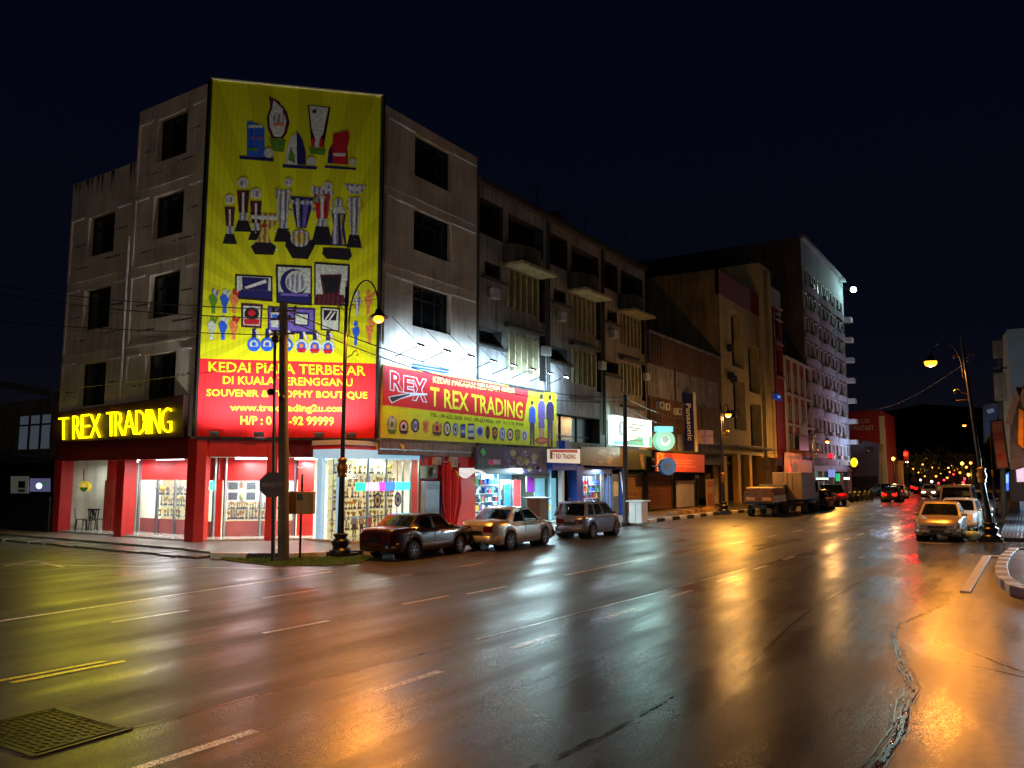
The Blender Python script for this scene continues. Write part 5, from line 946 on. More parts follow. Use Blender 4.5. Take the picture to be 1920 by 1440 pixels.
t = thing('poster_stand', 'tan standing poster beside the narrow dark shutter', 'poster', (XR+.3, 61, .2)); mb = MB(); pbox(mb, (1317, 899), (1333, 958), .25, .32, mat('poster_tan', (190, 150, 110), .5, nz=.4, sc_=5)); mb.build('panel', t, bev=.01); mb = MB(); pbox(mb, (1319, 902), (1331, 913), .325, .33, mat('poster_brick', (170, 80, 50), .5)); pbox(mb, (1319, 925), (1331, 950), .325, .33, mat('poster_brick', (170, 80, 50), .5)); mb.build('print', t)
# ================================================================== yellow building
YA, YBk = 66.1, 78.4
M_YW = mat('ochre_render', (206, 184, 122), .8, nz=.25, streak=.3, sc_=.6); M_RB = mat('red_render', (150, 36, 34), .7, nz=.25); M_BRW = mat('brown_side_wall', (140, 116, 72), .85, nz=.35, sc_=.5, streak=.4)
t = thing('ochre_building', 'ochre five storey building with a red top band and tall dark windows', 'building', (XR-6, 72, 0)); P = lambda u, z, d: V((XR-d, u, z)); mb = MB()
hs = [(69.3, 72.9, 12.3, 17.4), (69.3, 72.9, 6.6, 11.1), (74.3, 78.0, 10.4, 15.0), (74.3, 78.0, 5.3, 9.4)]
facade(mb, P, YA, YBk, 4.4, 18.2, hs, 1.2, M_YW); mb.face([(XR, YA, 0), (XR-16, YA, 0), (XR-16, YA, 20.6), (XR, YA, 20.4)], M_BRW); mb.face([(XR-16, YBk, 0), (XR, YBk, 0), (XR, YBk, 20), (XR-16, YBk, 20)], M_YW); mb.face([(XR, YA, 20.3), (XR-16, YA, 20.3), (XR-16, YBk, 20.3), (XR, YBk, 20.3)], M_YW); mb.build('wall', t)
mb = MB(); mb.box(XR-.3, XR+.03, YA, YBk, 18.2, 20.4, M_RB); mb.build('red_band', t); mb = MB(); mb.box(XR-2.5, XR-.05, 74.0, YBk, 15.2, 15.5, M_CEIL); mb.build('soffit', t)
for a, b_, c, d in hs:
    q = MB(); q.face([P(a, c, 1.0), P(b_, c, 1.0), P(b_, d, 1.0), P(a, d, 1.0)], M_DARKW)
    for i in range(4): u = a+(b_-a)*i/3; q.bar(P(u, c, .95), P(u, d, .95), .1, .06, M_FRAME)
    for z in (c+(d-c)*.33, c+(d-c)*.66): q.bar(P(a, z, .95), P(b_, z, .95), .06, .1, M_FRAME)
    q.build('window', t)
for u in (YA+.45, 70.4, 73.9, 78.0): MB().box(XR-.5, XR, u-.4, u+.4, 0, 4.4, mat('ochre_column', (196, 150, 44), .6, nz=.2)).build('column', t, bev=.02)
mb = MB(); mb.box(XR-.2, XR+1.3, YA, YBk, 4.9, 5.08, M_STRIP); mb.build('canopy', t, bev=.01); mb = MB(); mb.box(XR-3, XR-2.8, YA, YBk, 0, 4.4, mat('grey_green_panel', (84, 84, 66), .6, nz=.3)); mb.build('shopfront', t)
for y, z in ((68.3, 13.4), (68.8, 7.6), (68.2, 10.9), (69.0, 10.7)): MB().box(XR, XR+.4, y-.4, y+.4, z, z+.6, M_BLACK if z > 7.5 else M_ACW).build('air_conditioner', t, bev=.02)
t = thing('ochre_tower', 'slim ochre stair tower rising above the red banded building', 'building', (XR-4, 80.4, 0)); mb = MB(); mb.box(XR-8, XR+.1, 78.6, 82.2, 0, 23.6, M_YW); mb.build('wall', t); mb = MB(); mb.box(XR-8.1, XR+.2, 78.5, 82.3, 23.6, 23.8, M_YW); mb.build('parapet', t); mb = MB(); mb.box(XR+.1, XR+.3, 78.6, 79.3, 3, 23.6, M_YW); mb.box(XR+.1, XR+.3, 81.5, 82.2, 3, 23.6, M_YW); mb.build('pilaster', t)
t = thing('red_building', 'narrow dark red building with pale ledges beside the ochre tower', 'building', (XR-4, 85, 0)); mb = MB(); P = lambda u, z, d: V((XR-d, u, z)); hs = [(82.6, 83.9, 5, 20.2), (84.6, 86.9, 17.0, 19.6), (84.6, 86.9, 13.2, 15.8)]
facade(mb, P, 82.3, 87.2, 3.5, 22.4, hs, .4, M_RB); mb.box(XR-8, XR-.5, 82.3, 87.2, 0, 22.3, M_RB); mb.build('wall', t)
for a, b_, c, d in hs: MB().face([P(a, c, .38), P(b_, c, .38), P(b_, d, .38), P(a, d, .38)], M_DARKW).build('window', t)
for z in (20.3, 19.0, 16.4, 12.8): MB().box(XR, XR+.25, 84.3, 87.1, z, z+.14, mat('tan_ledge', (170, 130, 96), .6)).build('ledge', t)
t = thing('lit_sign', 'small blue lit sign high on the narrow red building', 'sign', (XR+.5, 84.5, 9)); mb = MB(); pbox(mb, (1443, 738), (1455, 752), .3, .6, mat('blue_lit', (20, 60, 150), .5, nz=.3, e=.35)); mb.build('panel', t); mb = MB(); pbox(mb, (1447, 742), (1451, 747), .61, .63, mat('blue_pale_lit', (120, 190, 240), .5, e=.6)); mb.build('emblem', t)
# ================================================================== ornate shophouse
t = thing('ornate_shophouse', 'brick red shophouse with white mouldings and an arched window', 'building', (XR-4, 93, 0)); P = lambda u, z, d: V((XR-d, u, z)); M_BRK = mat('terracotta_render', (168, 74, 52), .75, nz=.25); M_MOULD = mat('white_moulding', (206, 206, 206), .6, nz=.15)
hs = [(88.0+3.05*i, 90.0+3.05*i, z, z+1.9) for i in range(4) for z in (5.2, 8.6, 12.0)]
mb = MB(); facade(mb, P, 87.2, 100, 3.6, 15.4, hs, .1, M_BRK); mb.face([(XR, 87.2, 0), (XR-9, 87.2, 0), (XR-9, 87.2, 15.4), (XR, 87.2, 15.4)], M_BRW); mb.build('wall', t)
for h in hs:
    a, b_, c, d = h; q = MB(); q.face([P(a, c, .08), P(b_, c, .08), P(b_, d, .08), P(a, d, .08)], mat('grey_shutter', (120, 128, 136), .5, nz=.3))
    for u in (a, (a+b_)/2, b_): q.bar(P(u, c, .05), P(u, d, .05), .1, .05, M_MOULD)
    q.build('window', t)
mb = MB()
for z in (4.6, 7.9, 11.3, 15.3): mb.box(XR, XR+.3, 87.2, 100, z, z+.22, M_MOULD)
for i in range(5): mb.box(XR, XR+.18, 87.3+3.05*i, 87.75+3.05*i, 4.6, 15.4, M_MOULD)
mb.build('moulding', t)
q = MB(); q.prism([P(95.2+1.3*cos(pi*i/10), 7.0+1.6*sin(pi*i/10), -.05) for i in range(11)], (.15, 0, 0), M_MOULD); q.build('arch', t)
mb = MB(); mb.box(XR-3, XR-2.8, 87.2, 100, 0, 3.6, M_DCONC); mb.build('shopfront', t)
t = thing('signboard', 'black square sign board on the brick red shophouse', 'sign', (XR+.8, 90, 6)); mb = MB(); pbox(mb, (1484, 817), (1503, 848), .5, .8, M_BLACK); mb.build('panel', t); mb = MB(); pbox(mb, (1482, 815), (1505, 818), .5, .85, mat('sign_wood', (180, 120, 60), .5)); mb.build('frame', t)
t = thing('signboard', 'orange lit picture sign above the box truck', 'sign', (XR+1.4, 84, 4)); S11 = Plane((-19.3, 0, 0), (1, 0, 0)); quadp(S11, [(1471, 848), (1504, 851), (1504, 894), (1470, 892)], .2, mat('tan_sign', (118, 72, 32), .5, nz=.4, sc_=2)).build('panel', t); quadp(S11, [(1504, 862), (1523, 864), (1523, 894), (1504, 894)], .3, mat('amber_side', (140, 92, 22), .5, nz=.15)).build('side_panel', t)
mb = MB(); mb.fp(S11, [(1474, 853), (1500, 855), (1500, 862), (1474, 860)], .01, mat('sign_dark', (60, 50, 40), .5)); mb.fe(S11, (1490, 876), 7, 10, .012, mat('sign_dark', (60, 50, 40), .5)); mb.fe(S11, (1481, 880), 4, 7, .014, mat('sign_rust', (150, 60, 30), .5)); mb.build('print', t)
t = thing('awning', 'orange shop canopy lit by the street lamp above the box truck', 'awning', (XR+1.5, 92, 5)); mb = MB(); mb.prism([(XR, 88, 5.5), (XR+1.8, 88, 5.0), (XR+1.8, 99, 5.0), (XR, 99, 5.5)], (0, 0, -.5), mat('orange_canopy', (150, 84, 34), .6, nz=.2)); mb.build('canvas', t)
# ================================================================== hotel
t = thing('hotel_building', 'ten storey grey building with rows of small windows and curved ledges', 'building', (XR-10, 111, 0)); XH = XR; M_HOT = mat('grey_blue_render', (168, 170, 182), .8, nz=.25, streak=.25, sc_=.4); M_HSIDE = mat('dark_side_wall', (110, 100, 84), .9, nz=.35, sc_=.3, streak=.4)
P = lambda u, z, d: V((XH-d, u, z)); hs = []
for r in range(8):
    z = 4.9+3.02*r
    for c in range(10): u = 98.9+2.5*c; hs.append((u, u+1.25, z, z+1.65))
mb = MB(); facade(mb, P, 98, 124.4, 3.5, 31.6, hs, .08, M_HOT); mb.face([(XH-26, 124.4, 0), (XH, 124.4, 0), (XH, 124.4, 31.6), (XH-26, 124.4, 31.6)], M_HOT)
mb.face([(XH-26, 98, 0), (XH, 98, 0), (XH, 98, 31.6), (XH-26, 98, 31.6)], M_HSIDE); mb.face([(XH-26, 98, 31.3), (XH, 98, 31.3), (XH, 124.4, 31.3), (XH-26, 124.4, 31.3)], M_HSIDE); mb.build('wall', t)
for i, h in enumerate(hs):
    a, b_, c, d = h; q = MB(); q.face([P(a, c, .06), P(b_, c, .06), P(b_, d, .06), P(a, d, .06)], M_DARKW if i*7 % 11 > 2 else mat('curtained_pane', (96, 92, 88), .5, nz=.4, sc_=2))
    if i*5 % 13 > 8: q.face([P(a, c+.6, .055), P(b_, c+.6, .055), P(b_, d, .055), P(a, d, .055)], mat('half_blind', (120, 116, 104), .6, nz=.3))
    for (x0, x1, z0, z1) in ((a-.1, b_+.1, d, d+.14), (a-.12, a, c, d), (b_, b_+.12, c, d)): q.prism([P(x0, z0, 0), P(x1, z0, 0), P(x1, z1, 0), P(x0, z1, 0)], (.07, 0, 0), M_MOULD)
    q.build('window', t)
for r in range(8):
    z = 4.9+3.02*r-1.05
    q = MB()
    for k in range(3):
        a0 = 98.2+8.75*k; q.grid(lambda a, b_: P(a0+8.4*a, z+.75*b_, -(.12+.4*sin(pi*a))*(.55+.45*b_)), 12, 2, M_HOT); q.add([P(a0+8.4*i/12, z+.75, -(.12+.4*sin(pi*i/12))) for i in range(13)]+[P(a0+8.4*i/12, z+.75, 0) for i in range(13)], [(i, i+1, 14+i, 13+i) for i in range(12)], M_HOT)
    q.build('ledge', t)
    for k in (1, 4, 6, 8): q = MB(); u = 99.3+2.5*k; q.prism([P(u, z+.8, -.2), P(u+.8, z+.8, -.2), P(u+.8, z+1.3, -.2), P(u, z+1.3, -.2)], (.35, 0, 0), M_ACW); q.build('air_conditioner', t)
    q = MB(); q.box(XH-.1, XH+1.1, 123.2, 124.9, z+.1, z+.75, M_MOULD); q.build('balcony', t)
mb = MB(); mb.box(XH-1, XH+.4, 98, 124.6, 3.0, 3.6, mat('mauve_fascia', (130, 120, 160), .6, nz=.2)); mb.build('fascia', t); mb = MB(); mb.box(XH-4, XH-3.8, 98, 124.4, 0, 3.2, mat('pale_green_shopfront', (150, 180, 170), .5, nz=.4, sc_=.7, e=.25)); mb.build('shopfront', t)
mb = MB(); mb.box(XH-.1, XH+.5, 97.95, 124.5, 31.3, 31.7, M_HOT); mb.build('parapet', t)
for u in (98.3, 104.8, 111.3, 117.8, 124.1): MB().box(XH-.5, XH, u-.3, u+.3, 0, 3.5, M_MOULD).build('column', t)
t = thing('roof_floodlight', 'bright white floodlight on an arm at the top corner of the tall grey building', 'floodlight', (XH+.2, 124, 30.6)); q = MB(); q.tube([(XH, 124.2, 30.4), (XH+1.2, 124.8, 30.2)], .06, M_BLACK); q.build('arm', t); q = MB(); q.ball((XH+1.4, 124.9, 30.1), .42, mat('lit_flood', (220, 255, 250), .3, nz=0, e=40, ec=(190, 255, 240)), 12, 8); q.build('lens', t)
lamp('SPOT', 'flood_glow', (XH+4.2, 123.5, 30.4), 1300, (.62, 1., .92), t, .4, (XH, 114, 20), (150, .6))
for i, (z, pw) in enumerate(((3.9, 900), (2.6, 500))): 
    pass
t = thing('lit_sign', 'round yellow lit sign on the grey low building past the tall grey one', 'sign', (-16, 118, 5)); S12 = Plane((0, 118, 0), (0, -1, 0)); discp(S12, (1601, 867), 6, 8.5, .3, mat('lit_yellow_disc', (255, 214, 10), .5, nz=0, e=2.2)).build('disc', t); q = MB(); q.bar(S12.at((1601, 867), -.2), S12.at((1590, 868), -.2), .12, .12, M_BLACK); q.build('bracket', t)
# ================================================================== buildings further down
M_FR = mat('telecom_red', (150, 30, 38), .6, nz=.2); 
t = thing('red_sign_building', 'dark red building with two lines of pale lettering on its blind wall', 'building', (-26, 150, 0)); S13 = Plane((0, 150, 0), (0, -1, 0)); a = S13.at((1588, 772)); b_ = S13.at((1650, 772)); mb = MB(); mb.box(a.x-4, b_.x, 150, 168, 0, a.z, M_FR); mb.build('wall', t); mb = MB(); mb.box(b_.x-.2, b_.x+.6, 149.8, 150.3, 0, a.z-1, M_MOULD); mb.build('corner_strip', t)
mb = MB(); mb.ptext(S13, '4G LTE', (1600, 793.5), (1630, 793.5), (1600, 786), .1, mat('pale_wall_text', (190, 180, 190), .6), .02); mb.ptext(S13, 'FANTAST', (1596, 807), (1639, 807), (1596, 797.5), .1, mat('pale_wall_text', (190, 180, 190), .6), .02); mb.build('lettering', t)
t = thing('low_grey_building', 'low blue grey building with a sloped top in front of the red wall', 'building', (-22, 132, 0)); S14 = Plane((0, 128, 0), (0, -1, 0)); mb = MB(); mb.prism([S14.at((1586, 935)), S14.at((1648, 932)), S14.at((1648, 832)), S14.at((1617, 826)), S14.at((1616, 832)), S14.at((1586, 828))], (0, 4, 0), mat('blue_grey_wall', (120, 122, 140), .7, nz=.3, sc_=.4)); mb.build('wall', t); mb = MB(); mb.fr(S14, 1622, 838, 1637, 850, .1, M_BLACK); mb.fp(S14, [(1624, 842), (1630, 844), (1634, 848), (1626, 847)], .2, M_MOULD); mb.build('sign_panel', t); mb = MB(); mb.fr(S14, 1588, 893, 1646, 932, .05, mat('navy_shutters', (40, 44, 70), .6, nz=.4, sc_=.5)); mb.build('shopfront', t)
rnd = random.Random(31)
def farblock(px0, px1, top, Y, dep, c, label, e=.0, name='far_building', cat='building'):
    pl = Plane((0, Y, 0), (0, -1, 0)); a = pl.at((px0, top)); b_ = pl.at((px1, top)); t = thing(name, label, cat, ((a.x+b_.x)/2, Y+dep/2, 0)); m = mat('far_wall_%d' % px0, c, .8, nz=.3, sc_=.3); mb = MB(); mb.box(a.x, b_.x, Y, Y+dep, 0, a.z, m); mb.build('wall', t)
    mb = MB(); mb.box(a.x-.2, b_.x+.2, Y-.3, Y+dep, a.z, a.z+.5, m); mb.build('roof', t)
    n = max(2, int((px1-px0)/7)); 
    for i in range(n):
        u = px0+(px1-px0)*(i+.3)/n; mb = MB(); mb.fr(pl, u, top+(932-top)*.25, u+(px1-px0)/n*.45, top+(932-top)*.5, .06, M_DARKW); mb.build('window', t)
    return t, pl
t, pl = farblock(1650, 1668, 860, 175, 10, (160, 150, 160), 'narrow pale lit shop far along the left side'); 
for i, (x0, x1, y0, y1, c, e_, lb) in enumerate(((1634, 1642, 866, 893, (190, 226, 220), .9, 'tall pale green lit strip sign far along the left side'), (1637, 1648, 890, 896, (250, 245, 255), 3., 'small white lit sign far along the left side'), (1625, 1636, 888, 902, (230, 50, 80), 1.6, 'pinkish red lit sign far along the left side'), (1650, 1656, 866, 892, (220, 190, 220), .7, 'pale pink lit strip sign far along the left side'), (1674, 1678, 885, 896, (230, 120, 220), 1.4, 'small violet lit sign beside the distant red traffic light'), (1553, 1565, 880, 896, (130, 150, 230), .8, 'blue and white lit box sign over the parked pickup'), (1567, 1574, 888, 903, (20, 190, 120), .9, 'green flag sign beside the blue and white box sign'), (1582, 1592, 895, 900, (250, 210, 225), 2.5, 'small pink white lit sign under the mauve fascia'), (1530, 1552, 896, 900, (210, 250, 230), 2., 'lit white green strip over the shop behind the box truck'), (1553, 1561, 850, 860, (220, 30, 50), 1.2, 'red lit panel on the wall below the far street lamp'))):
    Yp = 128 if x0 < 1600 and x0 > 1590 else (172 if x0 > 1600 else (97 if i == 8 else 97.4)); 
    if i in (5, 6, 9): Yp = 96
    if i == 7: Yp = 104
    q = Plane((0, Yp, 0), (0, -1, 0)); c_ = q.at(((x0+x1)/2, y1)); t = thing('lit_sign', lb, 'sign', tuple(c_)); lamp('AREA', 'sign_glow', (XH+5, 117, 4.6), 750, (.58, .74, 1.), t, 10, (XH, 114, 15), sy=1) if i == 7 else 0; quadp(q, [(x0, y0), (x1, y0), (x1, y1), (x0, y1)], .3, mat('far_lit_%d' % i, c, .5, nz=.2, e=e_)).build('panel', t); mb = MB(); mb.bar(q.at((x0, y1), .02), q.at((x1, y1), .02), .15, .12, M_BLACK); mb.bar(q.at(((x0+x1)/2, y0), -.15), q.at(((x0+x1)/2, y0-3), -.15), .1, .1, M_BLACK); mb.build('frame', t)  # wide blue area light is an added wash for the tall grey facade
farblock(1668, 1682, 868, 190, 10, (150, 110, 70), 'narrow tan building behind the far left lamp'); farblock(1706, 1760, 857, 262, 20, (130, 118, 116), 'long pale low building across the end of the road'); farblock(1744, 1772, 838, 300, 20, (90, 86, 90), 'dark boxy tower behind the long low building'); farblock(1776, 1826, 855, 250, 20, (70, 52, 52), 'dark building under the far right street lamp')
# dark trees at the end of the road
M_LEAF = mat('night_foliage', (44, 54, 24), .8, nz=.5, sc_=.6); M_BARK = mat('bark', (66, 52, 40), .9, nz=.3)
def tree(c, h, r, label, n=420, seed=1):
    t = thing('street_tree', label, 'tree', c, group='trees at the end of the road'); rnd = random.Random(seed); c = V(c); mb = MB(); mb.tube([c, c+V((.1, 0, h*.3)), c+V((0, .2, h*.6))], .22, M_BARK, 7, .09)
    tips = []
    for i in range(7): a = i*.9; q = c+V((r*.7*cos(a), r*.7*sin(a), h*(.55+.09*(i % 4)))); mb.tube([c+V((0, 0, h*.35)), q], .08, M_BARK, 5, .03); tips.append(q)
    mb.build('trunk', t); mb = MB(); tips.append(c+V((0, 0, h*.9)))
    for i in range(n):
        o = rnd.choice(tips); p = o+V((rnd.gauss(0, r*.32), rnd.gauss(0, r*.32), rnd.gauss(0, h*.09))); s = rnd.uniform(.14, .34); d1 = V((rnd.uniform(-1, 1), rnd.uniform(-1, 1), rnd.uniform(-1, 1))).normalized()*s; d2 = d1.orthogonal().normalized()*s*.6; mb.face([p-d1, p+d2, p+d1, p-d2], M_LEAF)
    mb.build('crown', t); return t
for i, (px, Y, h, r) in enumerate(((1722, 215, 9, 4.5), (1745, 205, 8, 5), (1768, 195, 8.5, 5), (1795, 180, 7.5, 4), (1700, 230, 7, 4), (1815, 170, 7, 3.5))):
    g = Plane((0, Y, 0), (0, -1, 0)).at((px, 920)); tree((g.x, Y, 0), h, r, ['broad dark tree left of centre at the end of the road', 'dark tree in the middle of the row at the end of the road', 'dark tree right of the oncoming headlights', 'dark tree below the far right street lamp', 'leftmost small dark tree by the red traffic light', 'rightmost dark tree beside the far right pole'][i], seed=i)
# ================================================================== left background
t = thing('low_shop_building', 'dim cream two storey building left of the corner building with one lit window', 'building', (-46, 27, 0)); S20 = Plane((0, 24.5, 0), (0, -1, 0)); a = S20.at((-40, 715)); b_ = S20.at((110, 745)); mb = MB(); w_ = S20.at((33, 781)); w2 = S20.at((92, 841)); PP = lambda u, z, d: V((u, 24.5+d, z))
M_DIM = mat('dim_cream_render', (128, 118, 96), .85, nz=.3, streak=.4, sc_=.6)
facade(mb, PP, a.x-14, b_.x+2, 3.6, b_.z, [(w_.x, w2.x, w2.z, w_.z)], .2, M_DIM); mb.face([(a.x-14, 24.5, b_.z), (b_.x+2, 24.5, b_.z), (b_.x+2, 33, b_.z), (a.x-14, 33, b_.z)], M_DIM); mb.box(a.x-14, b_.x+2, 26.8, 27, 0, 3.6, M_DCONC); mb.build('wall', t)
mb = MB(); mb.prism([S20.at((-60, 838)), S20.at((112, 858)), S20.at((112, 866)), S20.at((-60, 870))], (0, -1.6, 0), mat('rusty_canopy', (84, 78, 62), .7, nz=.4, streak=.4)); mb.build('canopy', t)
mb = MB(); mb.prism([S20.at((-60, 704)), S20.at((112, 735)), S20.at((112, 747)), S20.at((-60, 716))], (0, .4, 0), M_DIM); mb.build('parapet', t)
M_WL = mat('lit_window_pane', (170, 190, 210), .3, nz=.4, sc_=2, e=.07)
mb = MB(); mb.face([PP(w_.x, w2.z, .15), PP(w2.x, w2.z, .15), PP(w2.x, w_.z, .15), PP(w_.x, w_.z, .15)], M_WL)
for k in range(4): u = w_.x+(w2.x-w_.x)*k/3; mb.bar(PP(u, w2.z, .1), PP(u, w_.z, .1), .12, .08, M_FRAME)
mb.bar(PP(w_.x, w2.z+(w_.z-w2.z)*.72, .1), PP(w2.x, w2.z+(w_.z-w2.z)*.72, .1), .1, .1, M_FRAME); mb.build('window', t)
t = thing('hoarding_fence', 'black sheet fence along the dark side lot left of the arcade', 'fence', (-39, 18.4, 0)); mb = MB(); S21 = Plane((0, 18.3, 0), (0, -1, 0)); p0 = S21.at((-120, 925)); p1 = S21.at((94, 925)); M_HOARD = mat('black_sheet', (22, 22, 22), .5, nz=.3, wave=(2.5, 0, .4)); mb.box(p0.x, p1.x, 18.3, 18.36, .0, p0.z, M_HOARD); mb.build('sheet', t); mb = MB()
for k in range(6): u = p0.x+(p1.x-p0.x)*k/5; mb.bar((u, 18.42, 0), (u, 18.42, p0.z+.1), .08, .08, M_BLACK)
mb.build('post', t)
mb = MB(); c = S20.at((-8, 900)); mb.lathe([(0, .9), (.5, .8), (1.0, .45), (1.35, 0), (1.33, -.04), (.5, .7), (0, .8)], mat('pale_parasol', (130, 150, 156), .7, nz=.2), c=(c.x, 22.5, c.z-.2), n=12); q = thing('parasol', 'pale round parasol behind the black fence at the left edge', 'parasol', (c.x, 22.5, 0)); mb.build('canopy', q); mb = MB(); mb.tube([(c.x, 22.5, 0), (c.x, 22.5, c.z+.6)], .03, M_STEEL); mb.build('pole', q)
# bright bits seen past the fence, in the dark arcade of the low building
for i, (x0, x1, y0, y1, c_, e_, lb, nm, ct) in enumerate(((20, 52, 893, 925, (140, 140, 130), .15, 'pale panel behind the black fence with a dark picture', 'wall_panel', 'panel'), (56, 92, 897, 922, (120, 120, 170), .3, 'lilac lit poster behind the black fence', 'lit_poster', 'poster'))):
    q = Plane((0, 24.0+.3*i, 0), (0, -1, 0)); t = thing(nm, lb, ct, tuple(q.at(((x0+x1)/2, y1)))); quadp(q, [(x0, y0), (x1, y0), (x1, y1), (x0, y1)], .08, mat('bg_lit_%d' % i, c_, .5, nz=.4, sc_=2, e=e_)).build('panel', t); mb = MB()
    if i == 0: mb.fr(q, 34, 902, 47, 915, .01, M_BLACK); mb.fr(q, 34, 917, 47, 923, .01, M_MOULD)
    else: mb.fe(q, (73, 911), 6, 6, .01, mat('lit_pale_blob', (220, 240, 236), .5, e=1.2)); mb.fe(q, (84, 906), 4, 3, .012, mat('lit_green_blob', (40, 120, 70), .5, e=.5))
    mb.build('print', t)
# left arcade bay : cafe wall, black chairs, round sign
t = thing('mural_wall', 'pale blue wall with round motifs behind the black chairs', 'wall', (-35, 22.3, .2)); q = Plane((0, 22.3, 0), (0, -1, 0)); quadp(q, [(100, 908), (147, 908), (147, 1003), (100, 1003)], .1, mat('pale_mural', (176, 204, 210), .6, nz=.2)).build('panel', t); mb = MB()
for x, y, r in ((120, 915, 5), (126, 926, 5), (114, 922, 4), (122, 934, 3.5), (114, 933, 3)): mb.fe(q, (x, y), r, r, .006, mat('mural_grey', (120, 140, 150), .6)); mb.fe(q, (x, y), r*.6, r*.6, .01, mat('pale_mural', (176, 204, 210), .6))
mb.build('print', t)
t = thing('ceiling_light', 'lit tube over the black chairs in the leftmost arcade bay', 'light', (-35, 20.5, 3.2)); MB().bar((-35.6, 21.3, 3.2), (-34.4, 21.3, 3.2), .1, .06, M_TUBE).build('tube', t); lamp('AREA', 'tube_glow', (-35, 21.2, 3.1), 40, (.8, 1, 1), t, 1, (-35, 21.5, 0))
def chair(loc, rz, label):
    t = thing('chair', label, 'chair', loc, rz, group='black chairs in the leftmost arcade bay'); l = V(loc); R = Matrix.Rotation(rz, 3, 'Z'); W = lambda x, y, z: l+R @ V((x, y, z)); M_PL = mat('black_plastic', (24, 24, 26), .35, nz=.2)
    mb = MB(); mb.prism([W(-.22, -.22, .43), W(.22, -.22, .43), W(.22, .22, .43), W(-.22, .22, .43)], (0, 0, .03), M_PL); mb.build('seat', t, bev=.008)
    mb = MB(); 
    for k in (-.18, -.06, .06, .18): mb.bar(W(k, .22, .46), W(k, .28, .88), .05, .02, M_PL)
    mb.bar(W(-.22, .28, .88), W(.22, .28, .88), .03, .07, M_PL); mb.build('backrest', t)
    for x in (-.19, .19):
        for y in (-.19, .19): q = MB(); q.bar(W(x, y, .43), W(x*1.15, y*1.15, 0), .04, .04, M_PL); q.build('leg', t)
    return t
for i, (x, y, r) in enumerate(((-35.35, 19.4, 2.6), (-34.85, 19.8, 3.3), (-34.45, 19.3, .4))): chair((x, y, .19), r, ['black plastic chair nearest the left red column', 'black plastic chair standing behind the other two', 'black plastic chair beside the red plank screen'][i])
t = thing('round_sign', 'small round yellow and green lit sign hanging by the plank screen', 'sign', (-33.9, 19.3, 2.6)); q = Plane((0, 19.2, 0), (0, -1, 0)); discp(q, (157, 912), 9, 9.5, .15, mat('round_yellow', (220, 190, 40), .5, nz=.2, e=.5)).build('disc', t); mb = MB(); mb.fp(q, [(149, 914), (165, 914), (162, 920), (157, 922), (152, 920)], .01, mat('round_green', (30, 110, 50), .5, e=.3)); mb.fe(q, (157, 910), 4, 3, .012, mat('round_pale', (226, 226, 150), .5, e=.4)); mb.build('print', t); mb = MB(); mb.bar(q.at((157, 902), -.07), q.at((157, 880), -.07), .03, .03, M_BLACK); mb.build('bracket', t)
# ================================================================== right side
M_GB = mat('grey_blue_cladding', (120, 140, 152), .6, nz=.2, sc_=.4)
t = thing('clad_building', 'grey blue clad building at the right edge behind the shop signs', 'building', (5, 72, 0)); q = Plane((0, 62, 0), (0, -1, 0)); a = q.at((1887, 618)); mb = MB(); mb.box(a.x, a.x+14, 62, 80, 3.2, a.z, M_GB); mb.build('wall', t); mb = MB(); mb.prism([(a.x-.7, 63.5, 3.4), (a.x, 62, 3.4), (a.x, 62, a.z-.1), (a.x-.25, 62.8, a.z-.3)], (.1, .4, 0), mat('pale_clad_edge', (160, 176, 182), .5, nz=.15)); mb.build('fin', t)
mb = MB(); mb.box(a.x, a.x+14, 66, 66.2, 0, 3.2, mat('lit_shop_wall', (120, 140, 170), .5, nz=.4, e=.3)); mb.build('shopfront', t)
def blade(px, m, Y, label, th=.25, pr=()):
    q = Plane((0, Y, 0), (0, -1, 0)); t = thing('blade_sign', label, 'sign', tuple(q.at(px[2]))); quadp(q, px, th, m).build('panel', t); mb = MB()
    for i in range(len(px)): mb.bar(q.at(px[i], .02), q.at(px[(i+1) % len(px)], .02), .08, .08, M_DCONC)
    mb.build('frame', t)
    if pr:
        mb = MB()
        for k, (pp, m_) in enumerate(pr): mb.fp(q, pp, .03+.006*k, m_)
        mb.build('print', t)
    return t
blade([(1857, 790), (1880, 787), (1892, 877), (1869, 879)], mat('orange_blade', (190, 104, 70), .5, nz=.3, sc_=.8), 52, 'tall faded orange sign on the right side beside the lamp post', pr=(([(1861, 797), (1877, 795), (1878, 803), (1862, 805)], mat('blade_pale', (206, 120, 80), .5)), ([(1862, 812), (1879, 810), (1881, 826), (1864, 828)], mat('blade_brick', (170, 60, 40), .5)), ([(1868, 852), (1880, 850), (1882, 860), (1869, 862)], mat('blade_red', (190, 60, 30), .5))))
blade([(1844, 760), (1872, 757), (1872, 776), (1846, 832)], mat('blue_blade', (26, 36, 84), .5, nz=.3, sc_=.8), 58, 'dark blue sign with a pale swirl behind the faded orange sign', pr=(([(1849, 769), (1862, 765), (1865, 772), (1853, 776)], mat('swirl_pale', (150, 166, 190), .5)),))
blade([(1876, 892), (1893, 884), (1893, 921), (1878, 921)], mat('lit_blue_panel', (70, 120, 220), .5, nz=.3, sc_=1, e=.9), 60, 'bright blue lit panel under the right shop signs', pr=(([(1878, 894), (1891, 889), (1891, 905), (1880, 907)], mat('lit_ice', (150, 200, 250), .5, e=.9)),))
blade([(1908, 762), (1921, 770), (1921, 845), (1906, 832)], mat('amber_blade', (206, 130, 30), .5, nz=.35, e=.05), 44, 'amber sign cut by the right edge of the frame')
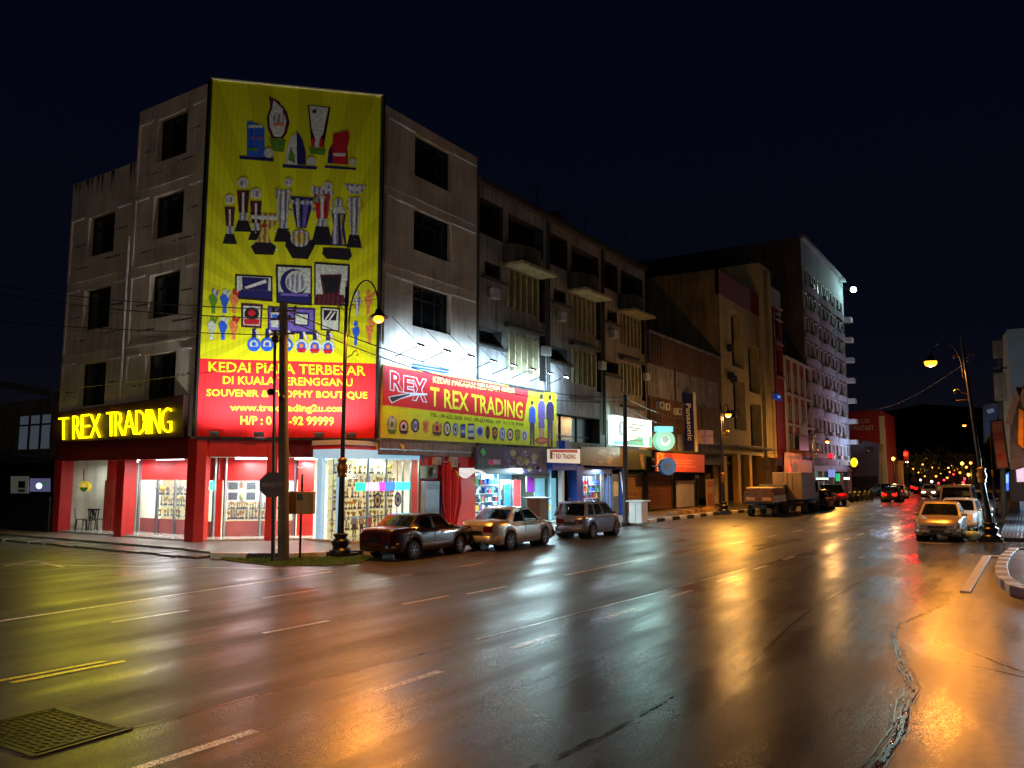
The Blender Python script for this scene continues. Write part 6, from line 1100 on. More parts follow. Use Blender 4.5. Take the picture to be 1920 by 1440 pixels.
blade([(1903, 880), (1922, 874), (1922, 905), (1905, 905)], mat('lit_white_pink', (210, 190, 220), .5, nz=.6, sc_=2, e=.9), 46, 'white and pink lit sign low at the right edge')
t = thing('gabled_shop', 'small gabled shop front with pale bargeboards at the right edge', 'building', (2, 50, 0)); q = Plane((0, 49, 0), (0, -1, 0)); quadp(q, [(1894, 790), (1911, 728), (1935, 790), (1935, 880), (1894, 880)], 3, mat('tan_gable', (110, 88, 66), .7, nz=.3)).build('wall', t); mb = MB(); mb.bar(q.at((1891, 795), .1), q.at((1911, 726), .1), .25, .3, mat('pale_barge', (190, 130, 100), .5)); mb.bar(q.at((1911, 726), .1), q.at((1936, 795), .1), .25, .3, mat('pale_barge', (190, 130, 100), .5)); mb.build('bargeboard', t); mb = MB(); mb.prism([q.at((1905, 735), -.5), q.at((1940, 700), -.5), q.at((1940, 730), -.5), q.at((1915, 760), -.5)], (0, 2, 0), mat('pink_roof', (170, 96, 110), .6)); mb.build('roof', t)
mb = MB(); mb.fr(q, 1894, 880, 1935, 940, -2.6, mat('dark_shop_recess', (40, 36, 40), .6)); mb.build('shopfront', t)
t = thing('lit_shop', 'cool lit shop bay at the right edge shining on the tiles', 'shop', (.9, 44, 0)); mb = MB(); mb.box(.3, 3, 47, 47.1, .15, 3, mat('cool_lit_wall', (150, 190, 220), .5, nz=.5, sc_=1.5, e=2.2)); mb.build('wall', t); mb = MB(); mb.box(.2, 3.2, 43, 47, 3.05, 3.2, M_DCONC); mb.build('canopy', t); lamp('POINT', 'shop_glow', (.2, 52.5, 3.4), 420, (.62, .86, 1.), t, .5); lamp('AREA', 'shop_glow', (1.6, 44.5, 2.9), 1300, (.62, .86, 1.), t, 2, (.9, 42, 0)); lamp('AREA', 'shop_glow', (2.2, 33.5, 3.6), 110, (.62, .84, 1.), t, 1.5, (1.6, 30, 0))  # glow put into wall; point light outside the bay added for the clad building
t = thing('transformer_pole', 'old grey pole with two transformer boxes against the night sky at right', 'pole', (-.7, 58, 0)); q = Plane((0, 58, 0), (0, -1, 0)); mb = MB(); mb.tube([V((q.at((1878, 900)).x, 58, 0)), q.at((1873, 640))], .17, M_DCONC, 10, .12); mb.build('pole', t)
for (x0, x1, y0, y1) in ((1860, 1879, 640, 672), (1862, 1885, 700, 752)): MB().box(q.at((x0, y0)).x, q.at((x1, y0)).x, 57.6, 58.3, q.at((x0, y1)).z, q.at((x0, y0)).z, mat('rusty_transformer', (110, 92, 76), .6, nz=.4, streak=.4)).build('transformer', t, bev=.05)
mb = MB(); mb.bar(q.at((1858, 690)), q.at((1888, 690)), .1, .12, M_BLACK); mb.build('crossarm', t)
# ================================================================== vehicles
M_TYRE = mat('tyre_rubber', (20, 20, 20), .7, nz=.2); M_RIM = mat('alloy_rim', (150, 150, 154), .3, met=.8, nz=.2); M_CG = mat('tinted_glass', (14, 18, 18), .04, nz=0, alpha=.85); M_TRIM = mat('black_trim', (16, 16, 17), .4, nz=.1)
M_TAIL = mat('tail_lens', (70, 8, 10), .15, nz=.1, coat=.5); M_HEADL = mat('head_lens', (190, 196, 200), .08, nz=.1, coat=.5); M_PLATE = mat('number_plate', (24, 24, 26), .35); M_INT = mat('dark_interior', (24, 23, 22), .8)
M_AMB = mat('amber_lens', (200, 110, 20), .2); M_CHR = mat('chrome', (190, 190, 190), .15, met=1, nz=0)
M_TAILON = mat('tail_lamp_on', (255, 30, 20), .3, nz=0, e=14, ec=(255, 5, 3)); M_HEADON = mat('head_lamp_on', (255, 250, 235), .3, nz=0, e=9, ec=(255, 246, 226))
def ip(tab, x):
    for (a, b), (c, d) in zip(tab, tab[1:]):
        if x <= c: f = max(0, (x-a)/(c-a)); f = f*f*(3-2*f)*.4+f*.6; return b+(d-b)*f
    return tab[-1][1]
def car(label, loc, rz, paint, L=4.2, W=1.66, H=1.4, wb=2.4, rw=.29, top=None, gh=None, belt=.86, plate='', lit=None, spl=(.5,), grille=False, group=None, cat='car', name='parked_car', wtop=.72, cl=.2, cpil=.06):
    hl = L/2; t = thing(name, label, cat, (0, 0, 0), group=group)
    ax = (wb/2, -wb/2); ra = rw+.07
    def hw(x): e_ = abs(x)/hl; return W/2*(1-.22*e_**7-.02*e_**2)
    def zt(x): return ip(top, x/hl)
    def zb(x):
        z = cl+.10*max(0, (abs(x)/hl-.86)/.14)
        for a in ax:
            if abs(x-a) < ra: z = max(z, rw+sqrt(ra*ra-(x-a)**2))
        return z
    xs = []; n = 84
    for i in range(n+1): xs.append(-hl+L*i/n)
    for a in ax: xs += [a-ra+.001, a+ra-.001]
    xs.sort()
    def sec(x):
        w_ = hw(x); b = zb(x); tp = zt(x); e_ = max(0, (abs(x)/hl-.965)/.035); b += .1*e_; tp -= .08*e_; m = max(b+.02, .5); tp = max(tp, m+.05)
        return [(w_*.2, b if b < .36 else .36), (w_*.93, b), (w_*.985, b+.03), (w_, max(b+.05, .5)), (w_*.99, (m+tp)/2+.05), (w_*.96, tp-.04), (w_*.87, tp+.012), (w_*.45, tp+.035), (0, tp+.04)]
    vs = []; fs = []
    for x in xs:
        h = sec(x); vs += [(x, y, z) for y, z in h]+[(x, -y, z) for y, z in h[-2::-1]]
    k = 17
    for i in range(len(xs)-1): fs += [(i*k+j, i*k+j+1, (i+1)*k+j+1, (i+1)*k+j) for j in range(k-1)]
    mb = MB(); mb.add(vs, fs, paint, True); mb.add(vs[:k], [tuple(range(k))], paint); mb.add(vs[-k:], [tuple(range(k))], paint)
    xw0, xw1, xr1, xr0 = gh; zbl = belt
    def hwg(s): return (W/2)*(.93+(wtop-.93)*s)-.02*sin(pi*s)*-1
    xf = lambda s: xw0+(xw1-xw0)*s**1.08; xr = lambda s: xr0+(xr1-xr0)*s**1.05
    zz = lambda s: zbl-.03+(H-zbl-.01)*s
    wins = []; e_ = [0]+list(spl)+[1.]
    def side(u, s, sg, o=0): return V((xr(s)+(xf(s)-xr(s))*u, sg*(hwg(s)+o), zz(s)))
    reg = []; pw = .035
    for a, b in zip(e_, e_[1:]): reg.append((a+(pw if a else cpil), b-(pw if b < 1 else .05)))
    cut = [0]+[q for r in reg for q in r]+[1]
    for sg in (1, -1):
        for i, (a, b) in enumerate(zip(cut, cut[1:])):
            isw = i % 2 == 1
            if isw:
                g = MB(); g.grid(lambda u, s: side(a+(b-a)*u, .1+.78*s, sg), 6, 4, M_CG); wins.append(('side_window', g))
                mb.grid(lambda u, s: side(a+(b-a)*u, .1*s, sg), 4, 1, paint); mb.grid(lambda u, s: side(a+(b-a)*u, .88+.12*s, sg), 4, 1, paint)
            else: mb.grid(lambda u, s: side(a+(b-a)*u, s, sg, .003), 2, 5, M_TRIM if 0 < i < len(cut)-2 else paint)
    bow = lambda y, s: .09*(1-(y/hwg(s))**2)
    def ws(fn, sgn, u, s): y = (u*2-1)*hwg(s); return V((fn(s)+sgn*bow(y, s)*(1-.6*s), y, zz(s)+.02*s*(1-(y/hwg(s))**2)))
    for nm, fn, sgn in (('windscreen', xf, 1), ('rear_window', xr, -1)):
        g = MB(); g.grid(lambda u, s: ws(fn, sgn, .06+.88*u, .05+.85*s), 8, 5, M_CG); wins.append((nm, g))
        for u0, u1 in ((0, .06), (.94, 1)): mb.grid(lambda u, s: ws(fn, sgn, u0+(u1-u0)*u, s), 1, 5, paint)
        for s0, s1 in ((0, .05), (.9, 1)): mb.grid(lambda u, s: ws(fn, sgn, .06+.88*u, s0+(s1-s0)*s), 8, 1, paint)
    def roof(u, v): y = (v*2-1)*hwg(1); x0 = xr(1)-bow(y, 1)*.4; x1 = xf(1)+bow(y, 1)*.4; return V((x0+(x1-x0)*u, y, zz(1)+.02*(1-(y/hwg(1))**2)+.035*sin(pi*u)))
    mb.grid(roof, 8, 8, paint); mb.build('body', t)
    for nm, g in wins: g.build(nm, t)
    mb = MB(); mb.box(xr0+.2, xw0-.1, -W*.43, W*.43, cl+.1, belt-.08, M_INT)
    for y in (-W*.22, W*.22):
        for x in ((xw1-.35), (xr1+.5)): mb.box(x-.09, x+.09, y-.2, y+.2, belt-.1, belt+.22, M_INT); mb.box(x-.05, x+.05, y-.1, y+.1, belt+.22, belt+.38, M_INT)
    mb.build('seats', t)
    for a in ax:
        for sg in (1, -1):
            c = (a, sg*(W/2-.1), rw); q = MB(); q.lathe([(rw*.62, -.09), (rw*.95, -.09), (rw, -.06), (rw, .06), (rw*.95, .09), (rw*.62, .09)], M_TYRE, c=c, axis='y', n=24); wh = q.build('wheel', t)
            q = MB(); yo = .075*sg; q.lathe([(rw*.66, yo), (rw*.6, yo-.03*sg), (rw*.2, yo-.02*sg), (rw*.12, yo+.005*sg), (.0, yo+.005*sg)], M_TRIM, c=c, axis='y', n=20)
            for s in range(6): an = s*pi/3; q.bar(V(c)+V((0, yo, 0)), V(c)+V((rw*.62*cos(an), yo, rw*.62*sin(an))), .02, .055, M_RIM, up=(0, 1, 0))
            q.lathe([(rw*.66, yo+.01*sg), (rw*.57, yo+.012*sg), (rw*.57, yo-.01*sg), (rw*.66, yo-.01*sg)], M_RIM, c=c, axis='y', n=20); q.build('rim', wh)
            q = MB(); q.lathe([(ra, -.5*sg+.09*sg), (ra, .0)], M_TRIM, c=(a, sg*(W/2-.13), rw), axis='y', n=20); q.build('wheel_arch', t)
    for sg in (1, -1):
        wr = hw(-hl*.96); q = MB(); q.prism([(-hl-.012, sg*(wr-.05), zt(-hl*.98)-.30), (-hl-.012, sg*(wr-.42), zt(-hl*.98)-.30), (-hl-.012, sg*(wr-.42), zt(-hl*.98)-.12), (-hl-.012, sg*(wr-.05), zt(-hl*.98)-.08)], (.06, 0, 0), M_TAILON if lit == 'tail' else M_TAIL); q.prism([(-hl*.93, sg*(wr+.012), zt(-hl*.98)-.30), (-hl+.03, sg*(wr-.05), zt(-hl*.98)-.30), (-hl+.03, sg*(wr-.05), zt(-hl*.98)-.08), (-hl*.93, sg*(wr+.012), zt(-hl*.98)-.1)], (0, -.03*sg, 0), M_TAILON if lit == 'tail' else M_TAIL); q.build('tail_light', t)
        wf = hw(hl*.96); zf = zt(hl*.97); q = MB(); q.prism([(hl+.01, sg*(wf-.02), zf-.17), (hl+.015, sg*(wf-.42), zf-.19), (hl+.01, sg*(wf-.40), zf-.06), (hl-.04, sg*(wf-.04), zf-.02)], (-.08, 0, .0), M_HEADON if lit == 'head' else M_HEADL); q.build('headlight', t)
        q = MB(); x = xw0-.28; q.ball((x, sg*(W/2*.93+.11), belt+.08), .085, paint, 10, 6, .75); q.bar((x, sg*W/2*.88, belt+.03), (x, sg*(W/2*.93+.08), belt+.05), .05, .04, M_TRIM); q.build('side_mirror', t)
        for u in (spl[0], 1.0):
            x = xr0+(xw0-xr0)*(u-.22 if u < 1 else .72); q = MB(); q.bar((x-.09, sg*(hw(x)*.995+.012), belt-.12), (x+.09, sg*(hw(x)*.995+.012), belt-.12), .025, .03, M_CHR if grille else paint); q.build('door_handle', t)
        q = MB(); x0 = (spl[0]); 
        for u in (.02, spl[0], .96): x = xr0+(xw0-xr0)*u; q.bar((x, sg*(hw(x)+.001), .36), (x, sg*(hw(x)+.001), belt-.05), .012, .006, M_TRIM)
        q.bar((-wb/2+ra+.03, sg*(hw(0)+.004), .52), (wb/2-ra-.03, sg*(hw(0)+.004), .52), .02, .05, M_TRIM if wtop < .73 else paint); q.build('door_seam', t)
    for sg, nm in ((-1, 'rear_bumper'), (1, 'front_bumper')):
        q = MB(); pts = []
        for j in range(11): y = (j/10*2-1)*W/2*.97; pts.append(V((sg*(hl+.045-.30*abs(y/(W/2))**5), y, 0)))
        vs = []; fs = []
        for p in pts: vs += [p+V((-.12*sg, 0, .27)), p+V((0, 0, .29)), p+V((.012*sg, 0, .42)), p+V((-.02*sg, 0, .53)), p+V((-.12*sg, 0, .54))]
        for i in range(10): fs += [(i*5+j, i*5+j+1, i*5+5+j+1, i*5+5+j) for j in range(4)]
        q.add(vs, fs, paint, True); q.build(nm, t)
    q = MB(); q.box(-hl-.068, -hl-.05, -.24, .24, .575 if not grille else .6, .69 if not grille else .71, M_PLATE); q.build('number_plate', t); q = MB(); q.box(hl+.06, hl+.075, -.25, .25, .36, .47, M_PLATE); q.build('number_plate', t)
    zf = zt(hl*.97); q = MB(); q.box(hl-.01, hl+.022, -.34, .34, zf-.19, zf-.09, M_TRIM)
    for z in (zf-.17, zf-.14, zf-.11): q.bar((hl+.024, -.33, z), (hl+.024, .33, z), .012, .012, M_CHR)
    q.lathe([(0, .03), (.05, .03), (.05, .02)], M_CHR, c=(hl, 0, zf-.13), axis='x', n=12); q.build('grille', t)
    q = MB(); q.box(hl+.02, hl+.06, -.5, .5, .30, .36, M_TRIM); q.build('air_intake', t)
    t.location = loc; t.rotation_euler = (0, 0, rz); return t
SED = [(-1, .88), (-.9, .94), (-.52, .97), (-.45, .93), (.38, .93), (.5, .91), (.85, .80), (1, .66)]
SED2 = [(-1, .92), (-.93, 1.0), (-.6, 1.02), (-.5, .95), (.4, .95), (.52, .95), (.85, .84), (1, .68)]
HAT = [(-1, .86), (-.96, .95), (-.85, .95), (.45, .95), (.6, .94), (.88, .84), (1, .68)]
P_MAR = mat('maroon_paint', (40, 13, 12), .28, met=.1, nz=.06, coat=.6); P_SIL = mat('silver_paint', (176, 168, 158), .28, met=.55, nz=.05, coat=.5); P_BLU = mat('silver_blue_paint', (128, 138, 158), .26, met=.55, nz=.05, coat=.5); P_WHT = mat('white_car_paint', (196, 194, 190), .3, nz=.05, coat=.5); P_BEI = mat('beige_van_paint', (150, 132, 106), .35, nz=.08, coat=.4); P_BLK = mat('black_paint', (20, 20, 24), .22, nz=.05, coat=.6); P_GLD = mat('champagne_paint', (168, 150, 122), .28, met=.5, nz=.05, coat=.5)
car('dark maroon old saloon car parked first at the kerb, nearest the ornate lamp post', (-16.8, 20.35, 0), pi/2, P_MAR, L=4.25, W=1.62, H=1.36, wb=2.42, top=SED, gh=(.88, .28, -.82, -1.42), belt=.88, spl=(.54,), cl=.22, cpil=.17)
car('silver saloon car with a raised boot parked behind the maroon one', (-16.0, 24.55, 0), pi/2+.02, P_SIL, L=4.25, W=1.66, H=1.45, wb=2.45, rw=.30, top=SED2, gh=(.95, .25, -.75, -1.45), belt=.93, spl=(.5,), wtop=.74, cpil=.15)
car('silver blue hatchback parked third, in front of the blue pillars', (-15.8, 30.4, 0), pi/2+.02, P_BLU, L=3.5, W=1.6, H=1.5, wb=2.3, rw=.29, top=HAT, gh=(1.1, .35, -1.45, -1.72), belt=.94, spl=(.28, .6), wtop=.76)
car('champagne car parked facing the camera on the right, with a chrome grille', (-3.05, 37.2, 0), -pi/2, P_GLD, L=4.2, W=1.66, H=1.5, wb=2.45, rw=.3, top=SED2, gh=(.75, .05, -.9, -1.5), belt=.93, spl=(.5,), grille=True)
car('white car parked behind the champagne one, nearer the right kerb', (-2.75, 43.0, 0), -pi/2-.03, P_WHT, L=4.0, W=1.64, H=1.5, wb=2.4, rw=.29, top=HAT, gh=(.95, .2, -1.4, -1.75), belt=.93, spl=(.4,), wtop=.76)
car('beige van parked behind the two right hand cars', (-3.25, 50.4, 0), -pi/2, P_BEI, L=4.6, W=1.72, H=2.05, wb=2.6, rw=.32, top=[(-1, 1.0), (-.9, 1.05), (.7, 1.05), (.9, .95), (1, .75)], gh=(1.75, 1.2, -2.0, -2.2), belt=1.05, spl=(.35, .68), cat='van', name='parked_van', wtop=.8)
car('dark parked car beyond the box truck on the left', (-13.3, 63.5, 0), pi/2, P_BLK, L=4.1, W=1.66, H=1.5, wb=2.4, top=HAT, gh=(1.0, .3, -1.5, -1.8), belt=.93, spl=(.4,), wtop=.76)
car('dark saloon with lit red tail lamps, nearer of the two driving away', (-11.0, 84.5, 0), pi/2, P_BLK, L=4.2, W=1.7, H=1.45, wb=2.45, top=SED2, gh=(.95, .25, -.75, -1.45), belt=.93, lit='tail', name='moving_car')
car('silver saloon with lit red tail lamps, farther of the two driving away', (-12.0, 97, 0), pi/2, P_SIL, L=4.2, W=1.7, H=1.5, wb=2.45, top=SED2, gh=(.95, .25, -.75, -1.45), belt=.93, lit='tail', name='moving_car')
m2 = car('third car with lit red tail lamps, just below the red traffic light', (-13.2, 106, 0), pi/2, P_MAR, L=4.2, W=1.7, H=1.5, wb=2.45, top=SED2, gh=(.95, .25, -.75, -1.45), belt=.93, lit='tail', name='moving_car')
dup(m2, (-12.2, 122, 0), pi/2, 'fourth car with lit red tail lamps, far down the road'); dup(m2, (-14.2, 135, 0), pi/2+.05, 'last car with lit red tail lamps before the dark trees'); dup(m2, (-10.9, 150, 0), pi/2, 'tiny car with lit red tail lamps at the end of the road')
car('oncoming car with two bright white headlamps at the end of the road', (-9.6, 105, 0), -pi/2, P_WHT, L=4.2, W=1.7, H=1.5, wb=2.45, top=SED2, gh=(.95, .25, -.75, -1.45), belt=.93, lit='head', name='moving_car')
car('long dark car parked across from the traffic light, far on the left', (-15.2, 108, 0), pi/2+.5, P_BLK, L=4.4, W=1.7, H=1.5, wb=2.5, top=HAT, gh=(1.0, .3, -1.6, -1.9), belt=.93, wtop=.76)
car('small pale car parked far along the right kerb', (-2.6, 62, 0), -pi/2, P_SIL, L=3.8, W=1.64, H=1.5, wb=2.35, top=HAT, gh=(.95, .2, -1.4, -1.75), belt=.93, wtop=.76)
for x, y, p in ((-10.4, 82.2, 90), (-9.2, 94.7, 60)):
    pass
def tl(loc, p, name='tail_glow'): return lamp('POINT', name, loc, p, (1, .06, .04), None, .2)
# --- trucks
M_CARGO = mat('tan_cargo', (132, 90, 52), .7, nz=.4, sc_=3); M_TBOX = mat('tan_box_door', (112, 94, 80), .55, nz=.2, streak=.3); M_TSIDE = mat('pale_box_side', (120, 132, 152), .5, nz=.15, streak=.2); M_CHAS = mat('dark_chassis', (26, 25, 24), .6, nz=.2)  # pale side colour holds the bluish light that falls on it
def wheels(t, xs, W, r, dual=True):
    for x in xs:
        for sg in (1, -1):
            c = (x, sg*(W/2-.16), r); q = MB(); q.lathe([(r*.55, -.16), (r*.96, -.16), (r, -.12), (r, .12), (r*.96, .16), (r*.55, .16)], M_TYRE, c=c, axis='y', n=20); w_ = q.build('wheel', t); q = MB(); q.lathe([(r*.58, .1*sg), (r*.3, .06*sg), (0, .08*sg)], M_RIM, c=c, axis='y', n=16); q.build('rim', w_)
def cab(t, x0, x1, W, z0, z1, m):
    mb = MB(); mb.prism([(x0, -W/2, z0), (x1, -W/2, z0), (x1+.02, -W/2, z0+.8), (x1-.28, -W/2, z1), (x0, -W/2, z1)], (0, W, 0), m); mb.build('cab', t, bev=.05)
    mb = MB(); mb.prism([(x1+.025, -W*.42, z0+.85), (x1+.025, W*.42, z0+.85), (x1-.24, W*.40, z1-.1), (x1-.24, -W*.40, z1-.1)], (.02, 0, .01), M_CG); mb.build('windscreen', t)
    for sg in (1, -1): mb = MB(); mb.prism([(x0+.3, sg*(W/2+.004), z0+.8), (x1-.12, sg*(W/2+.004), z0+.8), (x1-.35, sg*(W/2+.004), z1-.12), (x0+.3, sg*(W/2+.004), z1-.12)], (0, .01*sg, 0), M_CG); mb.build('side_window', t)
t = thing('flatbed_lorry', 'small lorry with orange lit boards on its open bed, parked tail first towards the camera', 'lorry', (0, 0, 0)); W = 1.8
mb = MB(); mb.box(-2.4, 2.2, -.45, .45, .5, .72, M_CHAS); mb.build('chassis', t); mb = MB(); mb.box(-2.45, .9, -W/2, W/2, .78, .88, M_CHAS); mb.build('bed', t, bev=.01)
for sg in (1, -1): MB().box(-2.45, .9, sg*W/2-.03, sg*W/2+.03, .88, 1.3, mat('white_side_board', (190, 176, 170), .5, nz=.3)).build('side_board', t, bev=.01)
mb = MB(); mb.box(-2.5, -2.44, -W/2, W/2, .9, 1.5, M_CARGO); mb.build('tail_board', t, bev=.01); mb = MB(); mb.box(-2.3, .8, -W*.42, W*.42, .9, 1.72, M_CARGO); mb.box(-2.2, .6, -W*.46, W*.46, 1.72, 1.8, mat('cream_board', (206, 186, 140), .6)); mb.build('load', t, bev=.02)
for y in (-.5, .5): MB().box(-2.52, -2.5, y-.28, y+.28, 1.0, 1.2, mat('orange_reflector', (236, 150, 60), .3, nz=.3)).build('reflector', t)
cab(t, 1.0, 2.3, 1.7, .55, 1.95, mat('dark_blue_cab', (40, 46, 60), .4)); wheels(t, (-1.5, 1.6), 1.8, .34); t.location = (-14.2, 52.6, 0); t.rotation_euler = (0, 0, pi/2+.03)
t = thing('box_truck', 'tan box truck with closed double doors parked ahead of the small lorry', 'truck', (0, 0, 0)); W = 1.9
mb = MB(); mb.box(-2.6, 3.4, -.45, .45, .55, .8, M_CHAS); mb.build('chassis', t); mb = MB(); mb.box(-2.6, 1.7, -W/2, W/2, .95, 2.75, M_TSIDE); mb.build('cargo_box', t, bev=.02)
for sg in (1, -1): q = MB(); q.box(-2.66, -2.61, sg*.02, sg*W/2*.985, 1.0, 2.72, M_TBOX); q.build('rear_door', t, bev=.01, label='tan rear door leaf')
mb = MB()
for y in (-.3, .3): mb.tube([(-2.69, y, 1.05), (-2.69, y, 2.65)], .015, M_STEEL, 6)
mb.build('door_bar', t); mb = MB(); mb.box(-2.7, -2.55, -W/2, W/2, .72, .86, M_CHAS); mb.build('bumper', t)
for sg in (1, -1): MB().box(-2.72, -2.7, sg*.6-.14, sg*.6+.14, .74, .84, M_TAIL).build('tail_light', t)
cab(t, 1.9, 3.45, 1.75, .6, 2.25, M_TSIDE); wheels(t, (-1.5, 2.6), 1.9, .4); t.location = (-13.45, 56.9, 0); t.rotation_euler = (0, 0, pi/2+.03)
t = thing('pickup_truck', 'black pickup truck parked under the blue and white box sign', 'pickup', (0, 0, 0)); mb = MB(); mb.box(-2.4, 2.3, -.85, .85, .5, 1.05, P_BLK); mb.build('body', t, bev=.06); mb = MB(); mb.prism([(-.4, -.8, 1.05), (1.3, -.8, 1.05), (.7, -.7, 1.75), (-.3, -.7, 1.75)], (0, 1.55, 0), M_CG); mb.build('cabin', t, bev=.03); wheels(t, (-1.5, 1.5), 1.75, .37)
for sg in (1, -1): MB().box(-2.43, -2.39, sg*.75-.08, sg*.75+.08, .8, 1.02, M_TAIL).build('tail_light', t)
t.location = (-14.2, 72.5, 0); t.rotation_euler = (0, 0, pi/2)
# --- motorcycles
def moto(label, loc, rz, col=(30, 32, 36)):
    m = mat('moto_%d' % col[0], col, .3, nz=.15, coat=.4); t = thing('motorcycle', label, 'motorcycle', (0, 0, 0))
    for x in (-.6, .6):
        q = MB(); q.lathe([(.22, -.05), (.28, -.05), (.3, 0), (.28, .05), (.22, .05)], M_TYRE, c=(x, 0, .3), axis='y', n=20); w_ = q.build('wheel', t); q = MB()
        for k in range(6): q.bar((x, 0, .3), (x+.23*cos(k*pi/3), 0, .3+.23*sin(k*pi/3)), .02, .02, M_RIM)
        q.build('rim', w_)
    mb = MB(); mb.tube([(-.55, 0, .35), (-.3, 0, .42), (.1, 0, .36), (.3, 0, .55), (.42, 0, .85)], .09, m, 8); mb.box(-.2, .15, -.12, .12, .22, .45, M_CHAS); mb.build('body', t)
    mb = MB(); mb.prism([(-.75, -.1, .72), (.1, -.13, .68), (.1, -.13, .76), (-.75, -.1, .82)], (0, .23, 0), M_TRIM); mb.build('seat', t, bev=.03)
    mb = MB(); mb.prism([(-.7, -.09, .5), (-.2, -.11, .45), (-.1, -.12, .7), (-.78, -.09, .74)], (0, .2, 0), m); mb.build('side_panel', t, bev=.02)
    mb = MB(); mb.tube([(.6, 0, .3), (.42, 0, .88), (.38, 0, 1.0)], .035, M_CHR, 7); mb.tube([(.33, -.34, 1.02), (.38, 0, 1.0), (.33, .34, 1.02)], .018, M_TRIM, 7); mb.build('handlebar', t)
    mb = MB(); mb.ball((.46, 0, .9), .11, M_HEADL, 10, 6); mb.build('headlight', t); mb = MB(); mb.prism([(.35, -.16, .45), (.5, -.17, .6), (.52, -.15, .92), (.4, -.12, .95)], (0, .32, 0), m); mb.build('leg_shield', t, bev=.02)
    mb = MB(); mb.box(-.86, -.78, -.08, .08, .68, .78, M_TAIL); mb.build('tail_light', t)
    for sg in (1, -1): mb = MB(); mb.tube([(.36, sg*.25, 1.02), (.32, sg*.32, 1.2)], .008, M_TRIM, 5); mb.ball((.32, sg*.33, 1.24), .05, M_TRIM, 8, 5); mb.build('mirror', t)
    t.location = loc; t.rotation_euler = (0, 0, rz); return t
mo = moto('dark motorcycle standing on the pavement by the pale blue glass door', (-20.3, 36.3, .12), 2.2)
dup(mo, (-18.2, 66.5, .12), 1.9, 'dark motorcycle parked under the ochre building'); 
for i in range(5): dup(mo, (-14.5+.1*i, 80+2.2*i, 0), .4+.1*(i % 3), ['nearest motorcycle in the row before the tall grey building', 'second motorcycle in the row before the tall grey building', 'third motorcycle in the row before the tall grey building', 'fourth motorcycle in the row before the tall grey building', 'farthest motorcycle in the row before the tall grey building'][i], 'motorcycles parked in a row on the left')
dup(mo, (-1.7, 46.5, 0), -1.3, 'dark motorcycle beside the right lamp post')
# ================================================================== street lamps
M_LB = mat('lamp_black', (22, 20, 18), .35, met=.3, nz=.3); M_LGD = mat('lamp_gilt', (150, 104, 36), .35, met=.6, nz=.3); M_BULB = mat('sodium_bulb', (255, 200, 110), .3, nz=0, e=7, ec=(255, 124, 20))
def street_lamp(label, loc, h, head, power, col=SOD, cut=166, spill=170, lean=(0, 0), spread=True, bulb=.17, gilt=True):
    l = V(loc); t = thing('street_lamp', label, 'street lamp', loc); tp = l+V((lean[0], lean[1], h)); hd_ = V(head); A = lambda f: l.lerp(tp, f)
    mb = MB(); mb.box(l.x-.42, l.x+.42, l.y-.42, l.y+.42, l.z, l.z+.12, M_LB); mb.lathe([(.36, .12), (.36, .2), (.30, .26), (.24, .3), (.3, .42), (.3, .5), (.18, .58), (.24, .66), (.25, .7), (.15, .74)], M_LB, c=l, n=12); mb.build('base', t, bev=.01)
    mb = MB(); mb.tube([l+V((0, 0, .7)), A(.29)], .115, M_LB, 12, .09); mb.build('lower_shaft', t)
    mb = MB(); c = A(.30); mb.lathe([(.12, -.12), (.17, -.1), (.13, -.05), (.17, .08), (.18, .2), (.12, .36), (.15, .4), (.15, .45), (.08, .5)], M_LGD, c=c, n=12); mb.build('urn', t)
    mb = MB(); mb.tube([A(.34), A(1.)], .075, M_LB, 10, .05); mb.tube([A(.999), A(1.03)], .03, M_LGD, 8, .005); mb.build('upper_shaft', t)
    q = A(.93); d = V((hd_.x-q.x, hd_.y-q.y, 0)); ln = d.length; d.normalize(); pts = []
    for i in range(15):
        a = pi-pi*i/14*1.0; pts.append(A(.86)+d*.12+d*((ln-.12)/2*(1+cos(a)))+V((0, 0, (hd_.z+.15-A(.86).z)*i/14+sin(a)*max(.5, tp.z-hd_.z+.15))))
    mb = MB(); mb.tube(pts, .028, M_LB, 8); mb.tube([A(.8), A(.82)+d*.14, A(.86)+d*.12], .02, M_LB, 6); mb.build('arm', t)
    mb = MB()
    for k, (f, s) in enumerate(((.74, .5), (.92, .34))):
        for sg in (1, -1) if k else (1,):
            pts = []
            for i in range(22): a = i/21*4.6; r = .02+.19*s*(1-i/21)*1.6; pts.append(A(f)+d*sg*(s*.9)+d*sg*(r*cos(a+pi))+V((0, 0, r*sin(a))))
            mb.tube([A(f)+V((0, 0, -.1))]+pts, .02, M_LGD, 6)
    mb.tube([A(.70), A(.70)+d*.5], .015, M_LGD, 5); mb.build('scroll', t)
    mb = MB(); mb.lathe([(.05, .24), (.1, .2), (.13, .1), (.3, -.02), (.31, -.05), (.2, -.0)], M_LB, c=hd_, n=16); mb.build('lamp_shade', t)
    mb = MB(); mb.ball(hd_+V((0, 0, -.1)), bulb, M_BULB, 14, 8, .7); mb.build('bulb', t)
    lamp('SPOT', 'lamp_glow', hd_+V((0, 0, -.26)), power*1.15, col, t, .12, hd_+V((0, 0, -2)), (min(cut, 172), .22))
    lamp('POINT', 'lamp_spill', hd_+V((0, 0, -.3)), spill, FILL_WHITE if 'out of sight' in label else (1, .5, .15), t, .14)  # out-of-sight lamps carry an added whiter fill for the facades
    return t
street_lamp('tall black street lamp with gilt urn and swan neck in front of the hoarding', (-18.4, 18.4, .03), 8.7, (-17.15, 18.6, 7.66), 1600, spill=45)
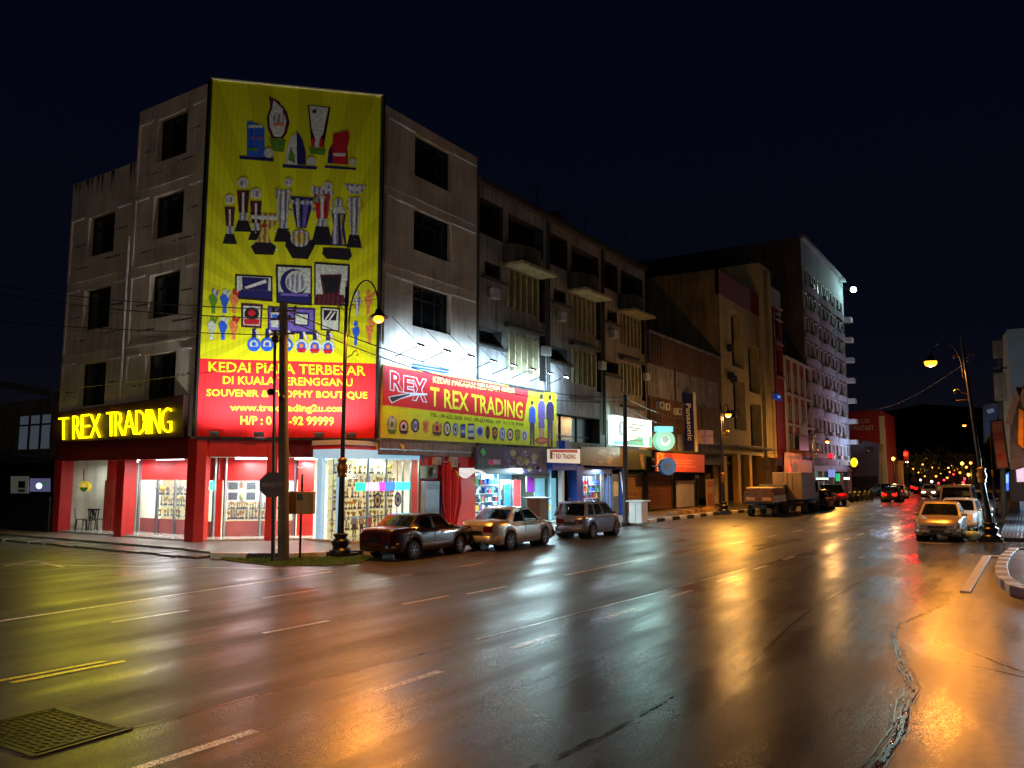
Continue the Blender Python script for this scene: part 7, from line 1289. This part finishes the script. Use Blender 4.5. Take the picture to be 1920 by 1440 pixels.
street_lamp('tall leaning street lamp with gilt scrolls at the right kerb', (-1.34, 36.65, .0), 8.0, (-3.05, 36.6, 7.3), 3800, lean=(-.55, 0), bulb=.24)
street_lamp('street lamp glowing yellow in front of the low block', (-16.8, 51.45, .1), 7.1, (-16.3, 51.45, 6.62), 2900, col=(1, .40, .03), spill=900, bulb=.2)
q = Plane((0, 80, 0), (0, -1, 0)).at((1551, 826)); street_lamp('street lamp glowing in front of the brick red shophouse', (q.x-1.4, 80, .1), q.z+.6, tuple(q), 2400, col=(1, .40, .03), spill=800)
q = Plane((0, 92, 0), (0, -1, 0)).at((1808, 796)); street_lamp('far street lamp glowing yellow left of the right hand poles', (q.x+2.2, 92, 0), q.z+.8, tuple(q), 700)
street_lamp('street lamp near the camera, out of sight to the right', (2.6, -5.5, .0), 8.0, (1.2, -5.5, 7.3), 3600, spill=840)
street_lamp('street lamp of the side street corner, out of sight to the left', (-17.2, -3.5, .0), 8.2, (-16.2, -3.2, 7.4), 1500, FILL_WHITE, spill=1150)  # unseen lamp added to brighten the left facade
# far small lamps at the end of the road
for i, (px, py, Y, s, c_) in enumerate(((1675, 860, 142, .45, 0), (1730, 871, 190, .3, 0), (1748, 876, 200, .3, 0), (1761, 878, 215, .25, 0), (1771, 881, 220, .25, 0), (1781, 885, 210, .3, 0), (1778, 877, 240, .25, 0), (1796, 878, 180, .3, 0), (1804, 869, 160, .45, 0), (1812, 876, 165, .35, 0), (1743, 881, 230, .22, 0), (1700, 866, 150, .35, 1), (1788, 889, 190, .3, 2), (1770, 900, 180, .3, 2), (1808, 898, 170, .4, 2), (1747, 903, 180, .35, 1), (1712, 879, 200, .25, 0), (1722, 886, 210, .25, 0), (1734, 893, 190, .25, 0), (1755, 893, 170, .3, 0), (1764, 888, 220, .22, 0), (1776, 896, 170, .3, 0), (1785, 873, 230, .25, 0), (1790, 882, 200, .28, 0), (1800, 886, 170, .35, 0), (1806, 905, 160, .35, 2), (1816, 890, 150, .4, 0), (1820, 868, 150, .35, 0), (1760, 906, 190, .35, 2), (1783, 908, 170, .3, 1), (1726, 900, 200, .3, 1))):
    q = Plane((0, Y, 0), (0, -1, 0)).at((px, py)); t = thing('far_lamp', 'tiny distant lamp glowing among the dark trees at the end of the road', 'street lamp', (q.x, Y, 0), group='distant lamps at the end of the road'); mb = MB(); mb.ball(q, s*.62, [mat('far_sodium', (255, 190, 90), .3, nz=0, e=4, ec=(255, 150, 50)), mat('far_white', (255, 240, 220), .3, nz=0, e=9), mat('far_red', (255, 60, 60), .3, nz=0, e=7, ec=(255, 40, 50))][c_], 8, 6); mb.build('bulb', t); lamp('POINT', 'lamp_glow', (q.x, Y-.6, q.z), (650, 900)[i > 0], (1, .5, .14), t, s) if i in (0, 2, 6, 8, 10, 26) else 0; mb = MB(); mb.tube([(q.x, Y+.1, 0), (q.x, Y+.1, q.z)], .08, M_LB, 6); mb.build('pole', t)
# traffic light
q = Plane((0, 112, 0), (0, -1, 0)).at((1698, 851)); t = thing('traffic_light', 'traffic light showing red over the cars with red tail lamps', 'traffic light', (q.x, 112.2, 0)); mb = MB(); mb.tube([(q.x, 112.3, 0), (q.x, 112.3, q.z+.6)], .09, M_LB, 8); mb.build('pole', t); mb = MB(); mb.box(q.x-.25, q.x+.25, 112.05, 112.25, q.z-.95, q.z+.35, M_LB); mb.build('case', t); mb = MB(); mb.ball((q.x, 112.0, q.z), .24, mat('red_signal', (255, 40, 20), .3, nz=0, e=45, ec=(255, 6, 2)), 12, 8); mb.build('red_lens', t); lamp('POINT', 'signal_glow', (q.x, 111.4, q.z), 600, (1, .02, .01), t, .2)
for i in range(2): mb = MB(); mb.ball((q.x, 112.05, q.z-.35-.35*i), .13, M_TRIM, 10, 6); mb.build('dark_lens', t)
# ================================================================== poles, wires, signs on the left verge
M_POLE = mat('concrete_pole', (104, 92, 76), .85, nz=.4, streak=.4, sc_=2); M_INS = mat('insulator', (70, 60, 52), .3)
t = thing('utility_pole', 'thick concrete utility pole with crossed wires in front of the hoarding', 'utility pole', (-18.73, 16.4, 0)); mb = MB(); mb.tube([(-18.73, 16.4, 0), (-18.93, 16.25, 7.85)], .17, M_POLE, 14, .12); mb.build('pole', t); mb = MB(); mb.tube([(-18.98, 16.2, 0), (-19.1, 16.1, 7.0)], .045, mat('black_conduit', (24, 22, 22), .5), 8); mb.tube([(-18.86, 16.17, 0), (-18.98, 16.07, 5.5)], .02, M_STEEL, 6); mb.build('conduit', t)
mb = MB()
for z in (7.6, 7.35, 6.9): mb.bar((-19.25, 16.05, z), (-18.55, 16.4, z), .05, .06, M_BLACK)
for k in range(5): mb.lathe([(.02, 0), (.06, .03), (.04, .07), (.06, .1), (.02, .14)], M_INS, c=(-19.2+.16*k, 16.08+.08*k, 7.62-.28*(k % 2)), n=8)
mb.build('crossarm', t)
mb = MB(); mb.ball((-18.95, 16.0, 6.7), .13, M_BLACK, 8, 6); mb.ball((-19.15, 16.05, 5.1), .11, M_BLACK, 8, 6); mb.ball((-18.7, 16.1, 4.9), .1, M_BLACK, 8, 6); mb.build('junction_box', t)
def wire(a, b, sag, label, r=.019, n=18):
    a = V(a); b = V(b); pts = [a.lerp(b, i/n)-V((0, 0, sag*4*(i/n)*(1-i/n))) for i in range(n+1)]; mb = MB(); mb.tube(pts, r, mat('black_cable', (20, 19, 18), .45, nz=.1), 6); mb.build('overhead_wire', label=label, cat='wire', loc=tuple(a), group='overhead wires')
p1 = V((-18.9, 16.25, 7.65)); p2 = Plane((0, 38, 0), (0, -1, 0)).at((1172, 745)); L0 = Plane((0, 17.6, 0), (0, -1, 0))
wire(p1, L0.at((-60, 525)), .25, 'upper of the two wires running left from the utility pole across the building'); wire(p1-V((0, 0, .28)), L0.at((-60, 538)), .3, 'lower of the two wires running left from the utility pole across the building'); wire(p1-V((0, 0, .8)), L0.at((-60, 598)), .1, 'thin wire running left across the lower windows')
wire((-18.9, 16.2, 6.0), L0.at((-60, 745)), .1, 'wire rising from far left to the utility pole over the glowing letters', .011)
wire(p1, p2, .75, 'upper wire crossing the hoarding towards the second pole'); wire(p1-V((0, 0, .28)), p2-V((0, 0, .2)), .85, 'lower wire crossing the hoarding towards the second pole'); wire((-18.9, 16.2, 4.3), PCI(3.9, 2.9, -.3), .5, 'slack cable from the meter post to the red pier', .01)
q2 = Plane((0, 61, 0), (0, -1, 0)).at((1305, 790)); wire(p2, q2, .3, 'upper wire from the second pole to the low block', .016); wire(p2-V((0, 0, .5)), q2-V((0, 0, .4)), .5, 'lower wire from the second pole to the low block', .016); wire(q2, Plane((0, 70, 0), (0, -1, 0)).at((1345, 775)), .1, 'short wire from the low block to the ochre building', .016)
wire((-21.4, 29.9, 12.2), (-18.9, 16.3, 7.8), .4, 'thin wire from the pole up to the joint between the buildings', .01)
wire((-1.7, 36.7, 7.2), (-13.5, 90, 9.5), .6, 'faint wire crossing the sky left of the right lamp', .016)
wire((-21.3, 45.5, 7.4), p2, .15, 'wire from the last blackened shophouse to the second pole', .014)
t = thing('utility_pole', 'slim dark pole in front of the white lit sign', 'utility pole', (-17.57, 37.9, .1)); b = V((-17.57, 37.9, .1)); mb = MB(); mb.tube([b, p2+V((0, 0, .15))], .14, mat('dark_pole', (44, 40, 36), .7, nz=.3), 12, .1); mb.build('pole', t); mb = MB(); mb.bar(p2+V((-.3, 0, 0)), p2+V((.3, 0, 0)), .05, .06, M_BLACK); mb.build('crossarm', t)
# stop sign
t = thing('stop_sign', 'dark red octagonal stop sign on a thin post beside the utility pole', 'road sign', (-18.97, 16.22, 0)); c = V((-18.98, 16.1, 2.3)); fwd = V((.55, -.84, 0)); sd = V((.84, .55, 0)); mb = MB(); mb.tube([(-18.97, 16.22, 0), (-18.99, 16.2, 2.65)], .035, M_LB, 8); mb.build('post', t)
M_STOP = mat('dull_stop_red', (58, 12, 14), .5, nz=.25)  # plate, rim and letters darkened to show the face turned from the light
def octa(r, off, m, nm, th=.015):
    q = MB(); q.prism([c+fwd*off+sd*(r*cos(pi/8+i*pi/4))+V((0, 0, r*sin(pi/8+i*pi/4))) for i in range(8)], fwd*-th, m); return q.build(nm, t)
octa(.40, .05, mat('sign_rim_white', (84, 50, 48), .5, nz=.2), 'rim'); octa(.375, .056, M_STOP, 'plate', .004)
mb = MB(); o = c+fwd*.06; mb.text('BERHENTI', o-sd*.30-V((0, 0, .07)), o+sd*.30-V((0, 0, .07)), o-sd*.30+V((0, 0, .07)), mat('sign_white_text', (120, 104, 102), .5), .02); mb.build('lettering', t)
# meter box on post
t = thing('meter_box', 'tan metal meter box on a thin post in the grass', 'utility box', (-18.87, 17.16, 0)); mb = MB(); mb.tube([(-18.87, 17.16, 0), (-18.87, 17.16, 2.62)], .035, M_LB, 8); mb.build('post', t); M_MB = mat('tan_metal', (168, 128, 52), .5, nz=.3, streak=.3)
c = V((-18.72, 17.12, 1.75)); B = lambda x, y, z: c+sd*x+fwd*y+V((0, 0, z)); mb = MB(); mb.prism([B(-.38, .0, -.34), B(.36, .0, -.34), B(.36, .0, .34), B(-.38, .0, .34)], fwd*.32, M_MB); mb.build('case', t, bev=.015); mb = MB(); mb.prism([B(-.2, .32, -.31), B(.33, .32, -.31), B(.33, .32, .31), B(-.2, .32, .31)], fwd*.012, M_MB); mb.build('door', t, bev=.006); mb = MB(); mb.prism([B(-.13, .334, .08), B(.04, .334, .08), B(.04, .334, .27), B(-.13, .334, .27)], fwd*.004, M_BLACK); mb.build('window', t); mb = MB(); mb.tube([(-18.87, 17.16, 2.6), (-18.8, 17.1, 2.5), (-18.7, 17.05, 2.2)], .015, M_LB, 6); mb.build('conduit', t)
# cabinets on the pavement
t = thing('utility_cabinet', 'white utility cabinet with a flat lid on the pavement by the brown shutter', 'cabinet', (-17.0, 38.3, .1)); mb = MB(); mb.box(-17.35, -16.65, 37.9, 38.7, .12, 1.2, M_WHITE); mb.build('case', t, bev=.02); mb = MB(); mb.box(-17.48, -16.5, 37.8, 38.8, 1.2, 1.28, M_WHITE); mb.build('lid', t, bev=.02); mb = MB(); mb.box(-17.0, -16.98, 37.895, 37.9, .2, 1.1, M_BLACK); mb.build('door_seam', t)
t = thing('utility_cabinet', 'brown grey utility cabinet between the silver saloon and the hatchback', 'cabinet', (-18.3, 30.6, .1)); c = G(998, 985); mb = MB(); mb.box(-19.4, -18.7, 31.2, 32.0, .12, 1.5, mat('brown_grey_cabinet', (112, 92, 76), .6, nz=.3, streak=.3)); mb.build('case', t, bev=.02); mb = MB(); mb.box(-19.5, -18.6, 31.1, 32.1, 1.5, 1.56, M_STEEL); mb.build('lid', t, bev=.01)
for i in range(6): q = MB(); q.box(-19.0+.02*i, -18.4+.02*i, 47+i*1.3, 47.7+i*1.3, .12, .32+.08*(i % 2), mat('kerb_crate', (150, 110, 50), .6, nz=.4)); q.build('crate', label=['low crate on the pavement nearest the white cabinet', 'second low crate along the shuttered shops', 'third low crate along the shuttered shops', 'fourth low crate along the shuttered shops', 'fifth low crate by the yellow lamp post', 'last low crate beyond the yellow lamp post'][i], cat='crate', group='low crates along the shuttered shops', loc=(-18.7, 47.3+i*1.3, .12), bev=.02)
# bunting
t = thing('bunting', 'string of small yellow and blue pennants slanting across the shop fronts', 'bunting', tuple(SP.at((725, 835), 1.))); BQ = Plane((XR+1.3, 0, 0), (1, 0, 0)); A_ = BQ.at((715, 812)); B_ = BQ.at((1120, 965)); mb = MB(); pts = [A_.lerp(B_, i/30)-V((0, 0, .5*4*(i/30)*(1-i/30))) for i in range(31)]; mb.tube(pts, .006, M_RED, 5); mb.build('cord', t)
for k, i in enumerate((2, 4, 8, 10, 13, 19, 21, 26, 28)): p = pts[i]; d = (pts[i+1]-pts[i-1]).normalized(); q = MB(); q.face([p-d*.14, p+d*.14, p+V((.08, .05, -.36))], mat(['pennant_yellow', 'pennant_blue'][k % 3 == 1], [(220, 196, 40), (40, 80, 190)][k % 3 == 1], .7, nz=.1)); q.build('pennant', t)
# concrete stump and bag under the right lamp
t = thing('rubbish_bag', 'pale green knotted rubbish bag at the foot of the right lamp post', 'bag', (-1.95, 36.4, 0)); mb = MB(); mb.grid(lambda a, b_: V((-1.95+(.26+.05*sin(9*a*pi))*cos(2*pi*a)*sin(pi*b_)**.7, 36.4+.24*sin(2*pi*a)*sin(pi*b_)**.7, .2-.2*cos(pi*b_))), 20, 10, mat('pale_bag', (160, 186, 150), .35, nz=.3)); mb.build('sack', t); mb = MB(); mb.ball((-1.95, 36.4, .44), .06, mat('pale_bag', (160, 186, 150), .35, nz=.3), 8, 5); mb.build('knot', t)
